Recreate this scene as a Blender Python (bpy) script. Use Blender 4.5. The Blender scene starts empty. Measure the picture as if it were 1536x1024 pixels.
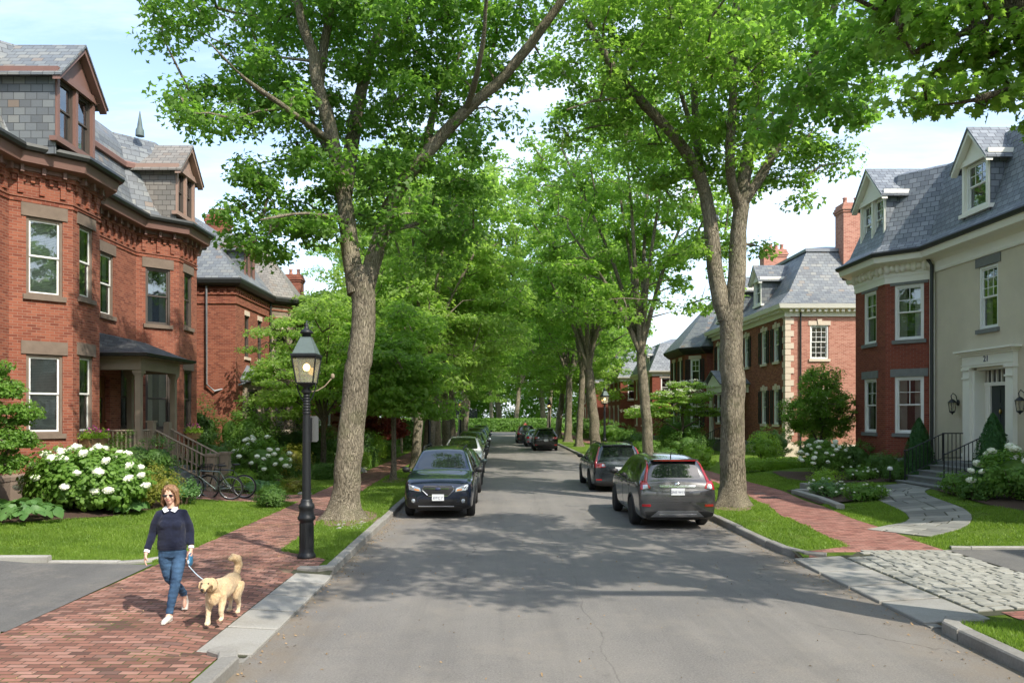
import bpy, bmesh, math, random
import numpy as np
from mathutils import Vector, Matrix, noise
from mathutils.bvhtree import BVHTree
scene = bpy.context.scene
COL = scene.collection
R = random.Random(11)
rad = math.radians
CAMH = 2.65; F = 1150.0
def V(*a): return Vector(a)

# ------------------------------------------------------------------ mesh builder
class MB:
    def __init__(s): s.v = []; s.f = []; s.m = []; s.s = []
    def add(s, vs, fs, m=0, smooth=False):
        b = len(s.v); s.v.extend([tuple(v) for v in vs])
        for f in fs: s.f.append(tuple(b+i for i in f)); s.m.append(m); s.s.append(smooth)
    def obox(s, o, a, b, c, m=0):
        o, a, b, c = Vector(o), Vector(a), Vector(b), Vector(c)
        if a.cross(b).dot(c) < 0: a, b = b, a
        vs = [o, o+a, o+a+b, o+b, o+c, o+a+c, o+a+b+c, o+b+c]
        s.add(vs, [(0,3,2,1),(4,5,6,7),(0,1,5,4),(1,2,6,5),(2,3,7,6),(3,0,4,7)], m)
    def box(s, x0, x1, y0, y1, z0, z1, m=0):
        s.obox((x0,y0,z0), (x1-x0,0,0), (0,y1-y0,0), (0,0,z1-z0), m)
    def rbox(s, c, size, rz=0, m=0, bev=0.0):
        c = Vector(c); M = Matrix.Rotation(rz,3,'Z')
        a, b, h = M@V(size[0],0,0), M@V(0,size[1],0), V(0,0,size[2])
        if bev <= 0: s.obox(c-a/2-b/2-h/2, a, b, h, m); return
        au, bu = a.normalized(), b.normalized(); vs = []
        for z, e in ((-size[2]/2,0),(size[2]/2-bev,0),(size[2]/2,bev)):
            for sx, sy in ((-1,-1),(1,-1),(1,1),(-1,1)):
                vs.append(c + au*sx*(size[0]/2-e) + bu*sy*(size[1]/2-e) + V(0,0,z))
        fs = [(3,2,1,0),(8,9,10,11)]
        for k in (0,4):
            for i in range(4): fs.append((k+i,k+(i+1)%4,k+4+(i+1)%4,k+4+i))
        s.add(vs, fs, m)
    def tube(s, path, radii, n=8, m=0, cap=True, smooth=True, sq=1.0, up=None):
        P = [Vector(p) for p in path]; k = len(P)
        if not hasattr(radii, '__len__'): radii = [radii]*k
        vs = []; prev = None
        for i in range(k):
            t = (P[min(i+1,k-1)]-P[max(i-1,0)])
            t = t.normalized() if t.length > 1e-9 else V(0,0,1)
            if prev is None:
                a = Vector(up) if up else (V(1,0,0) if abs(t.x) < .9 else V(0,1,0))
            else: a = prev
            a = a - t*a.dot(t)
            a = a.normalized() if a.length > 1e-6 else V(0,1,0)
            prev = a; b = t.cross(a)
            r = radii[i]; rx, ry = (r if hasattr(r,'__len__') else (r, r*sq))
            for j in range(n):
                g = 2*math.pi*j/n
                vs.append(P[i] + a*math.cos(g)*rx + b*math.sin(g)*ry)
        fs = [(i*n+j, i*n+(j+1)%n, (i+1)*n+(j+1)%n, (i+1)*n+j) for i in range(k-1) for j in range(n)]
        s.add(vs, fs, m, smooth)
        if cap:
            s.add(vs[:n], [tuple(range(n))[::-1]], m); s.add(vs[-n:], [tuple(range(n))], m)
    def lathe(s, prof, c=(0,0,0), n=16, m=0, smooth=True, axis='Z'):
        c = Vector(c); vs = []
        for r, z in prof:
            for j in range(n):
                g = 2*math.pi*(j+.5)/n
                p = V(r*math.cos(g), r*math.sin(g), z)
                if axis == 'X': p = V(p.z, p.x, p.y)
                elif axis == 'Y': p = V(p.y, p.z, p.x)
                vs.append(c+p)
        k = len(prof)
        fs = [(i*n+j, i*n+(j+1)%n, (i+1)*n+(j+1)%n, (i+1)*n+j) for i in range(k-1) for j in range(n)]
        fs += [tuple(range(n))[::-1], tuple((k-1)*n+j for j in range(n))]
        s.add(vs, fs, m, smooth)
    def ell(s, c, r, n=12, m=0, k=8, M=None, smooth=True):
        c = Vector(c); vs = []
        for i in range(k+1):
            ph = math.pi*i/k - math.pi/2
            for j in range(n):
                g = 2*math.pi*j/n
                p = V(r[0]*math.cos(ph)*math.cos(g), r[1]*math.cos(ph)*math.sin(g), r[2]*math.sin(ph))
                if M: p = M@p
                vs.append(c+p)
        fs = [(i*n+j, i*n+(j+1)%n, (i+1)*n+(j+1)%n, (i+1)*n+j) for i in range(k) for j in range(n)]
        s.add(vs, fs, m, smooth)
    def prism(s, poly, d, m=0):
        """poly: list of 3D points (CCW seen from +d), extruded by -d .. i.e. from p to p+d"""
        P = [Vector(p) for p in poly]; d = Vector(d); n = len(P)
        nn = V(0,0,0)
        for i in range(n): nn += P[i].cross(P[(i+1)%n])
        if nn.dot(d) < 0: P = P[::-1]
        vs = P + [p+d for p in P]
        fs = [tuple(range(n))[::-1], tuple(range(n,2*n))]
        fs += [(i,(i+1)%n,n+(i+1)%n,n+i) for i in range(n)]
        s.add(vs, fs, m)
    def quad(s, a, b, c, d, m=0): s.add([a,b,c,d], [(0,1,2,3)], m)

def auto_uv(me):
    nl, npoly = len(me.loops), len(me.polygons)
    if not npoly: return
    lv = np.empty(nl, 'i4'); me.loops.foreach_get('vertex_index', lv)
    co = np.empty(len(me.vertices)*3, 'f4'); me.vertices.foreach_get('co', co); co = co.reshape(-1,3)
    no = np.empty(npoly*3, 'f4'); me.polygons.foreach_get('normal', no); no = no.reshape(-1,3)
    lt = np.empty(npoly, 'i4'); me.polygons.foreach_get('loop_total', lt)
    t = np.stack([-no[:,1], no[:,0], np.zeros(npoly)], 1); ln = np.linalg.norm(t, axis=1)
    fl = ln < .3
    t[fl] = (1,0,0); ln[fl] = 1; t /= ln[:,None]
    b = np.cross(no, t); b[fl] = (0,1,0)
    T = np.repeat(t, lt, 0); B = np.repeat(b, lt, 0); P = co[lv]
    uv = np.stack([(P*T).sum(1), (P*B).sum(1)], 1).astype('f4')
    l = me.uv_layers.new(name='UVMap'); l.data.foreach_set('uv', uv.ravel())

ORG = {}
def setp(o, **k):
    for a, b in k.items():
        if b is not None: o[a] = b
    return o
def link(o, parent=None):
    COL.objects.link(o)
    if parent is not None: o.parent = parent
    return o
def mk(name, mb, mats, parent=None, uv=True, label=None):
    """links the collected geometry as ONE mesh object (a part when parent is given)"""
    org = ORG.get(parent.name, V(0,0,0)) if parent is not None else V(0,0,0)
    me = bpy.data.meshes.new(name)
    me.from_pydata([tuple(Vector(v)-org) for v in mb.v], [], mb.f)
    for mt in (mats if isinstance(mats, (list,tuple)) else [mats]): me.materials.append(mt)
    me.polygons.foreach_set('material_index', mb.m); me.polygons.foreach_set('use_smooth', mb.s)
    me.update()
    if uv: auto_uv(me)
    o = bpy.data.objects.new(name, me); link(o, parent); ORG[o.name] = org
    if label: o['label'] = label
    return o
def thing(name, label, cat, loc=(0,0,0), group=None, world=True, rz=0):
    o = bpy.data.objects.new(name, None); o.empty_display_size = .3; link(o)
    o.location = loc; o.rotation_euler = (0,0,rz)
    ORG[o.name] = Vector(loc) if world else V(0,0,0)
    return setp(o, label=label, category=cat, group=group)
def single(o, label, cat, group=None): return setp(o, label=label, category=cat, group=group)
def struct(name, mb, mats, uv=True): return setp(mk(name, mb, mats, None, uv), kind='structure')
def place(o, loc):
    """gives a single-mesh top-level thing its origin at loc (mesh built in world coordinates)"""
    o.data.transform(Matrix.Translation(-Vector(loc))); o.location = loc; return o
def dup(o, loc=None, rz=None, label=None, group=None, scale=None, parent=None):
    c = o.copy(); link(c); 
    if parent is not None: c.parent = parent
    if loc is not None: c.location = loc
    if rz is not None: c.rotation_euler = (0,0,rz)
    if scale is not None: c.scale = scale if hasattr(scale,'__len__') else (scale,)*3
    if label: c['label'] = label
    if group: c['group'] = group
    for ch in list(o.children):
        if ch.name in bpy.data.objects: dup(ch, parent=c)
    return c
def mod_mesh(me, mods):
    """returns a new mesh = me with modifiers applied; mods = [(type, {attrs})]"""
    o = bpy.data.objects.new('tmp', me); COL.objects.link(o)
    for i, (t, at) in enumerate(mods):
        md = o.modifiers.new('m%d' % i, t)
        for a, b in at.items(): setattr(md, a, b)
    dg = bpy.context.evaluated_depsgraph_get(); dg.update()
    ev = o.evaluated_get(dg)
    r = bpy.data.meshes.new_from_object(ev, preserve_all_data_layers=True, depsgraph=dg)
    bpy.data.objects.remove(o); return r
def remesh(name, mb, mat, parent, vox=.01, smooth=6, fac=.5, disp=None):
    me = bpy.data.meshes.new(name)
    org = ORG.get(parent.name, V(0,0,0)) if parent is not None else V(0,0,0)
    me.from_pydata([tuple(Vector(v)-org) for v in mb.v], [], mb.f); me.update()
    r = mod_mesh(me, [('REMESH', dict(mode='VOXEL', voxel_size=vox)), ('SMOOTH', dict(factor=fac, iterations=smooth))])
    if disp:
        n = len(r.vertices); co = np.empty(n*3,'f4'); r.vertices.foreach_get('co', co); co = co.reshape(-1,3)
        no = np.empty(n*3,'f4'); r.vertices.foreach_get('normal', no); no = no.reshape(-1,3)
        d = np.array([disp(Vector(c)) for c in co], 'f4'); co += no*d[:,None]; r.vertices.foreach_set('co', co.ravel()); r.update()
    r.materials.clear(); 
    for mt in (mat if isinstance(mat,(list,tuple)) else [mat]): r.materials.append(mt)
    r.polygons.foreach_set('use_smooth', [True]*len(r.polygons))
    r.name = name
    o = bpy.data.objects.new(name, r); link(o, parent); ORG[o.name] = org
    return o
def tri_mesh(name, verts, tris, mats, parent=None, midx=None, smooth=False):
    """numpy verts (N,3), tris (M,3) -> one mesh object"""
    org = ORG.get(parent.name, V(0,0,0)) if parent is not None else V(0,0,0)
    me = bpy.data.meshes.new(name); N, M = len(verts), len(tris)
    me.vertices.add(N); me.loops.add(M*3); me.polygons.add(M)
    me.vertices.foreach_set('co', (verts-np.array(org, 'f4')).astype('f4').ravel())
    me.loops.foreach_set('vertex_index', tris.astype('i4').ravel())
    me.polygons.foreach_set('loop_start', np.arange(0, M*3, 3, dtype='i4'))
    if midx is not None: me.polygons.foreach_set('material_index', midx.astype('i4'))
    for mt in (mats if isinstance(mats, (list,tuple)) else [mats]): me.materials.append(mt)
    me.update(calc_edges=True); me.validate()
    if smooth: me.polygons.foreach_set('use_smooth', [True]*M)
    o = bpy.data.objects.new(name, me); link(o, parent); ORG[o.name] = org
    return o

# ------------------------------------------------------------------ materials
def newmat(name):
    m = bpy.data.materials.new(name); m.use_nodes = True
    nt = m.node_tree; nt.nodes.clear(); return m, nt
class N:
    def __init__(s, nt): s.nt = nt
    def __call__(s, t, inp=None, **at):
        n = s.nt.nodes.new(t)
        for k, v in at.items(): setattr(n, k, v)
        for k, v in (inp or {}).items():
            if isinstance(v, bpy.types.NodeSocket): s.nt.links.new(v, n.inputs[k])
            else: n.inputs[k].default_value = v
        return n
def c4(c): return (c[0], c[1], c[2], 1.0)
def ramp(n, fac, stops, interp='LINEAR'):
    r = n('ShaderNodeValToRGB', {0: fac}); cr = r.color_ramp; cr.interpolation = interp
    while len(cr.elements) < len(stops): cr.elements.new(.5)
    for e, (p, c) in zip(cr.elements, stops): e.position = p; e.color = c4(c) if hasattr(c,'__len__') else (c,c,c,1)
    return r.outputs[0]
def mixc(n, fac, a, b, mode='MIX'):
    m = n('ShaderNodeMix', None, data_type='RGBA', blend_type=mode)
    for k, v in ((0,fac),(6,a),(7,b)):
        if isinstance(v, bpy.types.NodeSocket): n.nt.links.new(v, m.inputs[k])
        else: m.inputs[k].default_value = c4(v) if hasattr(v,'__len__') else v
    return m.outputs[2]
def math_(n, op, a, b=0.0, c=None):
    d = {0:a, 1:b}
    if c is not None: d[2] = c
    return n('ShaderNodeMath', d, operation=op).outputs[0]
def out(n, sh): n('ShaderNodeOutputMaterial', {0: sh})
def bump(n, h, s, dist=.01):
    return n('ShaderNodeBump', {'Strength': s, 'Distance': dist, 'Height': h}).outputs[0]
def noise_(n, vec, sc, det=4, rough=.55): return n('ShaderNodeTexNoise', {'Vector': vec, 'Scale': sc, 'Detail': det, 'Roughness': rough}).outputs[0]
def objco(n): return n('ShaderNodeTexCoord').outputs['Object']
def plain(name, col, rough=.6, metal=0, var=.15, nsc=6, bmp=.1, spec=.5, coat=0, bsc=40, isl=0, stain=None):
    m, nt = newmat(name); n = N(nt); co = objco(n)
    f = noise_(n, co, nsc, 5)
    c = mixc(n, f, [x*(1-var) for x in col], [min(1,x*(1+var)) for x in col])
    if isl:
        g = n('ShaderNodeNewGeometry').outputs['Random Per Island']; c = mixc(n, g, mixc(n, isl, c, (0,0,0)), mixc(n, isl*.6, c, (.62,.58,.50)))
    if stain: c = mixc(n, math_(n,'MULTIPLY', ramp(n, noise_(n, co, .9, 7, .7), [(.45,0.0),(.75,1.0)]), stain[0]), c, stain[1])
    d = {'Base Color': c, 'Roughness': rough, 'Metallic': metal, 'Specular IOR Level': spec, 'Coat Weight': coat}
    if bmp: d['Normal'] = bump(n, noise_(n, co, bsc, 4), bmp, .005)
    out(n, n('ShaderNodeBsdfPrincipled', d).outputs[0]); return m
def brickmat(name, stops, mortar, bw, bh, ms=.008, offset=.5, bmp=.6, rough=.85, dirt=.25, dirtc=(.05,.045,.04), wob=0.0, coord='UV', rowbump=0, moss=None, dirtsc=.7):
    m, nt = newmat(name); n = N(nt); tc = n('ShaderNodeTexCoord'); vec = tc.outputs[coord]; ob = tc.outputs['Object']
    if wob:
        nz = n('ShaderNodeTexNoise', {'Vector': vec, 'Scale': 3.0, 'Detail': 3})
        s = n('ShaderNodeVectorMath', {0: nz.outputs['Color'], 1: (.5,.5,.5)}, operation='SUBTRACT').outputs[0]
        s = n('ShaderNodeVectorMath', {0: s, 'Scale': wob}, operation='SCALE').outputs[0]
        vec = n('ShaderNodeVectorMath', {0: vec, 1: s}, operation='ADD').outputs[0]
    b = n('ShaderNodeTexBrick', {'Vector': vec, 'Color1': (0,0,0,1), 'Color2': (1,1,1,1), 'Mortar': (.5,.5,.5,1), 'Scale': 1.0, 'Mortar Size': ms, 'Mortar Smooth': .15, 'Bias': 0.0, 'Brick Width': bw, 'Row Height': bh}, offset=offset)
    col = ramp(n, b.outputs['Color'], stops)
    fine = noise_(n, ob, 35, 5, .7)
    col = mixc(n, math_(n,'MULTIPLY', fine, .5), col, mixc(n, .5, col, (.0,.0,.0)))
    col = mixc(n, b.outputs['Fac'], col, mortar)
    d = ramp(n, noise_(n, ob, dirtsc, 6, .65), [(.38, 0.0), (.72, 1.0)])
    col = mixc(n, math_(n,'MULTIPLY', d, dirt), col, dirtc)
    if moss is not None:
        mm = math_(n,'MULTIPLY', ramp(n, noise_(n, ob, .9, 6, .7), [(.5,0.0),(.62,1.0)]), b.outputs['Fac'])
        col = mixc(n, mm, col, moss)
    h = math_(n,'SUBTRACT', math_(n,'ADD', math_(n,'MULTIPLY', fine, .35), math_(n,'MULTIPLY', b.outputs['Color'], .35 if not rowbump else rowbump)), b.outputs['Fac'])
    out(n, n('ShaderNodeBsdfPrincipled', {'Base Color': col, 'Roughness': rough, 'Specular IOR Level': .3, 'Normal': bump(n, h, bmp, .008)}).outputs[0])
    return m
def leafmat(name, a, b, trans=None, tw=.45, sc=.6, rough=.5):
    """a..b = the leaf's own colour range (leaf to leaf and clump to clump)"""
    m, nt = newmat(name); n = N(nt); co = objco(n)
    isl = n('ShaderNodeNewGeometry').outputs['Random Per Island']
    cl = noise_(n, co, sc, 3)
    f = math_(n,'ADD', math_(n,'MULTIPLY', isl, .5), math_(n,'MULTIPLY', ramp(n, cl, [(.35,0.0),(.65,1.0)]), .5))
    col = mixc(n, f, a, b)
    t = trans or tuple(min(1, x*k) for x, k in zip(b, (1.8, 1.95, 1.15)))
    tc = mixc(n, f, [x*.7 for x in t], t)
    p = n('ShaderNodeBsdfPrincipled', {'Base Color': col, 'Roughness': rough, 'Specular IOR Level': .35})
    tr = n('ShaderNodeBsdfTranslucent', {'Color': tc})
    out(n, n('ShaderNodeMixShader', {0: tw, 1: p.outputs[0], 2: tr.outputs[0]}).outputs[0]); return m
def barkmat(name, a, b, moss=.0):
    m, nt = newmat(name); n = N(nt); co = objco(n)
    mp = n('ShaderNodeMapping', {'Vector': co, 'Scale': (15,15,1.3)}).outputs[0]
    w = noise_(n, mp, 3.2, 6, .7)
    v = n('ShaderNodeTexVoronoi', {'Vector': mp, 'Scale': 3.0}, feature='DISTANCE_TO_EDGE').outputs[0]
    ri = ramp(n, v, [(0.0,0.0),(.16,1.0)])
    col = mixc(n, ramp(n, w, [(.36,0.0),(.64,1.0)]), [x*.75 for x in a], b)
    col = mixc(n, math_(n,'MULTIPLY', math_(n,'SUBTRACT', 1.0, ri), .8), col, [x*.35 for x in a])
    big = ramp(n, noise_(n, co, 1.3, 4), [(.45,0.0),(.7,1.0)])
    col = mixc(n, math_(n,'MULTIPLY', big, .35), col, [x*1.25 for x in b])
    if moss:
        g = ramp(n, noise_(n, co, 2.3, 5), [(.5,0.0),(.66,1.0)])
        col = mixc(n, math_(n,'MULTIPLY', g, moss), col, (.10,.12,.045))
    h = math_(n,'ADD', math_(n,'MULTIPLY', ri, .8), w)
    out(n, n('ShaderNodeBsdfPrincipled', {'Base Color': col, 'Roughness': .9, 'Specular IOR Level': .15, 'Normal': bump(n, h, .9, .03)}).outputs[0]); return m
def glassmat(name, tint=(.02,.025,.03), thru=.88, rough=.02):
    m, nt = newmat(name); n = N(nt)
    fr = n('ShaderNodeFresnel', {'IOR': 1.9}).outputs[0]
    g = n('ShaderNodeBsdfGlossy', {'Color': (.85,.9,.92,1), 'Roughness': rough, 'Normal': bump(n, noise_(n, objco(n), 2.2, 2), .07, .03)})
    t = n('ShaderNodeBsdfTransparent', {'Color': (.9,.93,.92,1)})
    d = n('ShaderNodeBsdfDiffuse', {'Color': c4(tint)})
    a = n('ShaderNodeMixShader', {0: thru, 1: d.outputs[0], 2: t.outputs[0]})
    out(n, n('ShaderNodeMixShader', {0: math_(n,'ADD', math_(n,'MULTIPLY', fr, .9), .12), 1: a.outputs[0], 2: g.outputs[0]}).outputs[0]); return m
def carpaint(name, col, metal=.5):
    m, nt = newmat(name); n = N(nt); co = objco(n)
    c = mixc(n, noise_(n, co, 300, 1), [x*.8 for x in col], [x*1.25 for x in col])
    dust = ramp(n, noise_(n, co, 2.0, 5), [(.3,.18),(.75,.30)])
    out(n, n('ShaderNodeBsdfPrincipled', {'Base Color': c, 'Metallic': metal, 'Roughness': dust, 'Coat Weight': 1.0, 'Coat Roughness': .03, 'Specular IOR Level': .5}).outputs[0]); return m

L = {}
def setup_materials():
    L['brick'] = brickmat('red_brick', [(0,(.17,.046,.028)),(.35,(.28,.082,.046)),(.7,(.35,.12,.068)),(1,(.20,.056,.034))], (.27,.16,.115), .215, .072, .007, dirt=.28, dirtc=(.16,.05,.028))
    L['brick_dk'] = brickmat('deep_red_brick', [(0,(.19,.042,.026)),(.5,(.29,.075,.042)),(1,(.23,.052,.03))], (.22,.13,.10), .215, .072, .006, dirt=.2, dirtc=(.12,.035,.02))
    L['brick_pk'] = brickmat('salmon_brick', [(0,(.36,.14,.10)),(.4,(.48,.21,.15)),(.8,(.54,.26,.19)),(1,(.35,.13,.09))], (.5,.34,.25), .215, .072, .007, dirt=.2, dirtc=(.3,.1,.06))
    L['slate'] = brickmat('grey_slate', [(0,(.12,.135,.15)),(.4,(.165,.185,.20)),(.75,(.20,.22,.225)),(.93,(.235,.24,.225)),(1,(.21,.17,.14))], (.06,.065,.07), .30, .20, .009, bmp=.8, rough=.5, dirt=.2, dirtc=(.16,.15,.13), rowbump=.8)
    L['slate_w'] = brickmat('weathered_brown_slate', [(0,(.19,.185,.17)),(.4,(.235,.225,.205)),(.8,(.27,.255,.23)),(1,(.21,.18,.15))], (.07,.065,.06), .30, .18, .01, bmp=.8, rough=.6, dirt=.3, dirtc=(.15,.12,.09), rowbump=.8)
    L['slate_b'] = brickmat('blue_grey_slate', [(0,(.15,.17,.195)),(.5,(.20,.225,.25)),(1,(.26,.285,.31))], (.04,.045,.055), .26, .19, .010, bmp=.8, rough=.5, dirt=.15, dirtc=(.2,.2,.2), rowbump=.8)
    L['shingle'] = brickmat('dark_porch_slate', [(0,(.055,.065,.07)),(1,(.11,.12,.125))], (.03,.03,.03), .25, .14, .008, bmp=.7, rough=.7, dirt=.2)
    L['walk'] = brickmat('paving_brick', [(0,(.11,.062,.052)),(.2,(.25,.115,.085)),(.55,(.36,.175,.13)),(.85,(.44,.245,.19)),(1,(.17,.10,.085))], (.07,.055,.04), .205, .102, .008, bmp=.8, rough=.88, dirt=.5, dirtc=(.10,.055,.042), wob=.03, moss=(.06,.09,.02), dirtsc=.8)
    L['walk_r'] = brickmat('faded_paving_brick', [(0,(.16,.065,.05)),(.4,(.33,.14,.11)),(.8,(.42,.21,.165)),(1,(.22,.11,.09))], (.09,.06,.045), .215, .108, .007, bmp=.6, rough=.9, dirt=.4, dirtc=(.15,.08,.065), wob=.03)
    L['rough_stone'] = brickmat('rough_puddingstone', [(0,(.20,.15,.11)),(.4,(.33,.27,.20)),(.8,(.42,.34,.25)),(1,(.25,.17,.12))], (.22,.19,.15), .42, .26, .018, bmp=1.2, rough=.95, dirt=.3, wob=.12)
    L['stone'] = plain('brownstone', (.165,.125,.095), .9, var=.3, nsc=5, bmp=.5)
    L['stone_g'] = plain('grey_stone_trim', (.17,.175,.165), .9, var=.25, nsc=6, bmp=.5)
    L['limestone'] = plain('limestone', (.58,.49,.38), .85, var=.15, nsc=4, bmp=.3)
    L['trim_br'] = plain('brown_painted_wood', (.19,.105,.085), .55, var=.18, nsc=3, bmp=.15)
    L['trim_br2'] = plain('faded_brown_paint', (.30,.20,.155), .6, var=.2, nsc=3, bmp=.15)
    L['trim_tan'] = plain('tan_painted_wood', (.27,.215,.155), .6, var=.15, nsc=3, bmp=.15)
    L['trim_w'] = plain('cream_white_paint', (.78,.75,.66), .5, var=.06, nsc=2, bmp=.1)
    L['sash_w'] = plain('white_sash_paint', (.74,.74,.70), .45, var=.06, bmp=.05)
    L['sash_d'] = plain('dark_brown_sash', (.075,.06,.05), .5, var=.15, bmp=.05)
    L['shutter'] = plain('black_shutter_paint', (.02,.022,.022), .45, var=.2, bmp=.1)
    L['gutter'] = plain('dark_bronze_gutter', (.035,.038,.036), .45, .3, var=.2, bmp=.1)
    L['copper'] = plain('verdigris_copper', (.10,.135,.13), .7, .2, var=.2, bmp=.2)
    L['lead'] = plain('lead_roofing', (.20,.21,.22), .45, .4, var=.25, bmp=.2)
    L['stucco'] = plain('grey_beige_stucco', (.55,.49,.37), .95, var=.14, nsc=1.2, bmp=.5, bsc=45, stain=(.22,(.34,.31,.25)))
    L['glass'] = glassmat('window_glass')
    L['room'] = plain('dim_room', (.05,.045,.04), .9, bmp=0)  # dark colour stands in for the unlit interior behind the panes
    L['curtain'] = plain('sheer_curtain', (.75,.75,.70), .9, var=.2, nsc=14, bmp=0)
    L['door_d'] = plain('blue_black_door_paint', (.018,.028,.032), .35, var=.15, bmp=.03)
    L['door_br'] = plain('varnished_oak', (.16,.06,.025), .4, var=.3, nsc=5, bmp=.1)
    L['brass'] = plain('brass', (.5,.36,.12), .35, .9, bmp=0)
    L['iron'] = plain('black_iron', (.018,.02,.022), .45, .3, var=.25, nsc=12, bmp=.15)
    L['granite'] = plain('grey_granite', (.29,.285,.265), .88, var=.35, nsc=55, bmp=.6, bsc=90, isl=.18, stain=(.6,(.15,.13,.10)))
    L['granite_d'] = plain('kerb_granite', (.23,.225,.21), .88, var=.4, nsc=30, bmp=.6, bsc=90, isl=.2, stain=(.6,(.12,.10,.075)))
    L['flag'] = plain('flagstone', (.21,.215,.195), .85, var=.35, nsc=2.5, bmp=.5, isl=.35, stain=(.4,(.12,.11,.08)))
    L['joint'] = plain('mossy_joint_sand', (.05,.052,.028), .95, var=.5, nsc=20, bmp=.5)
    L['cobble'] = plain('cobble_granite', (.31,.31,.275), .85, var=.4, nsc=9, bmp=.9, bsc=60, isl=.22, stain=(.4,(.13,.12,.08)))
    L['soil'] = plain('bark_mulch', (.055,.030,.018), .95, var=.6, nsc=30, bmp=1, bsc=50)
    L['dirt'] = plain('trodden_dirt', (.17,.12,.075), .95, var=.4, nsc=8, bmp=.7, bsc=60)
    L['wood_old'] = plain('weathered_post_wood', (.26,.20,.14), .8, var=.35, nsc=9, bmp=.4)
    L['rubber'] = plain('tyre_rubber', (.012,.012,.013), .8, var=.3, bmp=.2)
    L['blackpl'] = plain('black_plastic', (.014,.014,.015), .5, var=.15, bmp=.1)
    L['chrome'] = plain('chrome', (.75,.76,.78), .12, 1, var=.05, bmp=0)
    L['alloy'] = plain('alloy_rim', (.42,.43,.45), .3, .9, var=.1, bmp=0)
    L['redlamp'] = plain('red_lamp_lens', (.30,.010,.014), .12, var=.3, nsc=30, bmp=0, coat=1)
    L['amber'] = plain('amber_lamp_lens', (.55,.20,.03), .15, bmp=0, coat=1)
    L['clearlamp'] = plain('clear_lamp_lens', (.38,.42,.46), .08, .5, var=.5, nsc=20, bmp=0, coat=1)
    L['plate'] = plain('number_plate_white', (.66,.68,.70), .4, var=.05, bmp=0)
    L['ink'] = plain('dark_lettering', (.03,.04,.10), .5, bmp=0)
    L['carglass'] = plain('tinted_car_glass', (.012,.016,.016), .03, 0, var=.1, bmp=0, spec=.9, coat=1)
    L['twig'] = plain('twig_bark', (.12,.085,.055), .9, var=.3, bmp=.3)
    L['bark_g'] = barkmat('grey_maple_bark', (.17,.145,.105), (.43,.375,.275), moss=.3)
    L['bark_d'] = barkmat('dark_bark', (.10,.08,.058), (.26,.21,.15), moss=.15)
    L['petal'] = plain('white_petals', (.80,.82,.68), .8, var=.08, nsc=40, bmp=.3)
    # leaves
    L['lf_maple'] = leafmat('maple_leaf', (.08,.165,.03), (.155,.28,.055), tw=.58)
    L['lf_bright'] = leafmat('bright_maple_leaf', (.11,.20,.032), (.205,.33,.065), tw=.6)
    L['lf_lime'] = leafmat('lime_leaf', (.15,.25,.05), (.27,.385,.095), tw=.6)
    L['lf_dark'] = leafmat('dark_leaf', (.035,.09,.018), (.08,.16,.03), tw=.35)
    L['lf_box'] = leafmat('boxwood_leaf', (.05,.12,.024), (.12,.22,.04), tw=.38, sc=3)
    L['lf_shrub'] = leafmat('shrub_leaf', (.08,.17,.03), (.18,.31,.055), tw=.42, sc=2)
    L['lf_yel'] = leafmat('yellow_green_leaf', (.16,.27,.03), (.28,.42,.045), tw=.4, sc=3)
    L['lf_rust'] = leafmat('rust_tinged_leaf', (.16,.13,.02), (.22,.26,.035), tw=.35, sc=2.5)
    L['lf_red'] = leafmat('crimson_leaf', (.12,.025,.02), (.24,.06,.04), trans=(.4,.08,.04), tw=.4, sc=2)
    L['lf_hosta'] = leafmat('hosta_leaf', (.06,.15,.04), (.13,.25,.07), tw=.3, sc=4)
    L['lf_white'] = leafmat('white_dogwood_bract', (.60,.62,.48), (.78,.80,.62), trans=(.7,.75,.5), tw=.3)
    L['lf_grass'] = leafmat('grass_blade', (.09,.17,.022), (.22,.32,.05), tw=.42, sc=1.1)
    L['lf_conifer'] = leafmat('conifer_needles', (.02,.075,.018), (.05,.14,.03), tw=.2, sc=5)
    # asphalt
    def asphalt(name, base, crack=True):
        m, nt = newmat(name); n = N(nt); co = objco(n)
        sep = n('ShaderNodeSeparateXYZ', {0: co}); x, y = sep.outputs[0], sep.outputs[1]
        sp = noise_(n, co, 42, 5, .9); sp2 = noise_(n, co, 120, 3, .9); big = noise_(n, co, .35, 6, .65)
        str_ = noise_(n, n('ShaderNodeMapping', {'Vector': co, 'Scale': (1.3,.06,1)}).outputs[0], 1.2, 5, .7)
        col = mixc(n, ramp(n, sp, [(.34,0.0),(.66,1.0)]), [b*.42 for b in base], [b*1.62 for b in base])
        col = mixc(n, ramp(n, sp2, [(.60,0.0),(.74,.8)]), col, [b*2.6 for b in base])
        col = mixc(n, ramp(n, big, [(.35,0.0),(.66,.6)]), col, [b*1.55*k for b, k in zip(base,(1.03,1,.94))])
        col = mixc(n, ramp(n, str_, [(.45,0.0),(.7,.35)]), col, [b*.6 for b in base])
        st2 = ramp(n, noise_(n, co, 2.6, 7, .8), [(.56,0.0),(.74,.5)]); col = mixc(n, st2, col, [b*.5 for b in base])
        st3 = ramp(n, noise_(n, co, .9, 8, .8), [(.5,0.0),(.8,.55)]); col = mixc(n, st3, col, (.27,.24,.20))
        h = math_(n,'ADD', sp, sp2)
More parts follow.
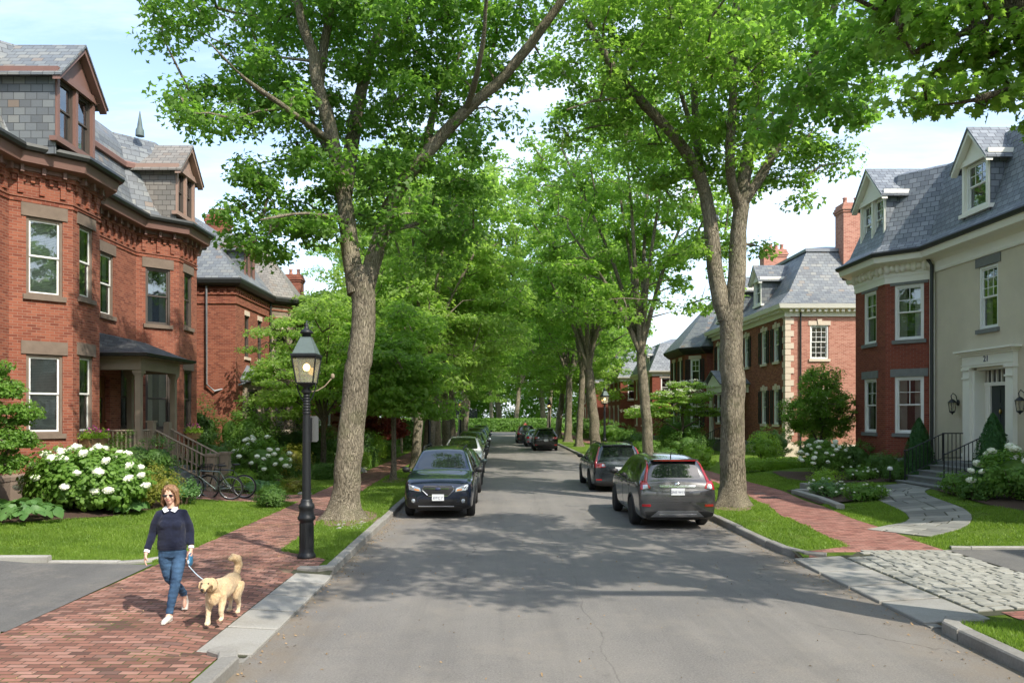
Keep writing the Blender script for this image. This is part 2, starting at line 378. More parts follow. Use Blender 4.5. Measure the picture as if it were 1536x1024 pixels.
        if crack:
            wv = math_(n,'MULTIPLY', math_(n,'SUBTRACT', noise_(n, n('ShaderNodeMapping', {'Vector': co, 'Scale': (0,1,1)}).outputs[0], .45, 9, .62), .5), .55)
            dx = math_(n,'ABSOLUTE', math_(n,'SUBTRACT', math_(n,'ADD', x, wv), 1.22))
            cr = math_(n,'MULTIPLY', ramp(n, dx, [(.004,1.0),(.013,0.0)]), ramp(n, noise_(n, co, 1.1, 4), [(.35,.15),(.6,.8)]))
            col = mixc(n, math_(n,'MULTIPLY', cr, .5), col, (.03,.028,.026))
            v = n('ShaderNodeTexVoronoi', {'Vector': n('ShaderNodeVectorMath', {0: co, 1: n('ShaderNodeVectorMath', {0: n('ShaderNodeTexNoise', {'Vector': co, 'Scale': 1.7, 'Detail': 6}).outputs['Color'], 'Scale': .9}, operation='SCALE').outputs[0]}, operation='ADD').outputs[0], 'Scale': .17}, feature='DISTANCE_TO_EDGE').outputs[0]
            c2 = math_(n,'MULTIPLY', ramp(n, v, [(.0008,1.0),(.003,0.0)]), ramp(n, noise_(n, co, .25, 3), [(.5,0.0),(.6,1.0)]))
            col = mixc(n, math_(n,'MULTIPLY', c2, .7), col, (.02,.019,.018))
            # gutter silt along both kerbs
            gl = ramp(n, math_(n,'ABSOLUTE', math_(n,'SUBTRACT', x, -2.7)), [(.05,1.0),(.8,0.0)])
            gr = ramp(n, math_(n,'ABSOLUTE', math_(n,'SUBTRACT', x, 5.4)), [(.05,1.0),(1.0,0.0)])
            g = math_(n,'MULTIPLY', math_(n,'MAXIMUM', gl, gr), ramp(n, noise_(n, co, 1.6, 6, .7), [(.35,0.0),(.65,1.0)]))
            col = mixc(n, math_(n,'MULTIPLY', g, .7), col, (.19,.145,.095))
        out(n, n('ShaderNodeBsdfPrincipled', {'Base Color': col, 'Roughness': .85, 'Specular IOR Level': .35, 'Normal': bump(n, h, .5, .006)}).outputs[0]); return m
    L['asphalt'] = asphalt('street_asphalt', (.155,.148,.14))
    L['asphalt_d'] = asphalt('driveway_asphalt', (.10,.10,.098), False)
    m, nt = newmat('lawn_turf'); n = N(nt); co = objco(n)
    g = mixc(n, noise_(n, co, 60, 4, .8), (.06,.115,.016), (.16,.235,.035))
    g = mixc(n, ramp(n, noise_(n, co, 1.1, 6, .6), [(.4,0.0),(.7,.5)]), g, (.13,.22,.03))
    g = mixc(n, ramp(n, noise_(n, co, .8, 6, .75), [(.58,0.0),(.70,.8)]), g, (.15,.11,.055))
    out(n, n('ShaderNodeBsdfPrincipled', {'Base Color': g, 'Roughness': .95, 'Specular IOR Level': .1, 'Normal': bump(n, noise_(n, co, 90, 4, .8), 1.0, .03)}).outputs[0]); L['lawn'] = m
    # lit lantern
    m, nt = newmat('lamp_flame'); n = N(nt)
    out(n, n('ShaderNodeEmission', {'Color': (1,.60,.20,1), 'Strength': 5.0}).outputs[0]); L['flame'] = m
    m, nt = newmat('lantern_pane'); n = N(nt)
    d = n('ShaderNodeBsdfDiffuse', {'Color': (.42,.40,.33,1)}); t = n('ShaderNodeBsdfTransparent', {'Color': (.95,.93,.85,1)}); g = n('ShaderNodeBsdfGlossy', {'Roughness': .1})
    a = n('ShaderNodeMixShader', {0: .62, 1: d.outputs[0], 2: t.outputs[0]})
    out(n, n('ShaderNodeMixShader', {0: .10, 1: a.outputs[0], 2: g.outputs[0]}).outputs[0]); L['lantern'] = m
    # people
    L['skin'] = plain('skin', (.72,.44,.33), .5, var=.08, nsc=15, bmp=.05)
    m, nt = newmat('navy_knit'); n = N(nt); co = objco(n)
    w = n('ShaderNodeTexWave', {'Vector': co, 'Scale': 55, 'Distortion': 1.5}, bands_direction='X').outputs[1]
    out(n, n('ShaderNodeBsdfPrincipled', {'Base Color': mixc(n, w, (.003,.006,.022), (.005,.009,.032)), 'Roughness': .95, 'Sheen Weight': .1, 'Normal': bump(n, math_(n,'ADD', math_(n,'MULTIPLY', w, .35), noise_(n, co, 25, 3)), .5, .006)}).outputs[0]); L['knit'] = m
    m, nt = newmat('blue_denim'); n = N(nt); co = objco(n)
    c = mixc(n, ramp(n, noise_(n, co, 5, 5), [(.35,0.0),(.68,1.0)]), (.016,.045,.10), (.065,.14,.25))
    out(n, n('ShaderNodeBsdfPrincipled', {'Base Color': c, 'Roughness': .9, 'Normal': bump(n, noise_(n, n('ShaderNodeMapping', {'Vector': co, 'Scale': (6,6,14)}).outputs[0], 2, 4), .7, .015)}).outputs[0]); L['denim'] = m
    L['shirt'] = plain('pale_shirt_cotton', (.70,.73,.80), .8, var=.2, nsc=90, bmp=.1)
    L['shoe'] = plain('pale_grey_canvas', (.52,.49,.44), .85, var=.15, nsc=60, bmp=.3)
    m, nt = newmat('honey_brown_hair'); n = N(nt); co = objco(n)
    st = noise_(n, n('ShaderNodeMapping', {'Vector': co, 'Scale': (60,60,4)}).outputs[0], 1.5, 4)
    out(n, n('ShaderNodeBsdfPrincipled', {'Base Color': mixc(n, ramp(n, st, [(.35,0.0),(.65,1.0)]), (.12,.060,.028), (.36,.20,.10)), 'Roughness': .45, 'Normal': bump(n, st, .7, .006)}).outputs[0]); L['hair'] = m
    m, nt = newmat('golden_fur'); n = N(nt); co = objco(n)
    st = noise_(n, n('ShaderNodeMapping', {'Vector': co, 'Scale': (14,14,5)}).outputs[0], 5, 5, .7); bg = noise_(n, co, 4, 3)
    z = n('ShaderNodeSeparateXYZ', {0: co}).outputs[2]
    c = mixc(n, ramp(n, st, [(.3,0.0),(.7,1.0)]), (.50,.32,.15), (.78,.58,.34))
    c = mixc(n, ramp(n, z, [(.12,.75),(.45,0.0)]), c, (.84,.68,.46))
    out(n, n('ShaderNodeBsdfPrincipled', {'Base Color': c, 'Roughness': .8, 'Sheen Weight': .2, 'Normal': bump(n, math_(n,'ADD', st, bg), .9, .02)}).outputs[0]); L['fur'] = m
    L['noseblk'] = plain('dark_nose_and_eyes', (.012,.010,.010), .25, bmp=0)
    L['mouth'] = plain('dark_pink_mouth', (.28,.06,.05), .4, bmp=0)
    L['lip'] = plain('lips', (.42,.13,.11), .4, bmp=0)
    L['leash_blue'] = plain('blue_plastic', (.03,.14,.26), .3, bmp=0, coat=.5)
    L['leash_pale'] = plain('pale_blue_cord', (.50,.60,.68), .7, bmp=0)
    L['signgrey'] = plain('back_of_sign_metal', (.13,.135,.135), .45, .4, var=.12, bmp=.05)
    L['coral'] = plain('coral_red_cloth', (.62,.10,.05), .8, bmp=.1)
    L['basket'] = plain('wicker', (.20,.12,.055), .8, var=.4, nsc=30, bmp=.6)
    L['leaf_dry'] = plain('dry_leaf', (.30,.20,.10), .8, var=.3, nsc=3, bmp=0)
    L['reflector'] = plain('red_vinyl_badge', (.4,.02,.02), .3, bmp=0)
setup_materials()

# ------------------------------------------------------------------ terrain height
def sstep(a, b, x): t = min(1, max(0, (x-a)/(b-a))); return t*t*(3-2*t)
def gz(x, y):
    """height of the ground behind the kerbs"""
    if x < 1:
        z = .12 + .22*sstep(-7, -11, x)
        ap = sstep(7.9, 8.3, y)*(1-sstep(12.5, 12.9, y))
        z -= ap*.10*sstep(-3.9, -2.7, x)
    else:
        z = .12 + .36*sstep(9.2, 13.4, x)*sstep(13.5, 18, y)
        ap = sstep(9.25, 9.62, y)*(1-sstep(13.75, 14.15, y))
        z -= ap*.10*(1-sstep(5.4, 7.0, x))
    return z
# ------------------------------------------------------------------ setting
def frange(a, b, s):
    n = max(1, int(round((b-a)/s))); return [a+(b-a)*i/n for i in range(n+1)]
def sheet(ys, xl, xr, nx, off, hf=gz):
    mb = MB(); vs = []; k = nx+1
    for y in ys:
        a, b = xl(y), xr(y)
        for i in range(k):
            x = a+(b-a)*i/nx; vs.append((x, y, hf(x, y)+off))
    fs = [(j*k+i, j*k+i+1, (j+1)*k+i+1, (j+1)*k+i) for j in range(len(ys)-1) for i in range(nx)]
    mb.add(vs, fs, 0, True); return mb
YS = frange(1.5, 16, .145) + frange(16.5, 40, .8)[0:] + frange(42, 150, 6)
mb = MB(); mb.quad((-500,-300,-.04),(500,-300,-.04),(500,700,-.04),(-500,700,-.04)); struct('ground', mb, L['lawn'])
mb = MB(); mb.add([(x, y, 0) for y in (-8, 20, 60, 111) for x in (-3.0, 5.75)], [(0,1,3,2),(2,3,5,4),(4,5,7,6)]); struct('road', mb, L['asphalt'])
mb = MB(); mb.quad((-70,111,-.004),(90,111,-.004),(90,119,-.004),(-70,119,-.004)); struct('cross_road', mb, L['asphalt_d'])
struct('lawn', sheet(YS, lambda y: -14.0, lambda y: -2.86, 24, 0), L['lawn'])
struct('lawn', sheet(YS, lambda y: 5.56, lambda y: 17.0, 26, 0), L['lawn'])
struct('back_lawn', sheet(frange(1.5,150,10), lambda y: -90.0, lambda y: -14.0, 4, -.002), L['lawn'])
struct('back_lawn', sheet(frange(1.5,150,10), lambda y: 17.0, lambda y: 90.0, 4, -.002), L['lawn'])
def lerpt(tab, y):
    if y <= tab[0][0]: return tab[0][1]
    for (a, u), (b, v) in zip(tab, tab[1:]):
        if y <= b: return u+(v-u)*sstep(a, b, y)
    return tab[-1][1]
WLL = lambda y: lerpt([(9,-5.72),(20,-5.72),(26,-5.85)], y)
WLR = lambda y: lerpt([(8.25,-2.90),(8.65,-3.28),(12.1,-3.28),(12.6,-2.98),(13.3,-2.98),(14.4,-4.05),(21,-4.3),(28,-4.5)], y)
WRL = lambda y: lerpt([(9.2,6.5),(14.4,6.75),(18.6,7.1),(22,7.6),(26,8.1)], y)
WRR = lambda y: lerpt([(9,8.4),(14.3,8.35),(17.7,8.62),(22,9.05),(26,9.5)], y)
YW = frange(1.5,30,.15)+frange(31,111,4)
struct('brick_sidewalk', sheet(YW, WLL, WLR, 8, .012), L['walk'])
struct('brick_sidewalk', sheet([y for y in YW if y <= 9.9], WRL, lambda y: 9.6, 6, .012), L['walk_r'])
struct('brick_sidewalk', sheet([14.25]+[y for y in YW if y > 14.3], WRL, WRR, 6, .012), L['walk_r'])
# brick tip that joins the right kerb beside the cobbles
mb = MB(); t = [(5.6,13.75),(7.1,14.25),(7.1,14.9),(6.75,14.75),(6.3,14.45),(5.8,14.2)]
mb.add([(x,y,gz(x,y)+.016) for x, y in t], [tuple(range(len(t)))]); struct('brick_sidewalk', mb, L['walk_r'])
struct('driveway', sheet(frange(8.9,12.9,.4), lambda y: -30.0, lambda y: -5.70-.02*(y-9), 12, .018), L['asphalt_d'])
struct('driveway', sheet(frange(9.9,14.3,.4), lambda y: 8.38, lambda y: 40.0, 12, .018), L['asphalt_d'])
struct('brick_path', sheet(frange(22.2,24.2,.4), lambda y: -9.3, lambda y: -5.75, 6, .016), L['walk'])
# trodden dirt where grass fails (tree bases, verge ends)
def blob_sheet(cx, cy, rx, ry, off, seed, n=26):
    rr = random.Random(seed); ph = [rr.uniform(0,6.28) for _ in range(3)]; mb = MB(); vs = [(cx,cy,gz(cx,cy)+off)]
    for ring in (.5, 1):
        for i in range(n):
            a = 2*math.pi*i/n; k = ring*(1+.14*math.sin(2*a+ph[0])+.1*math.sin(3*a+ph[1])+.06*math.sin(7*a+ph[2]))
            x, y = cx+rx*k*math.cos(a), cy+ry*k*math.sin(a); vs.append((x,y,gz(x,y)+off))
    fs = [(0,1+i,1+(i+1)%n) for i in range(n)] + [(1+i,n+1+i,n+1+(i+1)%n,1+(i+1)%n) for i in range(n)]
    mb.add(vs, fs); return mb
DIRT = [(-3.55,18.7,.62,1.6,3),(-3.45,12.95,.55,.5,5),(-3.95,29.6,.5,1.3,6),(6.35,21.3,.65,1.3,7),(6.7,7.9,.6,1.0,8)]
for cx, cy, rx, ry, sd in DIRT: struct('bare_earth', blob_sheet(cx,cy,rx,ry,.009,sd), L['dirt'])
# planting beds
def poly_sheet(name, pts, off, mat):
    mb = MB(); c = (sum(p[0] for p in pts)/len(pts), sum(p[1] for p in pts)/len(pts)); P = [c]+pts; n = len(pts)
    vs = [(x,y,gz(x,y)+off) for x, y in P]
    for k in range(n):
        a, b = pts[k], pts[(k+1)%n]
        for s in (.5,): vs.append(((a[0]+c[0])/2,(a[1]+c[1])/2,gz((a[0]+c[0])/2,(a[1]+c[1])/2)+off))
    fs = [(0,n+1+i,n+1+(i+1)%n) for i in range(n)] + [(n+1+i,1+i,1+(i+1)%n,n+1+(i+1)%n) for i in range(n)]
    mb.add(vs, fs); return struct(name, mb, mat)
poly_sheet('flower_bed', [(-12.5,15.2),(-10.9,15.8),(-9.9,16.9),(-9.05,18.2),(-8.75,19.8),(-8.55,21.2),(-8.9,22.1),(-12.5,22.1)], .03, L['soil'])
poly_sheet('flower_bed', [(-12.3,24.3),(-8.0,24.4),(-7.4,25.8),(-7.9,27.5),(-8.3,29.5),(-9,31),(-12.3,31)], .03, L['soil'])
poly_sheet('flower_bed', [(15,16.5),(12.6,16.8),(12.1,18.5),(12.4,20.5),(12.7,22.2),(15,22.3)], .03, L['soil'])
poly_sheet('flower_bed', [(15,24.9),(12.9,24.9),(11.3,26.2),(10.8,28.5),(11.3,31.5),(15,31.5)], .03, L['soil'])
poly_sheet('flower_bed', [(9.1,21.6),(10.6,21.9),(11.0,23.4),(10.4,25.3),(9.6,25.4),(9.3,23.5)], .03, L['soil'])
# kerbs: granite stones with open joints
def kerb_line(mb, pts, w=.15, h=.135, L0=1.9, side=1, rr=None, zt=None):
    """pts: polyline of the road-side edge; side=+1 the stone lies to the left of the direction"""
    rr = rr or random.Random(5)
    for (a, b) in zip(pts, pts[1:]):
        a, b = Vector(a), Vector(b); d = (b-a); ln = d.length; n = max(1, round(ln/L0)); d.normalize(); nn = V(-d.y, d.x)*side
        for i in range(n):
            p = a+d*(ln*i/n+.006); q = a+d*(ln*(i+1)/n-.006); o = nn*rr.uniform(-.008,.008); dz = rr.uniform(-.008,.008)
            z = (zt(p) if zt else h)+dz; e = .018
            A, B, C, D = p+o, q+o, q+o+nn*w, p+o+nn*w
            vs = [(A.x,A.y,-.05),(B.x,B.y,-.05),(C.x,C.y,-.05),(D.x,D.y,-.05)]
            A1, B1, C1, D1 = A, B, C, D
            vs += [(v.x,v.y,z-e) for v in (A,B,C,D)]
            i1 = [A+nn*e+d*.006, B+nn*e-d*.006, C-nn*e-d*.006, D-nn*e+d*.006]
            vs += [(v.x,v.y,z) for v in i1]
            fs = [(0,1,5,4),(1,2,6,5),(2,3,7,6),(3,0,4,7),(4,5,9,8),(5,6,10,9),(6,7,11,10),(7,4,8,11),(8,9,10,11)]
            if side < 0: fs = [f[::-1] for f in fs]
            mb.add(vs, fs)
mb = MB(); kerb_line(mb, [(-2.7,1),(-2.7,8.02),(-2.78,8.25),(-3.0,8.42)], side=1, w=.2)
struct('kerb', mb, L['granite_d'])
mb = MB(); kerb_line(mb, [(-3.3,12.62),(-2.95,12.6),(-2.7,12.75)], side=1, w=.2, L0=.5, h=.13); kerb_line(mb, [(-2.7,12.78),(-2.7,110)], side=1, w=.17)
struct('kerb', mb, L['granite_d'])
mb = MB(); kerb_line(mb, [(6.0,9.65),(5.62,9.62),(5.42,9.35),(5.4,9.0)], side=1, w=.2, L0=.5); kerb_line(mb, [(5.4,8.98),(5.4,1)], side=1, w=.2)
struct('kerb', mb, L['granite_d'])
mb = MB(); kerb_line(mb, [(5.4,110),(5.4,15.4)], side=1, w=.17); kerb_line(mb, [(5.4,15.39),(5.43,14.6),(5.62,14.05),(5.95,13.85)], side=1, w=.17, L0=.6)
struct('kerb', mb, L['granite_d'])
zt = lambda p: gz(p.x, p.y)+.055
mb = MB(); kerb_line(mb, [(-13.5,12.9),(-6.4,12.95),(-6.0,13.1),(-5.78,13.45)], side=1, w=.13, L0=1.2, zt=zt); struct('driveway_kerb', mb, L['granite'])
mb = MB(); kerb_line(mb, [(-5.72,8.85),(-6.0,8.9),(-13,8.9)], side=1, w=.16, L0=.9, zt=zt); struct('driveway_kerb', mb, L['granite_d'])
mb = MB(); kerb_line(mb, [(8.55,14.42),(8.9,14.36),(20,14.36)], side=1, w=.12, L0=1.2, zt=zt); struct('driveway_kerb', mb, L['granite'])
# granite apron slabs (sloping down to the road)
def slab(mb, quad, th=.13, e=.012, lift=.02, hf=gz):
    q = [Vector(p) for p in quad]; c = sum(q, V(0,0))/4
    top = [p+(c-p).normalized()*e for p in q]
    vs = [(p.x,p.y,hf(p.x,p.y)+lift-th) for p in q]+[(p.x,p.y,hf(p.x,p.y)+lift-e*.6) for p in q]+[(p.x,p.y,hf(p.x,p.y)+lift) for p in top]
    fs = [(k+i,k+(i+1)%4,k+4+(i+1)%4,k+4+i) for k in (0,4) for i in range(4)]+[(8,9,10,11)]
    mb.add(vs, fs)
rr = random.Random(3); mb = MB(); yy = [8.31,9.3,10.15,11.0,11.85,12.5]
for a, b in zip(yy, yy[1:]): slab(mb, [(-3.27,a+.025),(-2.68,a+.025+.05),(-2.68,b-.025+.05),(-3.27,b-.025)], lift=.02, e=.016)
struct('granite_apron', mb, L['granite'])
mb = MB(); yy = [9.64,10.75,11.7,12.75,13.9]
for a, b in zip(yy, yy[1:]): slab(mb, [(5.38,a+.03),(6.22,a+.03),(6.22,b-.03),(5.38,b-.03)], lift=.022, e=.018)
struct('granite_apron', mb, L['granite'])
mb = MB(); y = 9.98
while y < 14.1:
    h = rr.uniform(.165,.19); x = 6.25+rr.uniform(-.0,.02)
    while x < 8.36:
        w = min(rr.uniform(.18,.30), 8.38-x)
        if w > .1:
            j = lambda: rr.uniform(-.007,.007); g = .014
            if not (y > 13.7 and x < 6.6 - (14.1-y)*.2):
                slab(mb, [(x+g+j(),y+g+j()),(x+w-g+j(),y+g+j()),(x+w-g+j(),y+h-g+j()),(x+g+j(),y+h-g+j())], lift=.026+rr.uniform(-.004,.004), e=.012)
        x += w
    y += h
struct('cobblestone_apron', mb, L['cobble'])
mb2 = sheet(frange(9.8,14.3,.4), lambda y: 5.5, lambda y: 8.45, 5, .006); struct('apron_bedding', mb2, L['joint']); struct('apron_bedding', sheet(frange(8.3,12.7,.35), lambda y: -3.35, lambda y: -2.72, 3, .006), L['joint'])
for x, sg in ((5.56,1),(-2.86,-1)):      # earth faces under the turf edges
    mb = MB(); ys = frange(1.5,20,.35); vs = [(x+sg*dx,y,z) for y in ys for dx, z in ((-.02,-.05),(.0,gz(x,y)+.002))]; mb.add(vs, [(2*k,2*k+1,2*k+3,2*k+2) for k in range(len(ys)-1)]); struct('turf_edge', mb, L['dirt'])
mb = MB(); mb.box(-3.0,-2.70,8.15,8.50,-.06,.018); mb.box(5.39,6.0,9.52,9.8,-.06,.018); struct('kerb', mb, L['granite_d'])
# flagstone path
cl = [(8.55,16.35),(9.3,16.95),(10.0,17.5),(10.55,18.25),(10.95,19.3),(11.2,20.5),(11.45,21.6),(11.9,22.6),(12.6,23.3),(13.05,23.5)]
def cat(P, t):
    n = len(P)-1; i = min(n-1, int(t*n)); u = t*n-i
    g = lambda k: Vector(P[min(n,max(0,k))])
    a, b, c, d = g(i-1), g(i), g(i+1), g(i+2)
    return .5*((2*b)+(c-a)*u+(2*a-5*b+4*c-d)*u*u+(3*b-a-3*c+d)*u**3)
mb = MB(); t = 0; rows = []
while t < 1: rows.append(t); t += rr.uniform(.032,.055)
rows.append(1.0)
def xs(t, s, w=.66):
    p = cat(cl, t); q = cat(cl, min(1,t+.01)); r = cat(cl, max(0,t-.01)); d = (q-r).normalized(); n = V(-d.y,d.x); return p+n*s*w
for a, b in zip(rows, rows[1:]):
    cuts = [-1]+sorted((rr.uniform(-.7,-.05) if k_ == 0 else rr.uniform(.1,.7)) for k_ in range(rr.choice((1,2,2))))+[1]
    for u, v in zip(cuts, cuts[1:]):
        q = [xs(a,u), xs(a,v), xs(b,v), xs(b,u)]; c = sum(q, V(0,0))/4
        q = [p+(c-p).normalized()*.022+V(rr.uniform(-.012,.012),rr.uniform(-.012,.012)) for p in q]
        if (q[1]-q[0]).cross(q[2]-q[0]) < 0: q = q[::-1]
        slab(mb, q, lift=.026, e=.01)
for k in range(5):
    y0 = 23.3+.1*k; x0 = 10.9-.0*k
    slab(mb, [(11.0+.42*k,23.25),(11.0+.42*k+.4,23.25),(11.0+.42*k+.4,24.2),(11.0+.42*k,24.2)], lift=.03, e=.01)
struct('flagstone_path', mb, L['flag'])
mb = MB(); P = [(xs(k/40,-1,.64),xs(k/40,1,.64)) for k in range(41)]; vs = [(p.x,p.y,gz(p.x,p.y)+.012) for ab in P for p in ab]; mb.add(vs, [(2*k,2*k+1,2*k+3,2*k+2) for k in range(40)]); struct('path_bedding', mb, L['joint'])
# worn turf under the flagstone joints
# granite edging of the second path
mb = MB(); kerb_line(mb, [(9.12,20.6),(9.35,22.3),(9.45,24.6)], side=-1, w=.22, L0=1.3, zt=lambda p: gz(p.x,p.y)+.13)
struct('path_edging', mb, L['granite'])
mb = MB()
for (x0,x1,y0,y1,h) in ((9.62,10.9,24.3,24.75,.14),(10.0,11.2,24.75,25.3,.26)):
    mb.box(x0,x1,y0,y1,gz(x0,y0)-.05,gz(x0,y0)+h)
struct('stone_steps', mb, L['granite'])
# catch basin of bricks/dark leaf litter: scattered fallen leaves
rr = random.Random(21); C = []; 
for i in range(1300):
    r_ = rr.random()
    if r_ < .3: x, y = -2.66+abs(rr.gauss(0,.16)), rr.uniform(4.5,26)
    elif r_ < .55: x, y = 5.36-abs(rr.gauss(0,.22)), rr.uniform(5,24)
    elif r_ < .8: x, y = rr.uniform(-2.6,5.3), 6+rr.random()**1.5*20
    else: x, y = rr.uniform(-5.6,-3.3), rr.uniform(6,22)
    z = .006 if -2.7 < x < 5.4 else gz(x,y)+.02
    C.append((x,y,z))
mb = MB()
for x, y, z in C:
    s = rr.uniform(.008,.024); a = rr.uniform(0,6.28); ca, sa = math.cos(a)*s, math.sin(a)*s
    mb.add([(x-ca,y-sa,z),(x+sa*.5,y-ca*.5,z+rr.uniform(.003,.02)),(x+ca,y+sa,z+rr.uniform(0,.02)),(x-sa*.5,y+ca*.5,z+.004)], [(0,1,2,3)])
setp(mk('fallen_leaves', mb, L['leaf_dry']), kind='stuff', label='dry fallen leaves and litter scattered over the road and along the kerbs')

# ------------------------------------------------------------------ grass blades
def ed(x, y): return .09*noise.noise(V(x*1.7,y*1.7,7))+.05*noise.noise(V(x*7,y*7,2))
def in_left_lawn(x, y):
    if y > 13.12 and y < 22.15+ed(x,y) and x < WLL(y)+ed(x,y):
        if x < -8.6 and y > 15.2 and x < lerpt([(15.2,-11.5),(16.9,-9.95),(18.2,-9.1),(19.8,-8.8),(22,-8.6)], y): return False
        return x > -13.5
    if y > 24.2+ed(x,y) and y < 34 and x < WLL(y)+ed(x,y) and x > -7.9: return True
    if y > 13.45 and x > WLR(y)-ed(x,y) and x < -2.88+ed(x,y)*.4: return True
    return False
def on_path(x, y):
    p = V(x,y); return min((Vector(c)-p).length for c in CLS) < .68
CLS = [cat(cl, i/40) for i in range(41)]
def in_right_lawn(x, y):
    if y < 9.35 and 5.62 < x < 6.9-.0*(y): return x < WRL(y)-.05
    if y > 14.5 and x > 5.6 and x < WRL(y)+ed(x,y): return y > 14.0+(x-5.6)*.55
    if y > 14.46 and x > WRR(y)-ed(x,y) and x < 14.8:
        if on_path(x,y): return False
        if x > 12.2 and y > 16.5: return False
        if y > 25.5 and x > 11: return False
        if 21.4 < y < 25.4 and x < 11.3: return False
        if 23.2 < y < 24.3 and x > 10.9: return False
        return True
    return False
def near_dirt(x, y):
    for cx, cy, rx, ry, sd in DIRT:
        if ((x-cx)/rx)**2+((y-cy)/ry)**2 < .9: return True
    return False
def grass(name, test, x0, x1, y0, y1, n, seed, lab):
    rr = random.Random(seed); P = []
    while n > 0:
        n -= 1
        y = y0+(y1-y0)*rr.random()**1.5; x = rr.uniform(x0,x1)
        if test(x,y) and not (near_dirt(x,y) and rr.random() < .85):
            dn = noise.noise(V(x*1.2,y*1.2,3))
            if dn < -.38 and rr.random() < .85: continue
            P.append((x,y,gz(x,y),dn))
    P = np.array(P,'f4'); m = len(P); rg = np.random.default_rng(seed)
    a = rg.uniform(0,2*np.pi,m); h = rg.uniform(.03,.065,m)*(1+P[:,3]*.5); w = rg.uniform(.006,.011,m)*(P[:,1]/14).clip(.7,2)
    lx, ly = rg.normal(0,.022,m), rg.normal(0,.022,m)
    b = P[:,:3]
    v0 = b+np.stack([np.cos(a)*w,np.sin(a)*w,0*a-.003],1); v1 = b-np.stack([np.cos(a)*w,np.sin(a)*w,0*a+.003],1); v2 = b+np.stack([lx,ly,h],1)
    vs = np.stack([v0,v1,v2],1).reshape(-1,3); tr = np.arange(m*3).reshape(-1,3)
    o = tri_mesh(name, vs, tr, L['lf_grass']); setp(o, kind='stuff', label=lab)
grass('grass', in_left_lawn, -13.5, -2.9, 13.2, 34, 420000, 1, 'mown green grass of the lawn and verge beside the brick sidewalk and lamp post')
grass('grass', in_right_lawn, 5.6, 14.8, 6, 32, 420000, 2, 'mown green grass of the verge and lawn round the curved flagstone path')

# ------------------------------------------------------------------ camera, light, sky
cam = bpy.data.cameras.new('camera'); cam.lens = 36*F/1536; cam.sensor_width = 36; cam.shift_x = (768-745)/1536; cam.shift_y = (622-512)/1536
cam.clip_end = 3000; cam.clip_start = .1
co = bpy.data.objects.new('camera', cam); COL.objects.link(co); co.location = (0,0,CAMH); co.rotation_euler = (rad(90),0,0); scene.camera = co
SUN_AZ, SUN_EL = rad(138), rad(46)      # azimuth from +Y towards +X
sd = V(math.sin(SUN_AZ)*math.cos(SUN_EL), math.cos(SUN_AZ)*math.cos(SUN_EL), math.sin(SUN_EL))
sl = bpy.data.lights.new('sun', 'SUN'); sl.energy = 2.5; sl.angle = rad(.6); sl.color = (1,.93,.82)
so = bpy.data.objects.new('sun', sl); COL.objects.link(so); so.rotation_euler = sd.to_track_quat('Z','Y').to_euler(); so.location = (20,-20,40)
w = bpy.data.worlds.new('World'); scene.world = w; w.use_nodes = True; nt = w.node_tree; nt.nodes.clear(); n = N(nt)
sky = n('ShaderNodeTexSky', None, sky_type='NISHITA', sun_disc=False, sun_elevation=SUN_EL, sun_rotation=SUN_AZ, air_density=1.0, dust_density=1.6, ozone_density=1.2, altitude=10).outputs[0]
g = n('ShaderNodeTexCoord').outputs['Generated']
sp = n('ShaderNodeSeparateXYZ', {0: g})
zz = math_(n,'ADD', math_(n,'MAXIMUM', sp.outputs[2], 0.0), .12)
pv = n('ShaderNodeCombineXYZ', {0: math_(n,'DIVIDE', sp.outputs[0], zz), 1: math_(n,'DIVIDE', sp.outputs[1], zz), 2: 0.0}).outputs[0]
cl1 = noise_(n, n('ShaderNodeMapping', {'Vector': pv, 'Scale': (.55,1.5,1), 'Rotation': (0,0,.5)}).outputs[0], 1.1, 8, .62)
cm = ramp(n, cl1, [(.42,0.0),(.72,.8)])
hz = ramp(n, sp.outputs[2], [(.0,.40),(.5,.0)])
cf = math_(n,'MINIMUM', math_(n,'ADD', cm, hz), 1.0)
colr = mixc(n, cf, sky, (3.9,4.35,4.85))
n('ShaderNodeOutputWorld', {0: n('ShaderNodeBackground', {'Color': colr, 'Strength': .15}).outputs[0]})
vs_ = scene.view_settings; vs_.view_transform = 'Standard'; vs_.look = 'None'; vs_.gamma = 1; vs_.use_curve_mapping = False; vs_.exposure = 1.32
scene.cycles.diffuse_bounces = 6; scene.cycles.transmission_bounces = 12; scene.cycles.max_bounces = 14; scene.cycles.transparent_max_bounces = 16
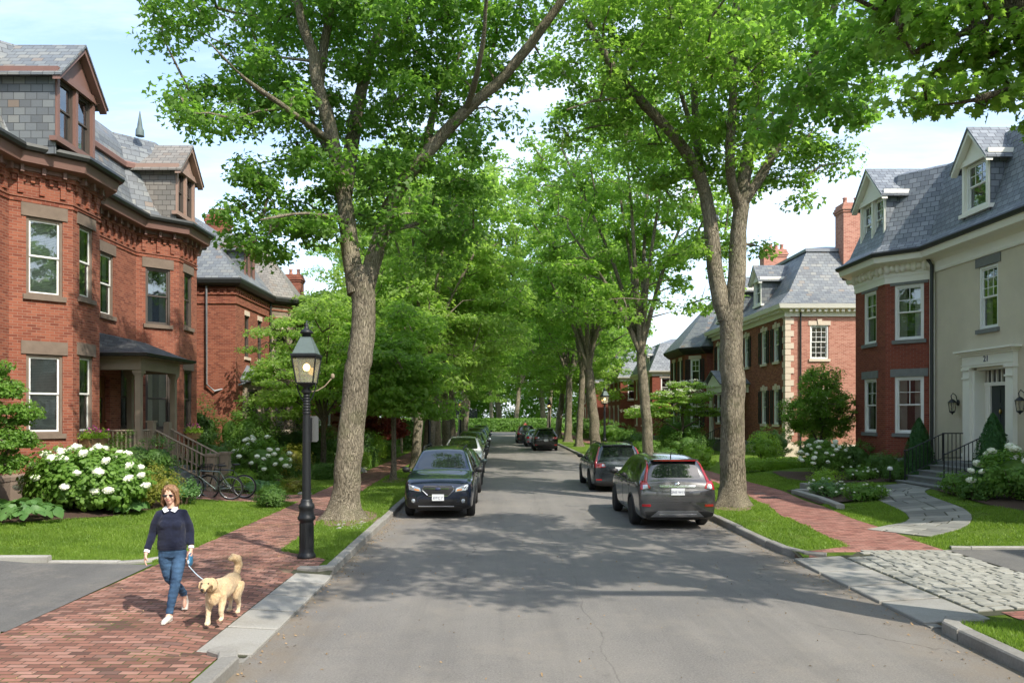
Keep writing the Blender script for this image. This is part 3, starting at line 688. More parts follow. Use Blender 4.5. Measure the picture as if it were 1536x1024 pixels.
# ------------------------------------------------------------------ house toolkit
class Pl:
    """a vertical wall plane: P(u,z,d) -> world; u along the wall, d outwards"""
    def __init__(s, p0, p1):
        s.p0 = Vector(p0[:2]); s.p1 = Vector(p1[:2]); s.L = (s.p1-s.p0).length; s.t = (s.p1-s.p0)/s.L; s.n = V(s.t.y,-s.t.x)
    def P(s, u, z, d=0): q = s.p0+s.t*u+s.n*d; return V(q.x,q.y,z)
    def box(s, mb, u0, u1, z0, z1, d0, d1, m=0):
        o = s.P(u0,z0,d0); mb.obox(o, s.P(u1,z0,d0)-o, s.P(u0,z0,d1)-o, V(0,0,z1-z0), m)
def wall_panel(mb, pl, z0, z1, ops, reveal=.16, m=0):
    us = sorted({0, pl.L} | {o['u']-o['w']/2 for o in ops} | {o['u']+o['w']/2 for o in ops})
    zs = sorted({z0, z1} | {o['z'] for o in ops} | {o['z']+o['h'] for o in ops})
    us = [u for u in us if 0 <= u <= pl.L]
    for a, b in zip(us, us[1:]):
        for c, d in zip(zs, zs[1:]):
            mu, mz = (a+b)/2, (c+d)/2
            if any(abs(mu-o['u']) < o['w']/2 and o['z'] < mz < o['z']+o['h'] for o in ops): continue
            mb.quad(pl.P(a,c), pl.P(b,c), pl.P(b,d), pl.P(a,d), m)
    for o in ops:
        a, b, c, d = o['u']-o['w']/2, o['u']+o['w']/2, o['z'], o['z']+o['h']; r = -reveal
        mb.quad(pl.P(a,c), pl.P(a,d), pl.P(a,d,r), pl.P(a,c,r), m); mb.quad(pl.P(b,d), pl.P(b,c), pl.P(b,c,r), pl.P(b,d,r), m)
        mb.quad(pl.P(a,d), pl.P(b,d), pl.P(b,d,r), pl.P(a,d,r), m); mb.quad(pl.P(b,c), pl.P(a,c), pl.P(a,c,r), pl.P(b,c,r), m)
def window(house, pl, o, name='window'):
    """o: u,w,z,h + style st: sash, cols, top, bot, lintel, sill, blind, shut, key"""
    st = o.get('st', {}); S = L[st.get('sash','sash_w')]; F2 = L[st.get('frame', st.get('sash','sash_w'))]
    a, b, c, d = o['u']-o['w']/2, o['u']+o['w']/2, o['z'], o['z']+o['h']; mb = MB()
    fw = st.get('fw', .07); B = lambda *k, m=0: pl.box(mb, *k, m)
    B(a, a+fw, c, d, -.15, -.03, m=1); B(b-fw, b, c, d, -.15, -.03, m=1); B(a+fw, b-fw, d-fw, d, -.15, -.03, m=1); B(a+fw, b-fw, c, c+fw*.8, -.15, -.02, m=1)
    a2, b2, c2, d2 = a+fw, b-fw, c+fw*.8, d-fw; mid = (c2+d2)/2; sw = .045
    for (x0,x1,y0,y1,dd,cols,rows) in ((a2,b2,mid,d2,-.07,st.get('cols',1),st.get('top',1)),(a2,b2,c2,mid+.03,-.10,st.get('cols',1) if st.get('bot',0) else 1,st.get('bot',1) or 1)):
        B(x0,x0+sw,y0,y1,dd-.03,dd); B(x1-sw,x1,y0,y1,dd-.03,dd); B(x0+sw,x1-sw,y1-sw,y1,dd-.03,dd); B(x0+sw,x1-sw,y0,y0+sw,dd-.03,dd)
        for i in range(1,cols): u = x0+(x1-x0)*i/cols; B(u-.011,u+.011,y0+sw,y1-sw,dd-.022,dd-.004)
        for i in range(1,rows): z = y0+(y1-y0)*i/rows; B(x0+sw,x1-sw,z-.011,z+.011,dd-.024,dd-.006)
    win = mk(name, mb, [S, F2], house, label=o.get('lab'))
    g = MB(); g.quad(pl.P(a2+.01,mid,-.085), pl.P(b2-.01,mid,-.085), pl.P(b2-.01,d2,-.085), pl.P(a2+.01,d2,-.085)); g.quad(pl.P(a2+.01,c2,-.115), pl.P(b2-.01,c2,-.115), pl.P(b2-.01,mid,-.115), pl.P(a2+.01,mid,-.115))
    mk('pane', g, L['glass'], win, uv=False)
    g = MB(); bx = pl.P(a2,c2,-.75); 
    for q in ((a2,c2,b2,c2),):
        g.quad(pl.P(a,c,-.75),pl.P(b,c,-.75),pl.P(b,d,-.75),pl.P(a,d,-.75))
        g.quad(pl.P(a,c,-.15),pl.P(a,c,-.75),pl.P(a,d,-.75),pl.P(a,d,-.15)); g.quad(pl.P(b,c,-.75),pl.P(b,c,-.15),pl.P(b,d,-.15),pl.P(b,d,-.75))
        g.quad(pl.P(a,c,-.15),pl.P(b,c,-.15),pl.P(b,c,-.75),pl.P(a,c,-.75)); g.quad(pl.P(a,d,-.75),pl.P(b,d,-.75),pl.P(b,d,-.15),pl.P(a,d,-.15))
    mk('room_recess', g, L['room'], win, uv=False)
    bl = st.get('blind')
    if bl:
        g = MB()
        if bl == 'slats':
            z0 = d2-(d2-c2)*o.get('drop',.95); z = z0
            while z < d2: g.obox(pl.P(a2+.02,z,-.17), pl.P(b2-.02,z,-.17)-pl.P(a2+.02,z,-.17), pl.P(0,0,-.014)-pl.P(0,0,0)+V(0,0,.036), V(0,0,.003)); z += .042
        else:
            k = 14
            for (u0,u1) in ((a2,a2+(b2-a2)*.34),(b2-(b2-a2)*.34,b2)):
                for i in range(k):
                    p, q = u0+(u1-u0)*i/k, u0+(u1-u0)*(i+1)/k; da, db = -.22+.03*(i%2), -.22+.03*((i+1)%2)
                    g.quad(pl.P(p,c2,da),pl.P(q,c2,db),pl.P(q,d2,db),pl.P(p,d2,da))
        mk('blind' if bl == 'slats' else 'curtain', g, L['curtain'], win, uv=False)
    if st.get('lintel'):
        g = MB(); lh = st.get('lh',.26); e = st.get('le',.12); B2 = pl.box
        B2(g, a-e, b+e, d, d+lh, -.1, .03)
        if st.get('key'): g.prism([pl.P(o['u']-.08,d,.03),pl.P(o['u']+.08,d,.03),pl.P(o['u']+.13,d+lh+.09,.03),pl.P(o['u']-.13,d+lh+.09,.03)], pl.P(0,0,.04)-pl.P(0,0,0))
        mk('lintel', g, L[st['lintel']], win)
    if st.get('sill'):
        g = MB(); pl.box(g, a-.08, b+.08, c-.13, c, -.12, .07); mk('sill', g, L[st['sill']], win)
    if st.get('shut'):
        for s in (-1,1):
            g = MB(); u0 = a-.02-.36 if s < 0 else b+.02; u1 = u0+.36
            for q in ((u0,u0+.05,c,d),(u1-.05,u1,c,d),(u0+.05,u1-.05,c,c+.07),(u0+.05,u1-.05,d-.07,d),(u0+.05,u1-.05,(c+d)/2-.03,(c+d)/2+.03)): pl.box(g, *q, .02, .06)
            z = c+.08
            while z < d-.08:
                if abs(z-(c+d)/2) > .05: g.obox(pl.P(u0+.05,z,.025), pl.P(u1-.05,z,.025)-pl.P(u0+.05,z,.025), pl.P(0,0,.018)-pl.P(0,0,0)-V(0,0,.02), V(0,0,.008))
                z += .05
            mk('shutter', g, L['shutter'], win)
    return win
def off_poly(pts, d, closed=True):
    """offset outwards (right of direction) by d"""
    P = [Vector(p) for p in pts]; n = len(P); res = []
    for i in range(n):
        if closed or 0 < i < n-1:
            a, b, c = P[i-1], P[i], P[(i+1)%n]
            d1, d2 = (b-a).normalized(), (c-b).normalized(); n1, n2 = V(d1.y,-d1.x), V(d2.y,-d2.x)
            m = (n1+n2); m = m/max(.25, m.dot(n1)) if m.length > 1e-6 else n1
        else:
            a, b = (P[0],P[1]) if i == 0 else (P[-2],P[-1]); d1 = (b-a).normalized(); m = V(d1.y,-d1.x)
        res.append(P[i]+m*d)
    return res
def sweep(mb, pts, prof, closed=True, m=0):
    rings = [[(q.x,q.y,z) for q in off_poly(pts,d,closed)] for d, z in prof]; n = len(pts); vs = [v for r in rings for v in r]; fs = []
    for k in range(len(prof)-1):
        for i in range(n if closed else n-1):
            j = (i+1)%n; fs.append((k*n+i, k*n+j, (k+1)*n+j, (k+1)*n+i))
    mb.add(vs, fs, m)
def brackets(mb, pts, edges, sp, z0, z1, dep, w, m=0, d0=0.0):
    n = len(pts)
    for e in edges:
        pl = Pl(pts[e], pts[(e+1)%n]); k = max(1, round(pl.L/sp))
        for i in range(k): u = pl.L*(i+.5)/k; pl.box(mb, u-w/2, u+w/2, z0, z1, d0, dep, m)
def roof_rings(mb, rings, m=0, cap=True, capm=None):
    """rings: list of point lists (same count) with z"""
    n = len(rings[0]); vs = [v for r in rings for v in r]; fs = []; 
    for k in range(len(rings)-1):
        for i in range(n): j = (i+1)%n; fs.append((k*n+i,k*n+j,(k+1)*n+j,(k+1)*n+i))
    if cap: fs.append(tuple((len(rings)-1)*n+i for i in range(n)))
    mb.add(vs, fs, m)
def ring(pts, d, z): return [(q.x,q.y,z) for q in off_poly(pts,d)]
def build_walls(house, pts, z0, z1, mat, ops, name='wall', mats=None, skip=()):
    """ops: {edge: [openings]}; mats: {edge: material key}"""
    keys = [mat]+sorted({v for v in (mats or {}).values()}-{mat}); mb = MB(); pls = {}
    for e in range(len(pts)):
        pl = pls[e] = Pl(pts[e], pts[(e+1)%len(pts)])
        if e in skip: continue
        wall_panel(mb, pl, z0, z1, ops.get(e, []), m=keys.index((mats or {}).get(e, mat)))
    w = mk(name, mb, [L[k] for k in keys], house)
    for e, lst in ops.items():
        for o in lst:
            if not o.get('hole'): window(house, pls[e], o)
    return w, pls
def dormer(house, p, nrm, w, z0, z1, zr, depth, nwin, trim, slate, sash, wh=None, wz=None, over=.22, roofmat=None, st=None):
    """gabled dormer: front plane centre p (x,y), outward normal nrm; walls z0..z1, ridge zr"""
    nn = Vector(nrm).normalized(); t = V(-nn.y, nn.x); p = Vector(p)
    pl = Pl(p-t*w/2, p+t*w/2); P = pl.P
    if pl.n.dot(nn) < 0: pl = Pl(p+t*w/2, p-t*w/2); P = pl.P
    ww = (w-.16*(nwin+1))/nwin; wz = wz or z0+.12; wh = wh or z1-.22-wz; ops = []
    for i in range(nwin): ops.append(dict(u=.16+ww/2+i*(ww+.16), w=ww, z=wz, h=wh, st=dict(sash=sash, fw=.04, **(st or {}))))
    mb = MB(); wall_panel(mb, pl, z0, z1, ops, reveal=.16)
    for i in range(nwin+1): u = .08+i*(ww+.16); pl.box(mb, u-.055, u+.055, z0, z1-.16, .0, .05)
    pl.box(mb, -.06, w+.06, z1-.18, z1, -.1, .10); pl.box(mb, -.10, w+.10, z0-.08, z0+.04, -.1, .09)
    # pediment
    mb.prism([P(-.02,z1,.0),P(w+.02,z1,.0),P(w/2,zr-.06,.0)], P(0,0,.05)-P(0,0,0))
    e = over; s = (zr-z1)/(w/2)
    for sg in (-1,1):   # raking boards and side eaves
        u0 = w/2+sg*(w/2+e); zz = z1-e*s
        mb.prism([P(u0,zz,.06),P(w/2,zr,.06),P(w/2,zr-.16,.06),P(u0,zz-.13,.06)], P(0,0,.2)-P(0,0,0))
        ua, ub = (-e+.02,-.0) if sg < 0 else (w, w+e-.02)
        pl.box(mb, ua, ub, z1-.16, z1-.02, -depth+.02, .18)
    d = mk('dormer', mb, L[trim], house)
    for o in ops: window(d, pl, o)
    for ca, cb in ((.005,.05),(w-.05,w-.005)):
        mb = MB(); pl.box(mb, ca, cb, z0-.4, z1-.02, -depth, -.001); mk('cheek', mb, L[slate], d)
    mb = MB()
    for sg in (-1,1):
        u0 = w/2+sg*(w/2+e+.03); zz = z1-(e+.03)*s
        mb.prism([P(u0,zz,.30),P(w/2,zr,.30),P(w/2,zr+.07,.30),P(u0,zz+.06,.30)], P(0,0,-depth-.3)-P(0,0,0))
    mk('dormer_roof', mb, L[roofmat or slate], d)
    return d
def chimney(house, x0, x1, y0, y1, z0, z1, mat, pots=3):
    mb = MB(); mb.box(x0,x1,y0,y1,z0,z1-.5)
    for i, e in enumerate((.05,.10,.05)): mb.box(x0-e,x1+e,y0-e,y1+e,z1-.5+.12*i,z1-.5+.12*(i+1))
    mb.box(x0-.0,x1+.0,y0,y1,z1-.14,z1)
    c = mk('chimney', mb, L[mat], house)
    mb = MB()
    ln, al = ((x1-x0), 0) if (x1-x0) > (y1-y0) else ((y1-y0), 1)
    for i in range(pots):
        f = (i+.5)/pots; x, y = (x0+ln*f,(y0+y1)/2) if al == 0 else ((x0+x1)/2, y0+ln*f)
        mb.lathe([(.13,z1-.02),(.12,z1+.1),(.10,z1+.3),(.13,z1+.33),(.13,z1+.38),(.08,z1+.38)], (x,y,0), 10)
    mk('chimney_pot', mb, L['brick_pk'], c)
def downspout(house, pts, r=.05, mat='gutter'):
    mb = MB(); mb.tube(pts, r, 8); return mk('downspout', mb, L[mat], house)

# ------------------------------------------------------------------ LEFT duplex of red brick with two canted bays
H = thing('brick_house', 'red brick double house with two canted bays and a tan porch, nearest on the left', 'house', (-17,24,.2), 'red brick houses')
fp = [(-24,14),(-12.56,14),(-12.56,19.74),(-11.5,20.8),(-11.5,22.2),(-12.56,23.26),(-12.56,26.7),(-11.5,27.76),(-11.5,29.4),(-12.56,30.46),(-12.56,31),(-24,31)]
sA = dict(sash='sash_w', frame='stone', lintel='stone', sill='stone', lh=.34, blind='slats')
sB = dict(sash='sash_d', lintel='stone', sill='stone', lh=.34, blind='drape')
sC = dict(sA, blind='drape')
def W(u,w,z,h,st,**k): return dict(u=u,w=w,z=z,h=h,st=st,**k)
ops = {1:[W(4.6,1.0,5.85,2.0,sA)], 2:[W(.82,.86,5.8,2.05,sA,drop=.99), W(.82,.86,2.15,2.1,sA,drop=.99)],
       3:[W(.68,.72,5.9,2.0,sC), W(.68,.72,2.15,2.15,sC)],
       5:[W(1.45,.85,5.85,2.0,sC), W(1.15,1.0,1.5,2.4,dict(), hole=True), W(2.75,.8,2.2,2.1,sB)],
       6:[W(.75,.86,5.85,2.0,sB), W(.75,.86,2.15,2.15,sB)], 7:[W(.82,.72,5.9,2.0,sB), W(.82,.72,2.15,2.15,sB)],
       9:[]}
build_walls(H, fp, .1, 9.1, 'brick', ops)
mb = MB(); sweep(mb, fp, [(.0,.95),(.07,.95),(.07,1.05),(.0,1.12)]); sweep(mb, fp, [(.05,0),(.05,.95),(.0,.95)]); mk('foundation', mb, L['stone'], H)
mb = MB()   # corbelled brick frieze
for z in (8.2,8.32): sweep(mb, fp, [(.0,z),(.03,z),(.03,z+.06),(.0,z+.06)])
brackets(mb, fp, range(0,10), .22, 8.72, 8.88, .06, .1); brackets(mb, fp, range(0,10), .44, 8.42, 8.95, .07, .13)
sweep(mb, fp, [(.0,8.88),(.08,8.88),(.08,9.0),(.0,9.0)]); mk('corbel_frieze', mb, L['brick'], H)
mb = MB(); sweep(mb, fp, [(.0,9.0),(.13,9.0),(.13,9.1),(.42,9.14),(.45,9.28),(.48,9.42),(.48,9.46)])
brackets(mb, fp, range(0,10), .44, 8.93, 9.12, .24, .085, d0=.02); mk('cornice', mb, L['trim_br'], H)
mb = MB(); sweep(mb, fp, [(.46,9.40),(.58,9.42),(.62,9.50),(.60,9.58),(.46,9.56),(.05,9.60)]); mk('gutter', mb, L['gutter'], H)
mb = MB(); roof_rings(mb, [ring(fp,.12,9.58), ring(fp,-.12,10.0), ring(fp,-.36,10.75), ring(fp,-.55,11.4)], cap=False)
sweep(mb, fp, [(-.50,11.55),(-.66,12.1),(-1.05,12.66)]); rg = ring(fp,-1.05,12.66); mb.add(rg,[tuple(range(len(rg)))]); mk('roof', mb, L['slate'], H)
mb = MB(); sweep(mb, fp, [(-.60,11.33),(-.42,11.35),(-.40,11.5),(-.48,11.57)]); mk('roof_curb', mb, L['trim_br'], H)
dormer(H, (-11.42,20.78), (1,0), 1.9, 9.8, 11.6, 12.6, 2.6, 2, 'trim_br', 'slate', 'sash_d', wh=1.5)
dormer(H, (-11.42,28.1), (1,0), 1.65, 9.85, 11.55, 12.45, 2.2, 2, 'trim_br2', 'slate_w', 'sash_d', wh=1.45)
mb = MB(); mb.tube([(-12.75,27.4,12.6),(-12.75,27.4,12.8),(-12.75,27.4,12.9),(-12.75,27.4,13.0),(-12.75,27.4,13.5)], [.16,.15,.10,.09,.012], 8); mk('finial', mb, L['copper'], H)
# porch
pf = [(-12.56,23.1),(-10.85,23.1),(-10.85,26.15),(-12.56,26.15)]; zf = 1.32
mb = MB(); mb.box(-12.56,-10.75,23.0,26.4,zf-.12,zf); mk('porch_floor', mb, L['trim_tan'], H)
mb = MB(); mb.box(-12.5,-10.85,23.1,26.3,.1,zf-.13); mk('porch_base', mb, L['brick'], H)
for (x,y) in ((-10.92,23.4),(-10.92,25.9),(-12.4,25.95)):
    mb = MB(); mb.box(x-.085,x+.085,y-.085,y+.085,zf,4.0)
    for a,b,e in ((zf,zf+.20,.115),(zf+.20,zf+.25,.10),(3.85,3.92,.11),(3.92,4.02,.14)): mb.box(x-e,x+e,y-e,y+e,a,b)
    mk('porch_column', mb, L['trim_tan'], H)
mb = MB(); mb.box(-12.56,-10.78,23.22,23.52,4.02,4.38); mb.box(-12.56,-10.78,25.78,26.08,4.02,4.38); mb.box(-11.06,-10.78,23.523,25.777,4.02,4.38)
rp = [(-12.56,22.9),(-10.5,22.9),(-10.5,26.4),(-12.56,26.4)]
mb.box(-12.56,-10.55,22.95,26.35,4.38,4.46); mb.box(-12.5,-11.1,23.5,25.8,4.30,4.379)
mk('porch_beam', mb, L['trim_tan'], H)
mb = MB(); vs = [(-12.6,22.85,4.47),(-10.45,22.85,4.47),(-10.45,26.45,4.47),(-12.6,26.45,4.47),(-12.55,23.9,5.25),(-12.55,25.4,5.25),(-11.5,24.2,5.0),(-11.5,25.1,5.0)]
mb.add(vs, [(0,1,6,4),(1,2,7,6),(2,3,5,7),(4,6,7,5),(0,3,2,1)]); mk('porch_roof', mb, L['shingle'], H)
mb = MB(); sweep(mb, [(-12.6,22.85),(-10.45,22.85),(-10.45,26.45),(-12.6,26.45)], [(-.02,4.40),(.05,4.42),(.07,4.50),(.0,4.52)], closed=False); mk('porch_gutter', mb, L['gutter'], H)
def balusters(mb, a, b, za, zb, h, sp=.13, r=.02, rail=.035, bot=.1):
    a, b = Vector(a), Vector(b); ln = (b-a).length; k = max(2, round(ln/sp))
    for i in range(k+1):
        q = a+(b-a)*i/k; z = za+(zb-za)*i/k; mb.box(q.x-r,q.x+r,q.y-r,q.y+r,z+bot,z+h)
    for zz, rr_ in ((h,rail),(bot,rail*.8)): mb.tube([(a.x,a.y,za+zz),(b.x,b.y,zb+zz)], rr_, 4, smooth=False)
mb = MB(); balusters(mb, (-12.4,23.2), (-10.95,23.2), zf, zf, .85); mk('porch_railing', mb, L['trim_tan'], H)
mb = MB(); balusters(mb, (-10.9,23.5),(-10.9,24.15), zf, zf, .85); mb.box(-11.0,-10.8,24.12,24.32,zf,zf+1.1); mb.box(-11.03,-10.77,24.09,24.35,zf+1.1,zf+1.15); mk('porch_railing', mb, L['trim_tan'], H)
mb = MB(); balusters(mb, (-10.9,25.45),(-10.9,25.85), zf, zf, .85); mb.box(-11.0,-10.8,25.3,25.5,zf,zf+1.1); mk('porch_railing', mb, L['trim_tan'], H)
mb = MB(); ns = 6; 
for i in range(ns): x0 = -10.8+.3*i; mb.box(x0,x0+.32,24.25,25.4,.1,zf-(i+1)*(zf-.33)/ns+.0)
mk('porch_steps', mb, L['stone_g'], H)
for yy in (24.22,25.42):
    mb = MB(); balusters(mb, (-10.8,yy), (-9.05,yy), zf, .42, .85, sp=.14)
    mb.box(-9.12,-8.86,yy-.13,yy+.13,.2,1.35); mb.box(-9.16,-8.82,yy-.17,yy+.17,1.35,1.43)
    mk('stair_railing', mb, L['wood_old'], H)
pl = Pl(fp[5], fp[6]); mb = MB(); pl.box(mb, .65,1.65,1.45,3.9,-.3,-.17); 
for (u0,u1,z0,z1) in ((.78,1.1,1.6,2.3),(1.2,1.52,1.6,2.3),(.78,1.1,3.3,3.8),(1.2,1.52,3.3,3.8)): pl.box(mb,u0,u1,z0,z1,-.169,-.15)
d = mk('door', mb, L['door_br'], H); mb = MB(); pl.box(mb,.85,1.45,2.4,3.2,-.168,-.15); mk('pane', mb, L['carglass'], d)
mb = MB(); mb.ell((pl.P(1.55,2.45,-.1)), (.03,.03,.03)); mk('handle', mb, L['brass'], d)
downspout(H, [(-12.45,23.35,9.2),(-12.45,23.35,1.0)], .045, 'stone')
# flat chimney mass further back
chimney(H, -18.6,-17.4,29.2,30.2,11.8,14.2,'brick')

# ------------------------------------------------------------------ LEFT second house: brick with rough stone turret
H = thing('brick_house', 'brick house with rough stone turret and hipped roof, second on the left', 'house', (-17,38,.2), 'red brick houses')
fp = [(-26,33.8),(-11.5,33.8),(-11.5,38.9),(-10.6,39.8),(-10.6,42.2),(-11.5,43.1),(-11.5,46),(-26,46)]
sD = dict(sash='sash_d', lintel='limestone', sill='limestone', lh=.22, le=.03)
ops = {1:[W(1.5,.62,5.3,1.9,sD), W(3.4,.62,5.3,1.9,sD), W(3.9,.6,1.8,1.7,sD)], 2:[W(.63,.7,5.3,1.7,sD), W(.63,.7,1.9,1.8,sD)], 3:[W(1.2,.9,5.3,1.7,sD), W(1.2,.9,1.9,1.8,sD)], 0:[]}
build_walls(H, fp, .1, 8.5, 'brick', ops, mats={2:'rough_stone',3:'rough_stone',4:'rough_stone'})
mb = MB(); 
for z in (7.55,7.95,8.15): sweep(mb, fp, [(.0,z),(.05,z),(.05,z+.07),(.0,z+.07)])
brackets(mb, fp, (0,1), .3, 7.98, 8.15, .06, .12); mk('corbel_frieze', mb, L['brick'], H)
mb = MB(); sweep(mb, fp, [(.0,8.3),(.2,8.32),(.32,8.42),(.36,8.56),(.34,8.64),(.0,8.66)]); mk('gutter', mb, L['gutter'], H)
bx = [(-26,33.8),(-11.5,33.8),(-11.5,46),(-26,46)]
mb = MB(); roof_rings(mb, [ring(bx,.25,8.64), ring(bx,-2.6,11.9), ring(bx,-3.6,12.5)]); mk('roof', mb, L['slate'], H)
tb = [(-13.5,38.7),(-11.4,38.7),(-10.35,39.75),(-10.35,42.25),(-11.4,43.3),(-13.5,43.3)]
mb = MB(); apx = V(-12.4,41.0,11.6); n_ = len(tb); mb.add([(x,y,8.66) for x, y in tb]+[apx], [(i,(i+1)%n_,n_) for i in range(n_)]); mk('turret_roof', mb, L['slate_w'], H)
dormer(H, (-11.75,36.4), (1,0), 1.5, 8.9, 10.5, 11.2, 2.2, 2, 'trim_br', 'slate', 'sash_d', wh=1.2)
ob = [(-11.5,34.7),(-10.8,35.3),(-10.8,36.9),(-11.5,37.5)]
mb = MB(); 
oo = {0:[W(.46,.5,1.9,1.9,dict(sash='sash_d'))], 1:[W(.8,.9,1.9,1.9,dict(sash='sash_d'))]}
build_walls(H, ob, .1, 4.2, 'rough_stone', oo, name='bay_wall', skip=(3,))
mb = MB(); n_ = 4; mb.add([(x,y,4.25) for x, y in [(q.x,q.y) for q in off_poly(ob,.28)]]+[(-11.52,35.3,4.95),(-11.52,36.9,4.95)], [(0,1,4),(1,2,5,4),(2,3,5),(3,2,1,0)])
sweep(mb, ob, [(.1,4.1),(.26,4.14),(.28,4.26)]); mk('bay_roof', mb, L['lead'], H)
downspout(H, [(-12.75,33.68,8.4),(-12.75,33.68,4.0),(-12.4,33.68,3.7),(-11.42,34.2,4.0),(-11.3,34.5,4.1)], .045, 'lead')
downspout(H, [(-11.4,38.7,8.4),(-11.4,38.7,.5)], .045)
chimney(H, -15.0,-14.0,39.6,40.5,11.5,13.0,'brick',4)
mb = MB(); sweep(mb, fp, [(.08,0),(.08,.9),(.0,.98)]); mk('foundation', mb, L['stone_g'], H)

def plain_house(label, fp, zt, roofs, wall, roofk, ops, cornice, loc, group, gut=.35, base='stone_g'):
    h = thing('brick_house', label, 'house', loc, group); build_walls(h, fp, .1, zt, wall, ops)
    mb = MB(); sweep(mb, fp, [(.0,zt-.35),(.06,zt-.35),(.06,zt-.2),(gut*.6,zt-.12),(gut,zt),(gut+.03,zt+.1),(.0,zt+.12)]); mk('cornice', mb, L[cornice], h)
    mb = MB(); roof_rings(mb, roofs); mk('roof', mb, L[roofk], h)
    mb = MB(); sweep(mb, fp, [(.06,0),(.06,.8),(.0,.85)]); mk('foundation', mb, L[base], h); return h
# third house on the left, mostly behind the trees
fp = [(-25,50),(-12,50),(-12,64),(-25,64)]; s1 = dict(sash='sash_w', lintel='stone_g', sill='stone_g')
H = plain_house('brick house glimpsed through the layered light green trees on the left', fp, 8.2, [ring(fp,.3,8.3),ring(fp,-1.0,10.6),ring(fp,-2.4,11.2)], 'brick', 'slate',
    {0:[W(10,1,5,1.8,s1),W(12,1,5,1.8,s1)], 1:[W(u,1,z,1.8,s1) for u in (2,5,9,12) for z in (1.9,5.1)]}, 'trim_br', (-18,56,.2), 'red brick houses')
chimney(H, -13.9,-12.9,50.4,51.3,9.0,11.9,'brick',2)

# houses added beside and behind the viewer (seen only in window reflections)
fp = [(-25,-9),(-13,-9),(-13,7),(-25,7)]
H = plain_house('red brick house added on the left just behind the viewer, out of frame', fp, 8.8, [ring(fp,.3,8.9),ring(fp,-1.0,11.3),ring(fp,-2.4,11.8)], 'brick', 'slate', {1:[W(u,1,z,1.8,s1) for u in (3,8,13) for z in (1.9,5.4)]}, 'trim_br', (-19,-1,.2), 'red brick houses')
fp = [(26,7.5),(15.3,7.5),(15.3,-10),(26,-10)]
H = plain_house('red brick house added on the right just behind the viewer, out of frame', fp, 8.3, [ring(fp,.3,8.4),ring(fp,-1.0,11.0),ring(fp,-2.4,11.5)], 'brick_dk', 'slate_b', {1:[W(u,1,z,1.8,s1) for u in (3,9,15) for z in (1.9,5.4)]}, 'trim_w', (20,-1,.2), 'red brick houses')
# ------------------------------------------------------------------ RIGHT stucco house with brick bay
H = thing('stucco_house', 'grey beige stucco house with a red brick bay and white doorway, nearest on the right', 'house', (19,24,.45))
fp = [(26,31.4),(15.1,31.4),(15.1,31.0),(14.0,29.9),(14.0,27.6),(15.1,26.5),(15.1,12.5),(26,12.5)]
sE = dict(sash='sash_w', lintel='stone_g', sill='stone_g', lh=.28, le=.14, cols=2, top=2, bot=0, fw=.085, blind='drape')
sF = dict(sE, cols=3, top=3)
ops = {3:[W(1.15,.95,5.3,1.95,sE), W(1.15,.95,2.0,2.0,sE)], 4:[W(.78,.95,5.3,1.95,sE), W(.78,.95,2.0,2.0,sE)],
       5:[W(2.95,.92,5.3,1.95,sF), W(3.08,1.75,1.2,3.05,dict(),hole=True), W(8.2,.95,5.3,1.95,sF), W(8.2,.95,2.0,2.0,sF)], 2:[W(.78,.95,5.3,1.95,sE)]}
w_, pls = build_walls(H, fp, .2, 8.1, 'stucco', ops, mats={1:'brick_dk',2:'brick_dk',3:'brick_dk',4:'brick_dk'})
mb = MB(); sweep(mb, fp[1:6], [(.0,7.35),(.04,7.35),(.04,7.9),(.0,7.9)], closed=False); sweep(mb, fp, [(.0,7.55),(.05,7.55),(.07,7.62),(.05,7.68),(.05,7.9),(.16,8.0),(.52,8.05),(.55,8.2),(.60,8.32),(.0,8.34)]); mk('cornice', mb, L['trim_w'], H)
mb = MB()   # carved scroll brackets under the bay eaves
for e in (2,3,4):
    pl = pls[e]
    for k in range(9):
        u = pl.L*(k+.5)/9; hh = .10+.10*abs(math.cos(k*1.3))
        mb.ell(pl.P(u,7.86,.10), (.11,.11,hh), 8, k=6)
mk('carved_ornament', mb, L['trim_w'], H)
mb = MB(); sweep(mb, fp, [(.52,8.24),(.64,8.26),(.68,8.36),(.64,8.42),(.10,8.44)]); mk('gutter', mb, L['gutter'], H)
mb = MB(); roof_rings(mb, [ring(fp,.55,8.42), ring(fp,.2,8.72), ring(fp,-.15,9.6), ring(fp,-.42,10.6), ring(fp,-.60,11.35)], cap=False)
rg0 = ring(fp,-.60,11.35); rg1 = ring(fp,-.95,11.5); roof_rings(mb, [rg0, rg1]); mk('roof', mb, L['slate_b'], H)
dormer(H, (14.05,28.6), (-1,0), 1.9, 8.95, 10.75, 11.75, 3.2, 2, 'trim_w', 'slate_b', 'sash_w', wh=1.5, st=dict(cols=2,top=2), roofmat='slate_b')
dormer(H, (14.95,23.9), (-1,0), 1.35, 9.0, 10.7, 11.55, 2.4, 1, 'trim_w', 'slate_b', 'sash_w', wh=1.4, st=dict(cols=3,top=2))
dormer(H, (14.95,17.9), (-1,0), 1.35, 9.0, 10.7, 11.55, 2.4, 1, 'trim_w', 'slate_b', 'sash_w', wh=1.4, st=dict(cols=3,top=2))
downspout(H, [(14.62,26.5,8.3),(14.85,26.5,8.1),(14.97,26.38,7.8),(14.97,26.38,.5)], .06)
mb = MB(); mb.box(14.97,15.1,26.42,26.52,.3,7.6); mk('corner_board', mb, L['trim_w'], H)
mb = MB(); mb.tube([(15.05,26.45,8.5),(15.35,26.2,9.6),(15.62,26.0,10.6),(15.75,25.95,11.4)], .05, 6); mk('valley_flashing', mb, L['lead'], H)
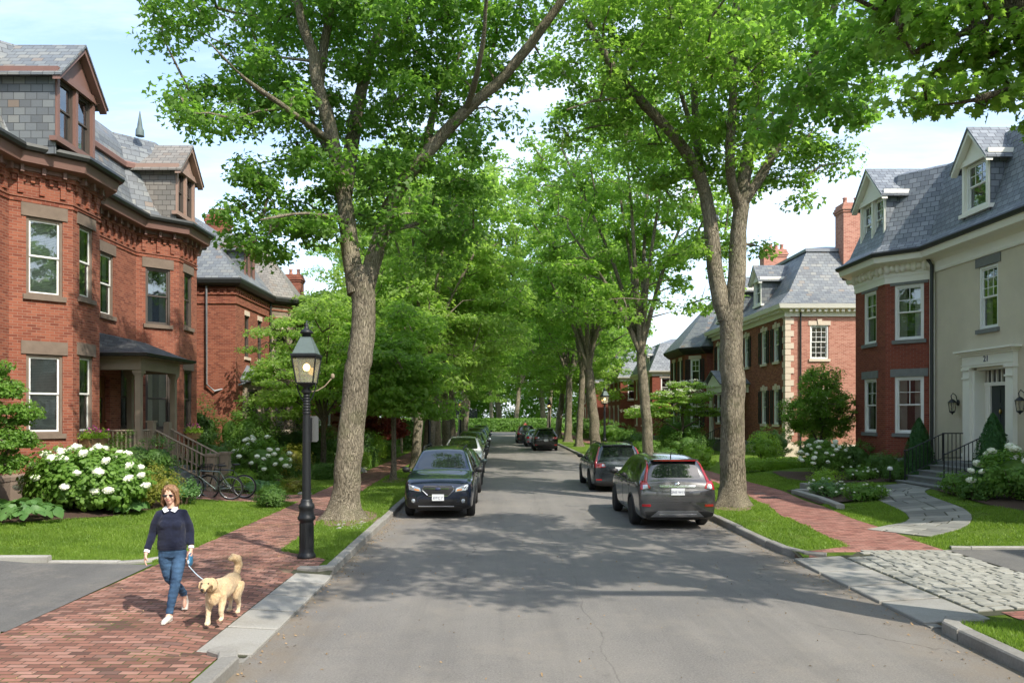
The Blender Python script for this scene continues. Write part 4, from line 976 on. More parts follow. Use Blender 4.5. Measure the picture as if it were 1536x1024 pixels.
mb = MB(); sweep(mb, fp, [(.05,0),(.05,1.05),(.0,1.12)]); mk('foundation', mb, L['stone_g'], H)
# doorway
pl = pls[5]; c = 3.08; mb = MB()
for s in (-1,1):
    u = c+s*1.03; pl.box(mb, u-.17, u+.17, 1.2, 4.05, .001, .14); pl.box(mb, u-.20, u+.20, 1.2, 1.42, .141, .17); pl.box(mb, u-.19, u+.19, 3.78, 3.84, .141, .17); pl.box(mb, u-.2, u+.2, 4.05, 4.13, .001, .18)
    u = c+s*.80; pl.box(mb, u-.07, u+.07, 1.2, 4.05, -.3, .05)
pl.box(mb, c-1.22, c+1.22, 4.13, 4.5, .001, .15); pl.box(mb, c-1.25, c+1.25, 4.2, 4.23, .151, .17)
for i, e in enumerate((.0,.06,.14)): pl.box(mb, c-1.26-e, c+1.26+e, 4.5+.06*i, 4.56+.06*i-.002, .001, .2+e)
pl.box(mb, c-.73, c+.73, 3.55, 3.66, -.42, -.25); pl.box(mb, c-.73, c+.73, 4.05, 4.2, -.42, -.02)
for u in (-.70,-.47,-.235,0,.235,.47,.70): pl.box(mb, c+u-.02, c+u+.02, 3.66, 4.05, -.40, -.32)
for s in (-1,1): pl.box(mb, c+s*.60-.13, c+s*.60+.13, 1.2, 3.55, -.42, -.28); pl.box(mb, c+s*.60-.07, c+s*.60+.07, 1.6, 3.3, -.279, -.26)
pl.box(mb, c-.73, c+.73, 1.1, 1.2, -.42, .05)
dw = mk('doorway', mb, L['trim_w'], H)
mb = MB(); pl.box(mb, c-.73, c+.73, 3.66, 4.05, -.385, -.375); mk('transom_pane', mb, L['carglass'], dw)
mb = MB(); pl.box(mb, c-.47, c+.47, 1.2, 3.55, -.38, -.33)
for (u0,u1,z0,z1) in ((-.38,-.05,1.35,2.0),(.05,.38,1.35,2.0),(-.38,-.05,2.15,2.9),(.05,.38,2.15,2.9),(-.38,-.05,3.02,3.42),(.05,.38,3.02,3.42)): pl.box(mb, c+u0,c+u1,z0,z1,-.329,-.315)
d = mk('door', mb, L['door_d'], H); mb = MB(); mb.ell(pl.P(c+.4,2.25,-.29), (.035,.035,.035)); mb.ell(pl.P(c,2.75,-.29), (.05,.03,.08)); mk('knocker', mb, L['brass'], d)
def text_on(s, size, pl, u, z, d, mat, parent, name='lettering', mirror=False, depth=.006):
    cu = bpy.data.curves.new(name, 'FONT'); cu.body = s; cu.size = size; cu.extrude = depth; cu.align_x = 'CENTER'; cu.align_y = 'CENTER'
    o = bpy.data.objects.new('t', cu); COL.objects.link(o); dg = bpy.context.evaluated_depsgraph_get(); me = bpy.data.meshes.new_from_object(o.evaluated_get(dg)); bpy.data.objects.remove(o)
    org = ORG.get(parent.name, V(0,0,0)); p = pl.P(u,z,d)-org; t = V(pl.t.x,pl.t.y,0); nn = V(pl.n.x,pl.n.y,0)
    M = Matrix(((t.x,0,nn.x,p.x),(t.y,0,nn.y,p.y),(0,1,0,p.z),(0,0,0,1))); me.transform(M); me.name = name; me.materials.clear(); me.materials.append(mat)
    o = bpy.data.objects.new(name, me); link(o, parent); ORG[o.name] = org; return o
text_on('21', .26, pl, c, 4.36, .16, L['ink'], H, 'house_number')
for s in (-1,1):
    u = c+s*1.62; q = pl.P(u,2.95,.22)
    wl = thing('wall_lantern', 'black iron wall lantern %s the white doorway of the stucco house' % ('left of' if s < 0 else 'right of'), 'wall lantern', pl.P(u,2.95,.02), 'wall lanterns beside the white door')
    mb = MB(); mb.ell(pl.P(u,3.05,.03), (.05,.06,.10), 8); mb.tube([pl.P(u,3.05,.05),pl.P(u,3.28,.10),pl.P(u,3.36,.2),pl.P(u,3.27,.26),pl.P(u,3.16,.24)], .016, 6)
    mb.lathe([(.02,3.17),(.06,3.14),(.13,3.07),(.14,3.05)], (q.x,q.y,0), 8)
    for k in range(4): a = math.pi/4+k*math.pi/2; mb.tube([(q.x+.12*math.cos(a),q.y+.12*math.sin(a),3.06),(q.x+.08*math.cos(a),q.y+.08*math.sin(a),2.76)], .011, 4)
    mb.lathe([(.09,2.77),(.09,2.74),(.03,2.70),(.01,2.66)], (q.x,q.y,0), 8); mk('lantern_frame', mb, L['iron'], wl)
    mb = MB(); mb.lathe([(.075,2.77),(.11,3.05)], (q.x,q.y,0), 4, smooth=False); mk('glass', mb, L['lantern'], wl)
# front steps and iron rails
mb = MB(); mb.box(14.3,15.04,22.2,24.75,.2,1.18); 
for i in range(4): mb.box(14.3-.36*(i+1),14.3-.36*i+.02,22.35,24.65,.2,1.18-(i+1)*.165)
for i in range(4): mb.box(14.3-.36*(i+1)-.03,14.3-.36*i-.001,22.3,24.7,1.18-(i+1)*.165+.001,1.18-(i+1)*.165+.04)
st_ = mk('front_steps', mb, L['stone_g'], H)
for yy in (22.45,24.6):
    mb = MB(); balusters(mb, (15.0,yy), (14.35,yy), 1.18, 1.18, .88, sp=.12, r=.009, rail=.018); balusters(mb, (14.3,yy), (13.1,yy), 1.16, .6, .88, sp=.12, r=.009, rail=.018)
    mb.tube([(13.1,yy,.55),(13.1,yy,1.45)], .022, 6); mb.tube([(14.32,yy,1.1),(14.32,yy,2.08)], .022, 6); mb.ell((13.1,yy,1.5),(.035,.035,.035),8)
    mk('iron_railing', mb, L['iron'], H)

# ------------------------------------------------------------------ RIGHT georgian house with quoins
H = thing('brick_house', 'salmon brick house with pale stone quoins, black shutters, hipped slate roof and tall chimney', 'house', (20,45,.45), 'red brick houses')
fp = [(15,53.2),(15,39.8),(27,39.8),(27,53.2)]; fp = [(27,53.2),(15,53.2),(15,39.8),(27,39.8)]
sG = dict(sash='sash_w', lintel='limestone', sill='limestone', lh=.22, le=.1, cols=3, top=3, bot=1, shut=True, key=True, blind='drape'); sG2 = dict(sG, shut=False, bot=3)
us = (12.1,10.2,7.2,3.4,1.4)
ops = {1:[W(u,.85,5.5,1.8,sG) for u in us]+[W(u,.85,2.15,1.85,sG) for u in us if u != 7.2], 2:[W(1.75,.95,5.55,1.75,sG2), W(1.75,.95,2.15,1.75,sG2)]}
w_, pls = build_walls(H, fp, .2, 8.0, 'brick_pk', ops, mats={1:'brick'})
mb = MB(); 
for k in range(22):
    z = .95+k*.32; lo = (k%2 == 0); a, b = (.42,.26) if lo else (.26,.42)
    if z > 7.7: break
    mb.box(14.97,15+a,39.77,39.8+b,z+.012,z+.308)
mk('quoins', mb, L['limestone'], H)
mb = MB(); sweep(mb, fp, [(.0,7.75),(.07,7.75),(.07,8.0),(.14,8.1),(.45,8.14),(.50,8.3),(.52,8.36),(.0,8.38)]); brackets(mb, fp, (1,2), .3, 7.98, 8.12, .34, .14, d0=.08); mk('cornice', mb, L['trim_w'], H)
mb = MB(); roof_rings(mb, [ring(fp,.5,8.37), ring(fp,-.3,9.1), ring(fp,-1.9,11.6)], cap=False); mk('roof', mb, L['slate'], H)
mb = MB(); rg0 = ring(fp,-1.85,11.62); roof_rings(mb, [ring(fp,-1.75,11.5), ring(fp,-1.75,11.66), ring(fp,-3.6,12.15)]); mk('upper_roof', mb, L['lead'], H)
for yy in (43.7,47.4,51.2): dormer(H, (14.9,yy), (-1,0), 1.25, 8.85, 10.4, 11.1, 2.4, 1, 'trim_w', 'slate', 'sash_w', wh=1.25, st=dict(cols=2,top=2))
chimney(H, 18.55,19.75,41.0,42.0,9.5,14.0,'brick_pk',2); chimney(H, 17.5,19.0,50.2,51.0,11.3,13.5,'brick_pk',4)
downspout(H, [(15.75,39.72,8.1),(15.75,39.72,.5)], .045)
mb = MB(); sweep(mb, fp, [(.05,0),(.05,1.05),(.0,1.12)]); mk('foundation', mb, L['limestone'], H)
p_ = MB(); p_.box(13.4,15,45.6,49.0,.2,1.1); mk('porch_floor', p_, L['stone_g'], H)
for yy in (45.9,48.7):
    mb = MB(); mb.lathe([(.19,1.1),(.19,1.2),(.15,1.26),(.145,2.5),(.12,3.85),(.15,3.9),(.18,4.0)], (13.65,yy,0), 14); mk('porch_column', mb, L['trim_w'], H)
mb = MB(); mb.box(13.4,15,45.65,48.95,4.0,4.35); mb.box(13.3,15,45.5,49.1,4.35,4.45); mb.prism([(13.4,45.6,4.45),(13.4,49.0,4.45),(13.4,47.3,5.25)], (1.6,0,0)); mk('porch_pediment', mb, L['trim_w'], H)
mb = MB(); mb.prism([(13.2,45.35,4.43),(13.2,47.3,5.3),(13.2,47.3,5.38),(13.2,45.3,4.5)], (1.8,0,0)); mb.prism([(13.2,49.25,4.43),(13.2,47.3,5.3),(13.2,47.3,5.38),(13.2,49.3,4.5)], (1.8,0,0)); mk('porch_roof', mb, L['slate'], H)
mb = MB(); pls[1].box(mb, 5.4,6.4,1.1,3.4,.001,.05); mk('door', mb, L['door_d'], H)
mb = MB(); balusters(mb, (13.4,45.7),(12.2,45.7),1.1,.5,.85,r=.012,rail=.02); mk('iron_railing', mb, L['iron'], H)

# ------------------------------------------------------------------ RIGHT shuttered brick house with canted bay
fp = [(27,63),(14.66,63),(14.66,60.86),(13.5,59.7),(13.5,55),(14.66,53.84),(14.66,53.5),(27,53.5)]
sH = dict(sash='sash_w', lintel='limestone', sill='limestone', lh=.25, shut=True, cols=2, top=2)
H = thing('brick_house', 'red brick house with steep slate hip over its canted bay, behind the dogwood', 'house', (20,58,.45), 'red brick houses')
build_walls(H, fp, .2, 7.3, 'brick_dk', {3:[W(1.3,.75,4.9,1.7,sH),W(3.4,.75,4.9,1.7,sH),W(1.3,.75,1.8,1.8,sH),W(3.4,.75,1.8,1.8,sH)],4:[W(.82,.75,4.9,1.7,dict(sH)),W(.82,.75,1.8,1.8,sH)]})
mb = MB(); sweep(mb, fp, [(.0,6.95),(.15,7.0),(.45,7.25),(.5,7.4),(.0,7.45)]); mk('cornice', mb, L['gutter'], H)
mb = MB(); q = [(27,63),(14.66,63),(14.66,53.5),(27,53.5)]; roof_rings(mb, [ring(q,.45,7.42), ring(q,-2.3,11.2), ring(q,-2.8,11.4)])
bq = [(x,y,7.42) for x, y in ((16.9,62),(14.3,61.1),(13.0,59.9),(13.0,54.8),(14.3,53.5),(16.9,52.9))]; mb.add(bq+[(16.2,57.4,11.3)], [(i,i+1,6) for i in range(5)]); mk('roof', mb, L['slate'], H)
mb = MB(); sweep(mb, fp, [(.05,0),(.05,.85),(.0,.9)]); mk('foundation', mb, L['stone_g'], H)
# ------------------------------------------------------------------ RIGHT mansard row further on
s2 = dict(sash='sash_w', lintel='limestone', sill='limestone')
for i, (y0, y1, x, lab) in enumerate(((67,76,13.6,'brick row house with blue grey mansard and white dormers beyond the dogwood'),(78,87,12.6,'far brick house with mansard roof glimpsed between the right hand trunks'),(90,102,11.6,'farthest brick house on the right, seen low between the trunks'))):
    fp = [(26,y1),(x,y1),(x,y0),(26,y0)]
    H = plain_house(lab, fp, 6.4, [ring(fp,.3,6.5),ring(fp,-.9,9.0),ring(fp,-2.2,9.5)], 'brick_dk', 'slate_b', {1:[W(u,.9,z,1.7,s2) for u in (1.5,4.5,7.5) for z in (1.7,4.2)], 2:[W(u,.9,4.2,1.7,s2) for u in (1.2,3.2)]}, 'trim_w', (20,(y0+y1)/2,.45), 'red brick houses')
    for k in (.25,.7): dormer(H, (x+.1,y0+(y1-y0)*k), (-1,0), 1.3, 6.8, 8.1, 8.7, 1.8, 1, 'trim_w', 'slate_b', 'sash_w', wh=1.0)
# ------------------------------------------------------------------ foliage
SH = {
 'maple': (np.array([(0,0),(-.30,.02),(-.20,.22),(-.55,.38),(-.24,.52),(-.30,.80),(-.08,.70),(0,1.08),(.08,.70),(.30,.80),(.24,.52),(.55,.38),(.20,.22),(.30,.02)],'f4'), [(0,1,2),(0,2,12),(0,12,13),(2,3,4),(2,4,10),(2,10,12),(12,10,11),(4,5,6),(4,6,8),(4,8,10),(8,9,10),(6,7,8)]),
 'lobe': (np.array([(0,0),(-.5,.30),(-.18,.52),(0,1.0),(.18,.52),(.5,.30)],'f4'), [(0,1,2),(0,2,4),(2,3,4),(0,4,5)]),
 'oval': (np.array([(0,0),(-.28,.45),(0,1),(.28,.45)],'f4'), [(0,1,2),(0,2,3)]),
 'hosta': (np.array([(0,0),(-.30,.22),(-.36,.5),(-.2,.8),(0,1.02),(.2,.8),(.36,.5),(.30,.22),(0,.5)],'f4'), [(0,1,8),(1,2,8),(2,3,8),(3,4,8),(4,5,8),(5,6,8),(6,7,8),(7,0,8)]),
 'needle': (np.array([(0,0),(-.16,.3),(0,1),(.16,.3)],'f4'), [(0,1,2),(0,2,3)]),
}
def leaf_arrays(rg, C, Nn, S, shape, fold=.18):
    """one leaf polygon per point: C centres, Nn normals, S sizes"""
    T2, tris = SH[shape]; k = len(T2); n = len(C)
    Nn = Nn/np.linalg.norm(Nn, axis=1)[:,None].clip(1e-6)
    a = rg.normal(size=(n,3)); T = np.cross(Nn, a); T /= np.linalg.norm(T,axis=1)[:,None].clip(1e-6); B = np.cross(Nn, T)
    x = T2[:,0][None,:,None]; y = (T2[:,1]-.5)[None,:,None]; z = (np.abs(T2[:,0])*-fold*1.6 - (T2[:,1]-.3)**2*fold)[None,:,None]
    vs = C[:,None,:]+S[:,None,None]*(x*T[:,None,:]+y*B[:,None,:]+z*Nn[:,None,:])
    tr = (np.array(tris)[None]+ (np.arange(n)*k)[:,None,None]).reshape(-1,3)
    return vs.reshape(-1,3).astype('f4'), tr
def sample_centres(rg, blobs, n, mind, hollow=.45):
    w = np.array([(b[3]*b[4]*b[5])**(.75) for b in blobs]); w /= w.sum(); out_ = []
    tries = 0
    while len(out_) < n and tries < n*30:
        tries += 1; b = blobs[rg.choice(len(blobs), p=w)]
        d = rg.normal(size=3); d /= np.linalg.norm(d); r = hollow+(1-hollow)*rg.random()**.6
        p = np.array(b[:3])+d*np.array(b[3:6])*r
        if out_ and np.min(np.sum((np.array(out_)-p)**2,1)) < mind*mind: continue
        out_.append(p)
    return np.array(out_)
def clump_leaves(rg, cen, cr, nl, size, flat=.55, mid=None, droop=.25):
    n = len(cen)*nl; ci = np.repeat(np.arange(len(cen)), nl)
    crr = cr*rg.uniform(.65,1.25,len(cen))[ci]
    d = rg.normal(size=(n,3)); d /= np.linalg.norm(d,axis=1)[:,None]; r = rg.random(n)**.45
    off = d*(r*crr)[:,None]; off[:,2] *= flat; off[:,2] -= droop*(off[:,0]**2+off[:,1]**2)/cr
    C = cen[ci]+off
    Nn = d*.6+rg.normal(size=(n,3))*.55+np.array([0,0,.75])
    S = size*rg.uniform(.65,1.25,n); return C, Nn, S
class Skel:
    def __init__(s, rg): s.n = []; s.r = []; s.mb = MB(); s.rg = rg
    def limb(s, pts, r0, r1, n=10, sub=4, wob=.05, flare=0):
        P = [Vector(p) for p in pts]; path = []; m = len(P)-1
        for i in range(m):
            a, b, c, d = P[max(0,i-1)], P[i], P[i+1], P[min(m,i+2)]
            for k in range(sub):
                u = k/sub; path.append(.5*((2*b)+(c-a)*u+(2*a-5*b+4*c-d)*u*u+(3*b-a-3*c+d)*u**3))
        path.append(P[-1]); K = len(path)
        radii = [r0+(r1-r0)*(i/(K-1))**.85 for i in range(K)]
        for i in range(1,K): path[i] = path[i]+V(*s.rg.normal(size=3))*wob*radii[i]
        if flare:
            z0 = path[0].z
            radii = [r*(1+flare*math.exp(-(p.z-z0)/.32)) for r, p in zip(radii, path)]
        s.mb.tube(path, radii, n, cap=True)
        for p, r in zip(path, radii): s.n.append(tuple(p)); s.r.append(r)
        return path
    def twigs(s, cen, r=.03, rmin=.008, sag=.1, nn=5, up=1.0):
        nodes = np.array(s.n); 
        base = nodes.copy(); order = np.argsort([np.min(np.sum((base-c)**2,1)) for c in cen])
        N_ = list(map(np.array, s.n)); A = nodes
        for i in order:
            c = cen[i]; d = A-c; dist = np.sqrt((d**2).sum(1))+np.maximum(0, d[:,2])*1.2*up
            j = int(np.argmin(dist)); p = A[j]; q = c; L_ = np.linalg.norm(q-p)
            if L_ < .05: continue
            m = (p+q)/2+s.rg.normal(size=3)*.07*L_; m[2] += sag*L_
            k = min(1.0, L_/2.0); s.mb.tube([tuple(p), tuple(m), tuple(q)], [max(rmin, r*(.5+.8*k)), max(rmin,r*.6), rmin], nn, cap=False)
            A = np.vstack([A, m, q])
def ridged(o, amt=.02, seed=1, root=None):
    """bark relief and root buttresses pushed into the trunk mesh"""
    me = o.data; n = len(me.vertices); co = np.empty(n*3,'f4'); me.vertices.foreach_get('co', co); co = co.reshape(-1,3)
    no = np.empty(n*3,'f4'); me.vertices.foreach_get('normal', no); no = no.reshape(-1,3)
    d = np.array([noise.noise(V(c[0]*5,c[1]*5,c[2]*1.1+seed))*amt for c in co])
    co += no*d[:,None]
    ph = seed*1.7; low = np.exp(-np.clip(co[:,2],0,9)/.22)*(np.hypot(co[:,0],co[:,1]) < 1.4); a = np.arctan2(co[:,1],co[:,0]); lob = np.clip(np.cos(a*5+ph),-.2,1)*.55+np.clip(np.cos(a*3+ph*2),0,1)*.35
    k = 1+low*lob*(.5 if root is None else root); co[:,0] *= k; co[:,1] *= k
    me.vertices.foreach_set('co', co.ravel()); me.update()
def ptree(name, label, cat_, loc, limbs, blobs, ncl, cr, nl, size, shape, leaf, bark, group=None, seed=1, trunkn=16, flat=.5, twr=.035, hollow=.45, mind=.55, extra=None, droop=.25):
    """limbs: [(pts, r0, r1, n, flare)] in local metres; blobs local ellipsoids"""
    t = thing(name, label, cat_, loc, group, world=False); rg = np.random.default_rng(seed); sk = Skel(rg)
    for L_ in limbs: sk.limb(L_[0], L_[1], L_[2], L_[3] if len(L_) > 3 else 9, flare=L_[4] if len(L_) > 4 else 0)
    cen = sample_centres(rg, blobs, ncl, cr*mind, hollow); sk.twigs(cen, r=twr)
    tr = mk('trunk', sk.mb, L[bark], t, uv=False); ridged(tr, .03, seed)
    C, Nn, S = clump_leaves(rg, cen, cr, nl, size, flat, droop=droop); vs, tri = leaf_arrays(rg, C, Nn, S, shape)
    tri_mesh('crown', vs, tri, L[leaf], t)
    return t
def px2(px, py, Y, z0=0, base=None):
    """point of the photograph at depth Y, local to base"""
    p = ((px-745)/F*Y, Y, CAMH-(py-622)/F*Y)
    return p if base is None else (p[0]-base[0], p[1]-base[1], p[2]-base[2])

# --- big maple beside the lamp post (left)
B0 = (-3.72,18.7,.1); q = lambda px, py, dy=0: px2(px,py,18.7+dy,base=B0)
limbs = [([(0,0,-.1),(.02,0,.5),(.10,0,1.4),(.22,0,2.7),(.33,0,3.7),(.42,0,4.4),(.5,0,5.3),q(537,405)],.33,.285,32,.8),
 ([q(536,440),q(525,370),q(516,300,-.2),q(500,215,-.4),q(478,130,-.8),q(470,80,-1),q(452,30,-1.3),q(440,-60,-1.5)],.25,.08,14),
 ([q(478,130,-.8),q(488,60,-.6),q(500,0,-.8),q(520,-80,-1)],.13,.06,10),
 ([q(545,440),q(565,375,.2),q(590,300,.3),q(640,230,.1),q(700,165,-.2),q(760,110,-.6),q(830,20,-1.2),q(880,-60,-1.6)],.23,.08,14),
 ([q(516,290,.1),q(530,200,.8),q(548,110,1.2),q(575,30,1.8),q(590,-60,2.2)],.22,.09,12),
 ([q(505,240,0),q(470,190,1.0),q(430,130,1.8),q(380,70,2.4),q(340,40,2.7)],.13,.015,9),
 ([q(500,215,-.3),q(440,170,-1.8),q(370,120,-3.0),q(310,60,-3.8)],.10,.012,8),
 ([q(570,350,.3),q(640,330,1.6),q(700,300,2.6)],.08,.012,8), ([q(522,330,0),q(460,320,-1.4),q(390,330,-2.2)],.07,.012,8),
 ([q(640,230,.1),q(655,150,1.4),q(700,60,2.2)],.12,.05,8), ([q(700,165,-.2),q(720,90,-1.6),q(730,0,-2.4)],.09,.04,8)]
def bl(px, py, Y, rx, rz, ry=None, base=B0):
    p = px2(px,py,Y,base=base); return (p[0],p[1],p[2],rx,ry or rx,rz)
blobs = [bl(420,300,18.2,1.5,.95,1.6), bl(385,345,17.8,.9,.5), bl(440,350,18.0,1.2,.65), bl(450,285,18.3,1.3,.8), bl(375,310,17.9,.9,.6), bl(500,310,19.2,1.6,1.0), bl(600,350,19.3,1.4,.8), bl(665,370,19.6,1.0,.6), bl(680,300,19.6,1.1,.8),
 bl(380,190,18,1.9,1.2,2.2), bl(330,80,18,1.6,1.5,2), bl(450,90,19,2.2,1.8,2.6), bl(560,160,19.8,2.2,1.7,2.4), bl(650,130,19.2,1.9,1.5,2.4), bl(710,190,18.8,1.0,.7),
 bl(600,20,18.5,2.6,1.6,3), bl(730,40,18,1.7,1.3,2.4), bl(470,-40,18.5,3.0,1.5,3.2), bl(700,-60,18,2.8,1.4,3), bl(300,10,18.2,1.0,.9), bl(620,280,19.0,1.5,.8), bl(540,250,18.6,1.6,.9),
 bl(668,318,23.8,1.4,.9,1.5), bl(690,240,24.6,1.5,1.0,1.6), bl(560,-160,18.5,4.5,2.2,4), bl(800,-30,17.6,1.4,1.0)]
ptree('maple_tree', 'large forked maple beside the lit lamp post, its crown filling the upper left', 'tree', B0, limbs, blobs, 400, .62, 150, .14, 'lobe', 'lf_maple', 'bark_g', 'maples along the left kerb', seed=4, flat=.6, mind=.55)
# --- big forked maple behind the grey suv (right)
B1 = (6.55,21.3,.1); q = lambda px, py, dy=0: px2(px,py,21.3+dy,base=B1)
limbs = [([(0,0,-.1),(0,0,.6),(0,0,1.6),(.0,0,3.2),(-.02,0,4.6),q(1094,460)],.34,.31,32,.6),
 ([q(1090,480),q(1075,420,.1),q(1066,340,.2),q(1055,280,.2),q(1020,215,-.2),q(960,150,-.7),q(915,95,-1.2),q(880,30,-1.8)],.26,.08,14),
 ([q(1100,480),q(1106,400),q(1110,330),q(1120,250,.1),q(1135,150,.6),q(1140,60,1.0),q(1150,-60,1.4)],.27,.12,14),
 ([q(1110,310),q(1145,260,-.2),q(1185,180,-.6),q(1215,110,-1),q(1245,30,-1.6),q(1270,-50,-2)],.16,.07,11),
 ([q(1108,310),q(1095,250,-.7),q(1100,150,-1.0),q(1102,60,-1.2),q(1108,-40,-1.4)],.15,.07,11),
 ([q(1060,300,.2),q(1045,210,1),q(1040,110,1.6),q(1030,0,2)],.15,.07,10), ([q(1040,200,1),q(1015,120,.4),q(990,60,0)],.09,.015,8),
 ([q(1120,240,.1),q(1160,170,1.4),q(1210,90,2.4)],.1,.015,8), ([q(960,150,-.7),q(900,150,-1.6),q(850,165,-2)],.06,.012,7)]
bl1 = lambda *a: bl(*a, base=B1)
blobs = [bl1(1090,130,21.5,2.6,2.0,2.6), bl1(1190,120,21,2.2,1.9,2.4), bl1(1250,170,21,1.3,1.0,1.6), bl1(1130,230,21.6,1.8,1.1,2), bl1(1210,250,21.2,1.2,.7,1.4), bl1(1180,300,21.4,.7,.4,1),
 bl1(1000,120,21,2.0,1.8,2.6), bl1(920,80,20.6,1.8,1.6,2.4), bl1(1000,250,22,1.3,.9,1.6), bl1(880,170,20.5,1.2,.7,1.4), bl1(1060,10,21,3.0,1.7,3.2), bl1(1220,20,20.6,2.4,1.5,2.8), bl1(1310,70,20.8,1.2,1.0,1.5), bl1(940,-20,20.4,2.4,1.5,2.8),
 bl1(1100,-130,21,4.8,2.2,4.4), bl1(1300,-30,20.4,2.0,1.2,2.4), bl1(1045,370,21.8,.8,.4,1.0), bl1(1140,360,21.8,.5,.3,.8), bl1(1060,40,17,1.6,1.0,1.6), bl1(980,20,17.2,1.5,1.0,1.6), bl1(1120,10,16.5,1.5,1.0,1.5), bl1(1040,-110,15.5,2.2,1.3,2.2)]
ptree('maple_tree', 'large maple with a Y-shaped fork behind the dark grey suv on the right', 'tree', B1, limbs, blobs, 400, .62, 150, .14, 'lobe', 'lf_bright', 'bark_g', 'maples along the right kerb', seed=8, flat=.6)
# --- near maple whose branch hangs in at the upper right
B2 = (7.2,8.2,.1); q = lambda px, py, dy=0: px2(px,py,8.2+dy,base=B2)
limbs = [([(0,0,-.1),(0,0,.8),(-.05,0,2.5),(-.1,0,4.2)],.42,.36,24,.6), ([(-.1,0,4.2),q(1600,120),q(1545,40),q(1500,-40),q(1450,-160,-.3)],.30,.12,14),
 ([(-.1,0,4.2),(.8,.6,6),(1.6,1.2,8),(2.2,1.5,10)],.26,.08,12), ([(-.1,0,4.2),(-.1,-1.2,6),(-.8,-2.6,8),(-1.6,-3.6,9.5)],.22,.07,10), ([(0,0,4.6),(.3,1.2,6.5),(-.4,2.2,8.5)],.18,.06,10),
 ([q(1530,20),q(1470,40,.2),q(1420,60,.3),q(1370,80,.2)],.06,.02,7), ([q(1580,90),q(1520,130,-.3),q(1460,150,-.5)],.05,.02,7)]
b2 = lambda *a: bl(*a, base=B2)
blobs = [b2(1450,60,8.2,.75,.35,.9), b2(1395,120,8.0,.42,.26,.6), b2(1480,120,7.9,.55,.3,.6), b2(1365,40,8.4,.5,.3,.8), b2(1345,-30,8.4,.8,.35,.9), b2(1535,180,8,.35,.22,.4), b2(1460,-20,8.6,.8,.4,1), b2(1380,170,8,.14,.10,.2), b2(1530,60,8,.4,.3,.5), b2(1535,110,8.2,.4,.3,.5)]
big = [(.5,0,9.6,3.4,3.4,1.7), (-1.6,-1.8,9.2,2.6,2.6,1.3), (1.8,2.4,9.6,2.4,1.6,1.1), (-3.4,-.6,9.2,1.9,2.0,.8), (2.4,-1.5,8.8,2.4,2.4,1.5), (-4.6,-2.6,9.2,2.2,2.2,1.0), (-1.2,4.2,9.3,1.6,1.6,.9), (-1.4,5.2,8.0,1.2,1.2,.6)]
t = ptree('maple_tree', 'nearest maple at the right edge, only a limb and hanging leaves in view top right', 'tree', B2, limbs, blobs, 72, .25, 40, .11, 'maple', 'lf_bright', 'bark_d', 'maples along the right kerb', seed=12, mind=.6, flat=.7, hollow=.1)
rg = np.random.default_rng(5); cen = sample_centres(rg, big, 150, .5, .4); C, Nn, S = clump_leaves(rg, cen, .75, 120, .17, .5); vs, tri = leaf_arrays(rg, C, Nn, S, 'lobe'); tri_mesh('crown', vs, tri, L['lf_maple'], t)
# --- street tree kinds: built once, then copied
def street_tree(name, label, loc, H, rc, zc, fork, leaf, bark, group, seed, r0=.26, cr=.8, ncl=230, nl=120, size=.20, shape='lobe', lean=(0,0), nlimb=5, flat=.5, hollow=.4, squash=.95, droop=.25):
    rr = random.Random(seed); lx, ly = lean; top = (lx*.6, ly*.6, fork)
    limbs = [([(0,0,-.1),(lx*.15,ly*.15,fork*.35),(lx*.4,ly*.4,fork*.7),top],r0,r0*.8,16,.55)]; blobs = []
    for i in range(nlimb):
        a = 2*math.pi*(i+rr.uniform(-.25,.25))/nlimb; rr_ = rc*rr.uniform(.45,.75); z1 = H*rr.uniform(.8,.97) if i%2 else zc+(H-zc)*rr.uniform(.35,.7)
        e = (lx+math.cos(a)*rr_, ly+math.sin(a)*rr_, z1); m = (lx*.8+math.cos(a)*rr_*.35, ly*.8+math.sin(a)*rr_*.35, fork+(z1-fork)*.45)
        limbs.append(([top,m,e],r0*.55,r0*.14,9)); s = rr.uniform(.85,1.15)
        blobs.append((e[0],e[1],e[2]-.2,rc*.48*s,rc*.48*s,(H-zc)*.22*s)); b_ = (m[0]+math.cos(a)*rc*.4,m[1]+math.sin(a)*rc*.4,zc+(H-zc)*rr.uniform(.15,.4)); blobs.append((*b_,rc*.42*s,rc*.42*s,(H-zc)*.17*s))
    blobs.append((lx,ly,(H+zc)/2+1,rc*.6,rc*.6,(H-zc)*.36*squash))
    return ptree(name, label, 'tree', loc, limbs, blobs, ncl, cr, nl, size, shape, leaf, bark, group, seed=seed, hollow=hollow, flat=flat, droop=droop)
GL, GR = 'maples along the left kerb', 'maples along the right kerb'
# young tree with a thin trunk behind the first parked car
kA = street_tree('young_maple_tree', 'young thin-trunked tree standing just behind the first car on the left', (-3.98,29.6,.1), 6.6, 2.6, 2.4, 2.6, 'lf_bright', 'bark_g', GL, 31, r0=.11, ncl=150, nl=110, size=.17, cr=.66, flat=.35)
kB = street_tree('maple_tree', 'second maple of the left row, slim pale trunk beside the far lamp post', (-3.85,36.4,.1), 15.5, 4.3, 3.4, 4.4, 'lf_lime', 'bark_g', GL, 33, r0=.24, ncl=240, lean=(.5,0), flat=.38, cr=.85, nlimb=7)
kC = street_tree('maple_tree', 'thick dark-trunked maple of the right row beyond the second suv', (6.7,33.7,.1), 18.5, 4.8, 6.0, 5.2, 'lf_bright', 'bark_g', GR, 35, r0=.25, ncl=220, lean=(-.6,0), cr=.8, nlimb=7)
kC['label'] = 'slim maple with two rising limbs just beyond the second parked suv on the right'
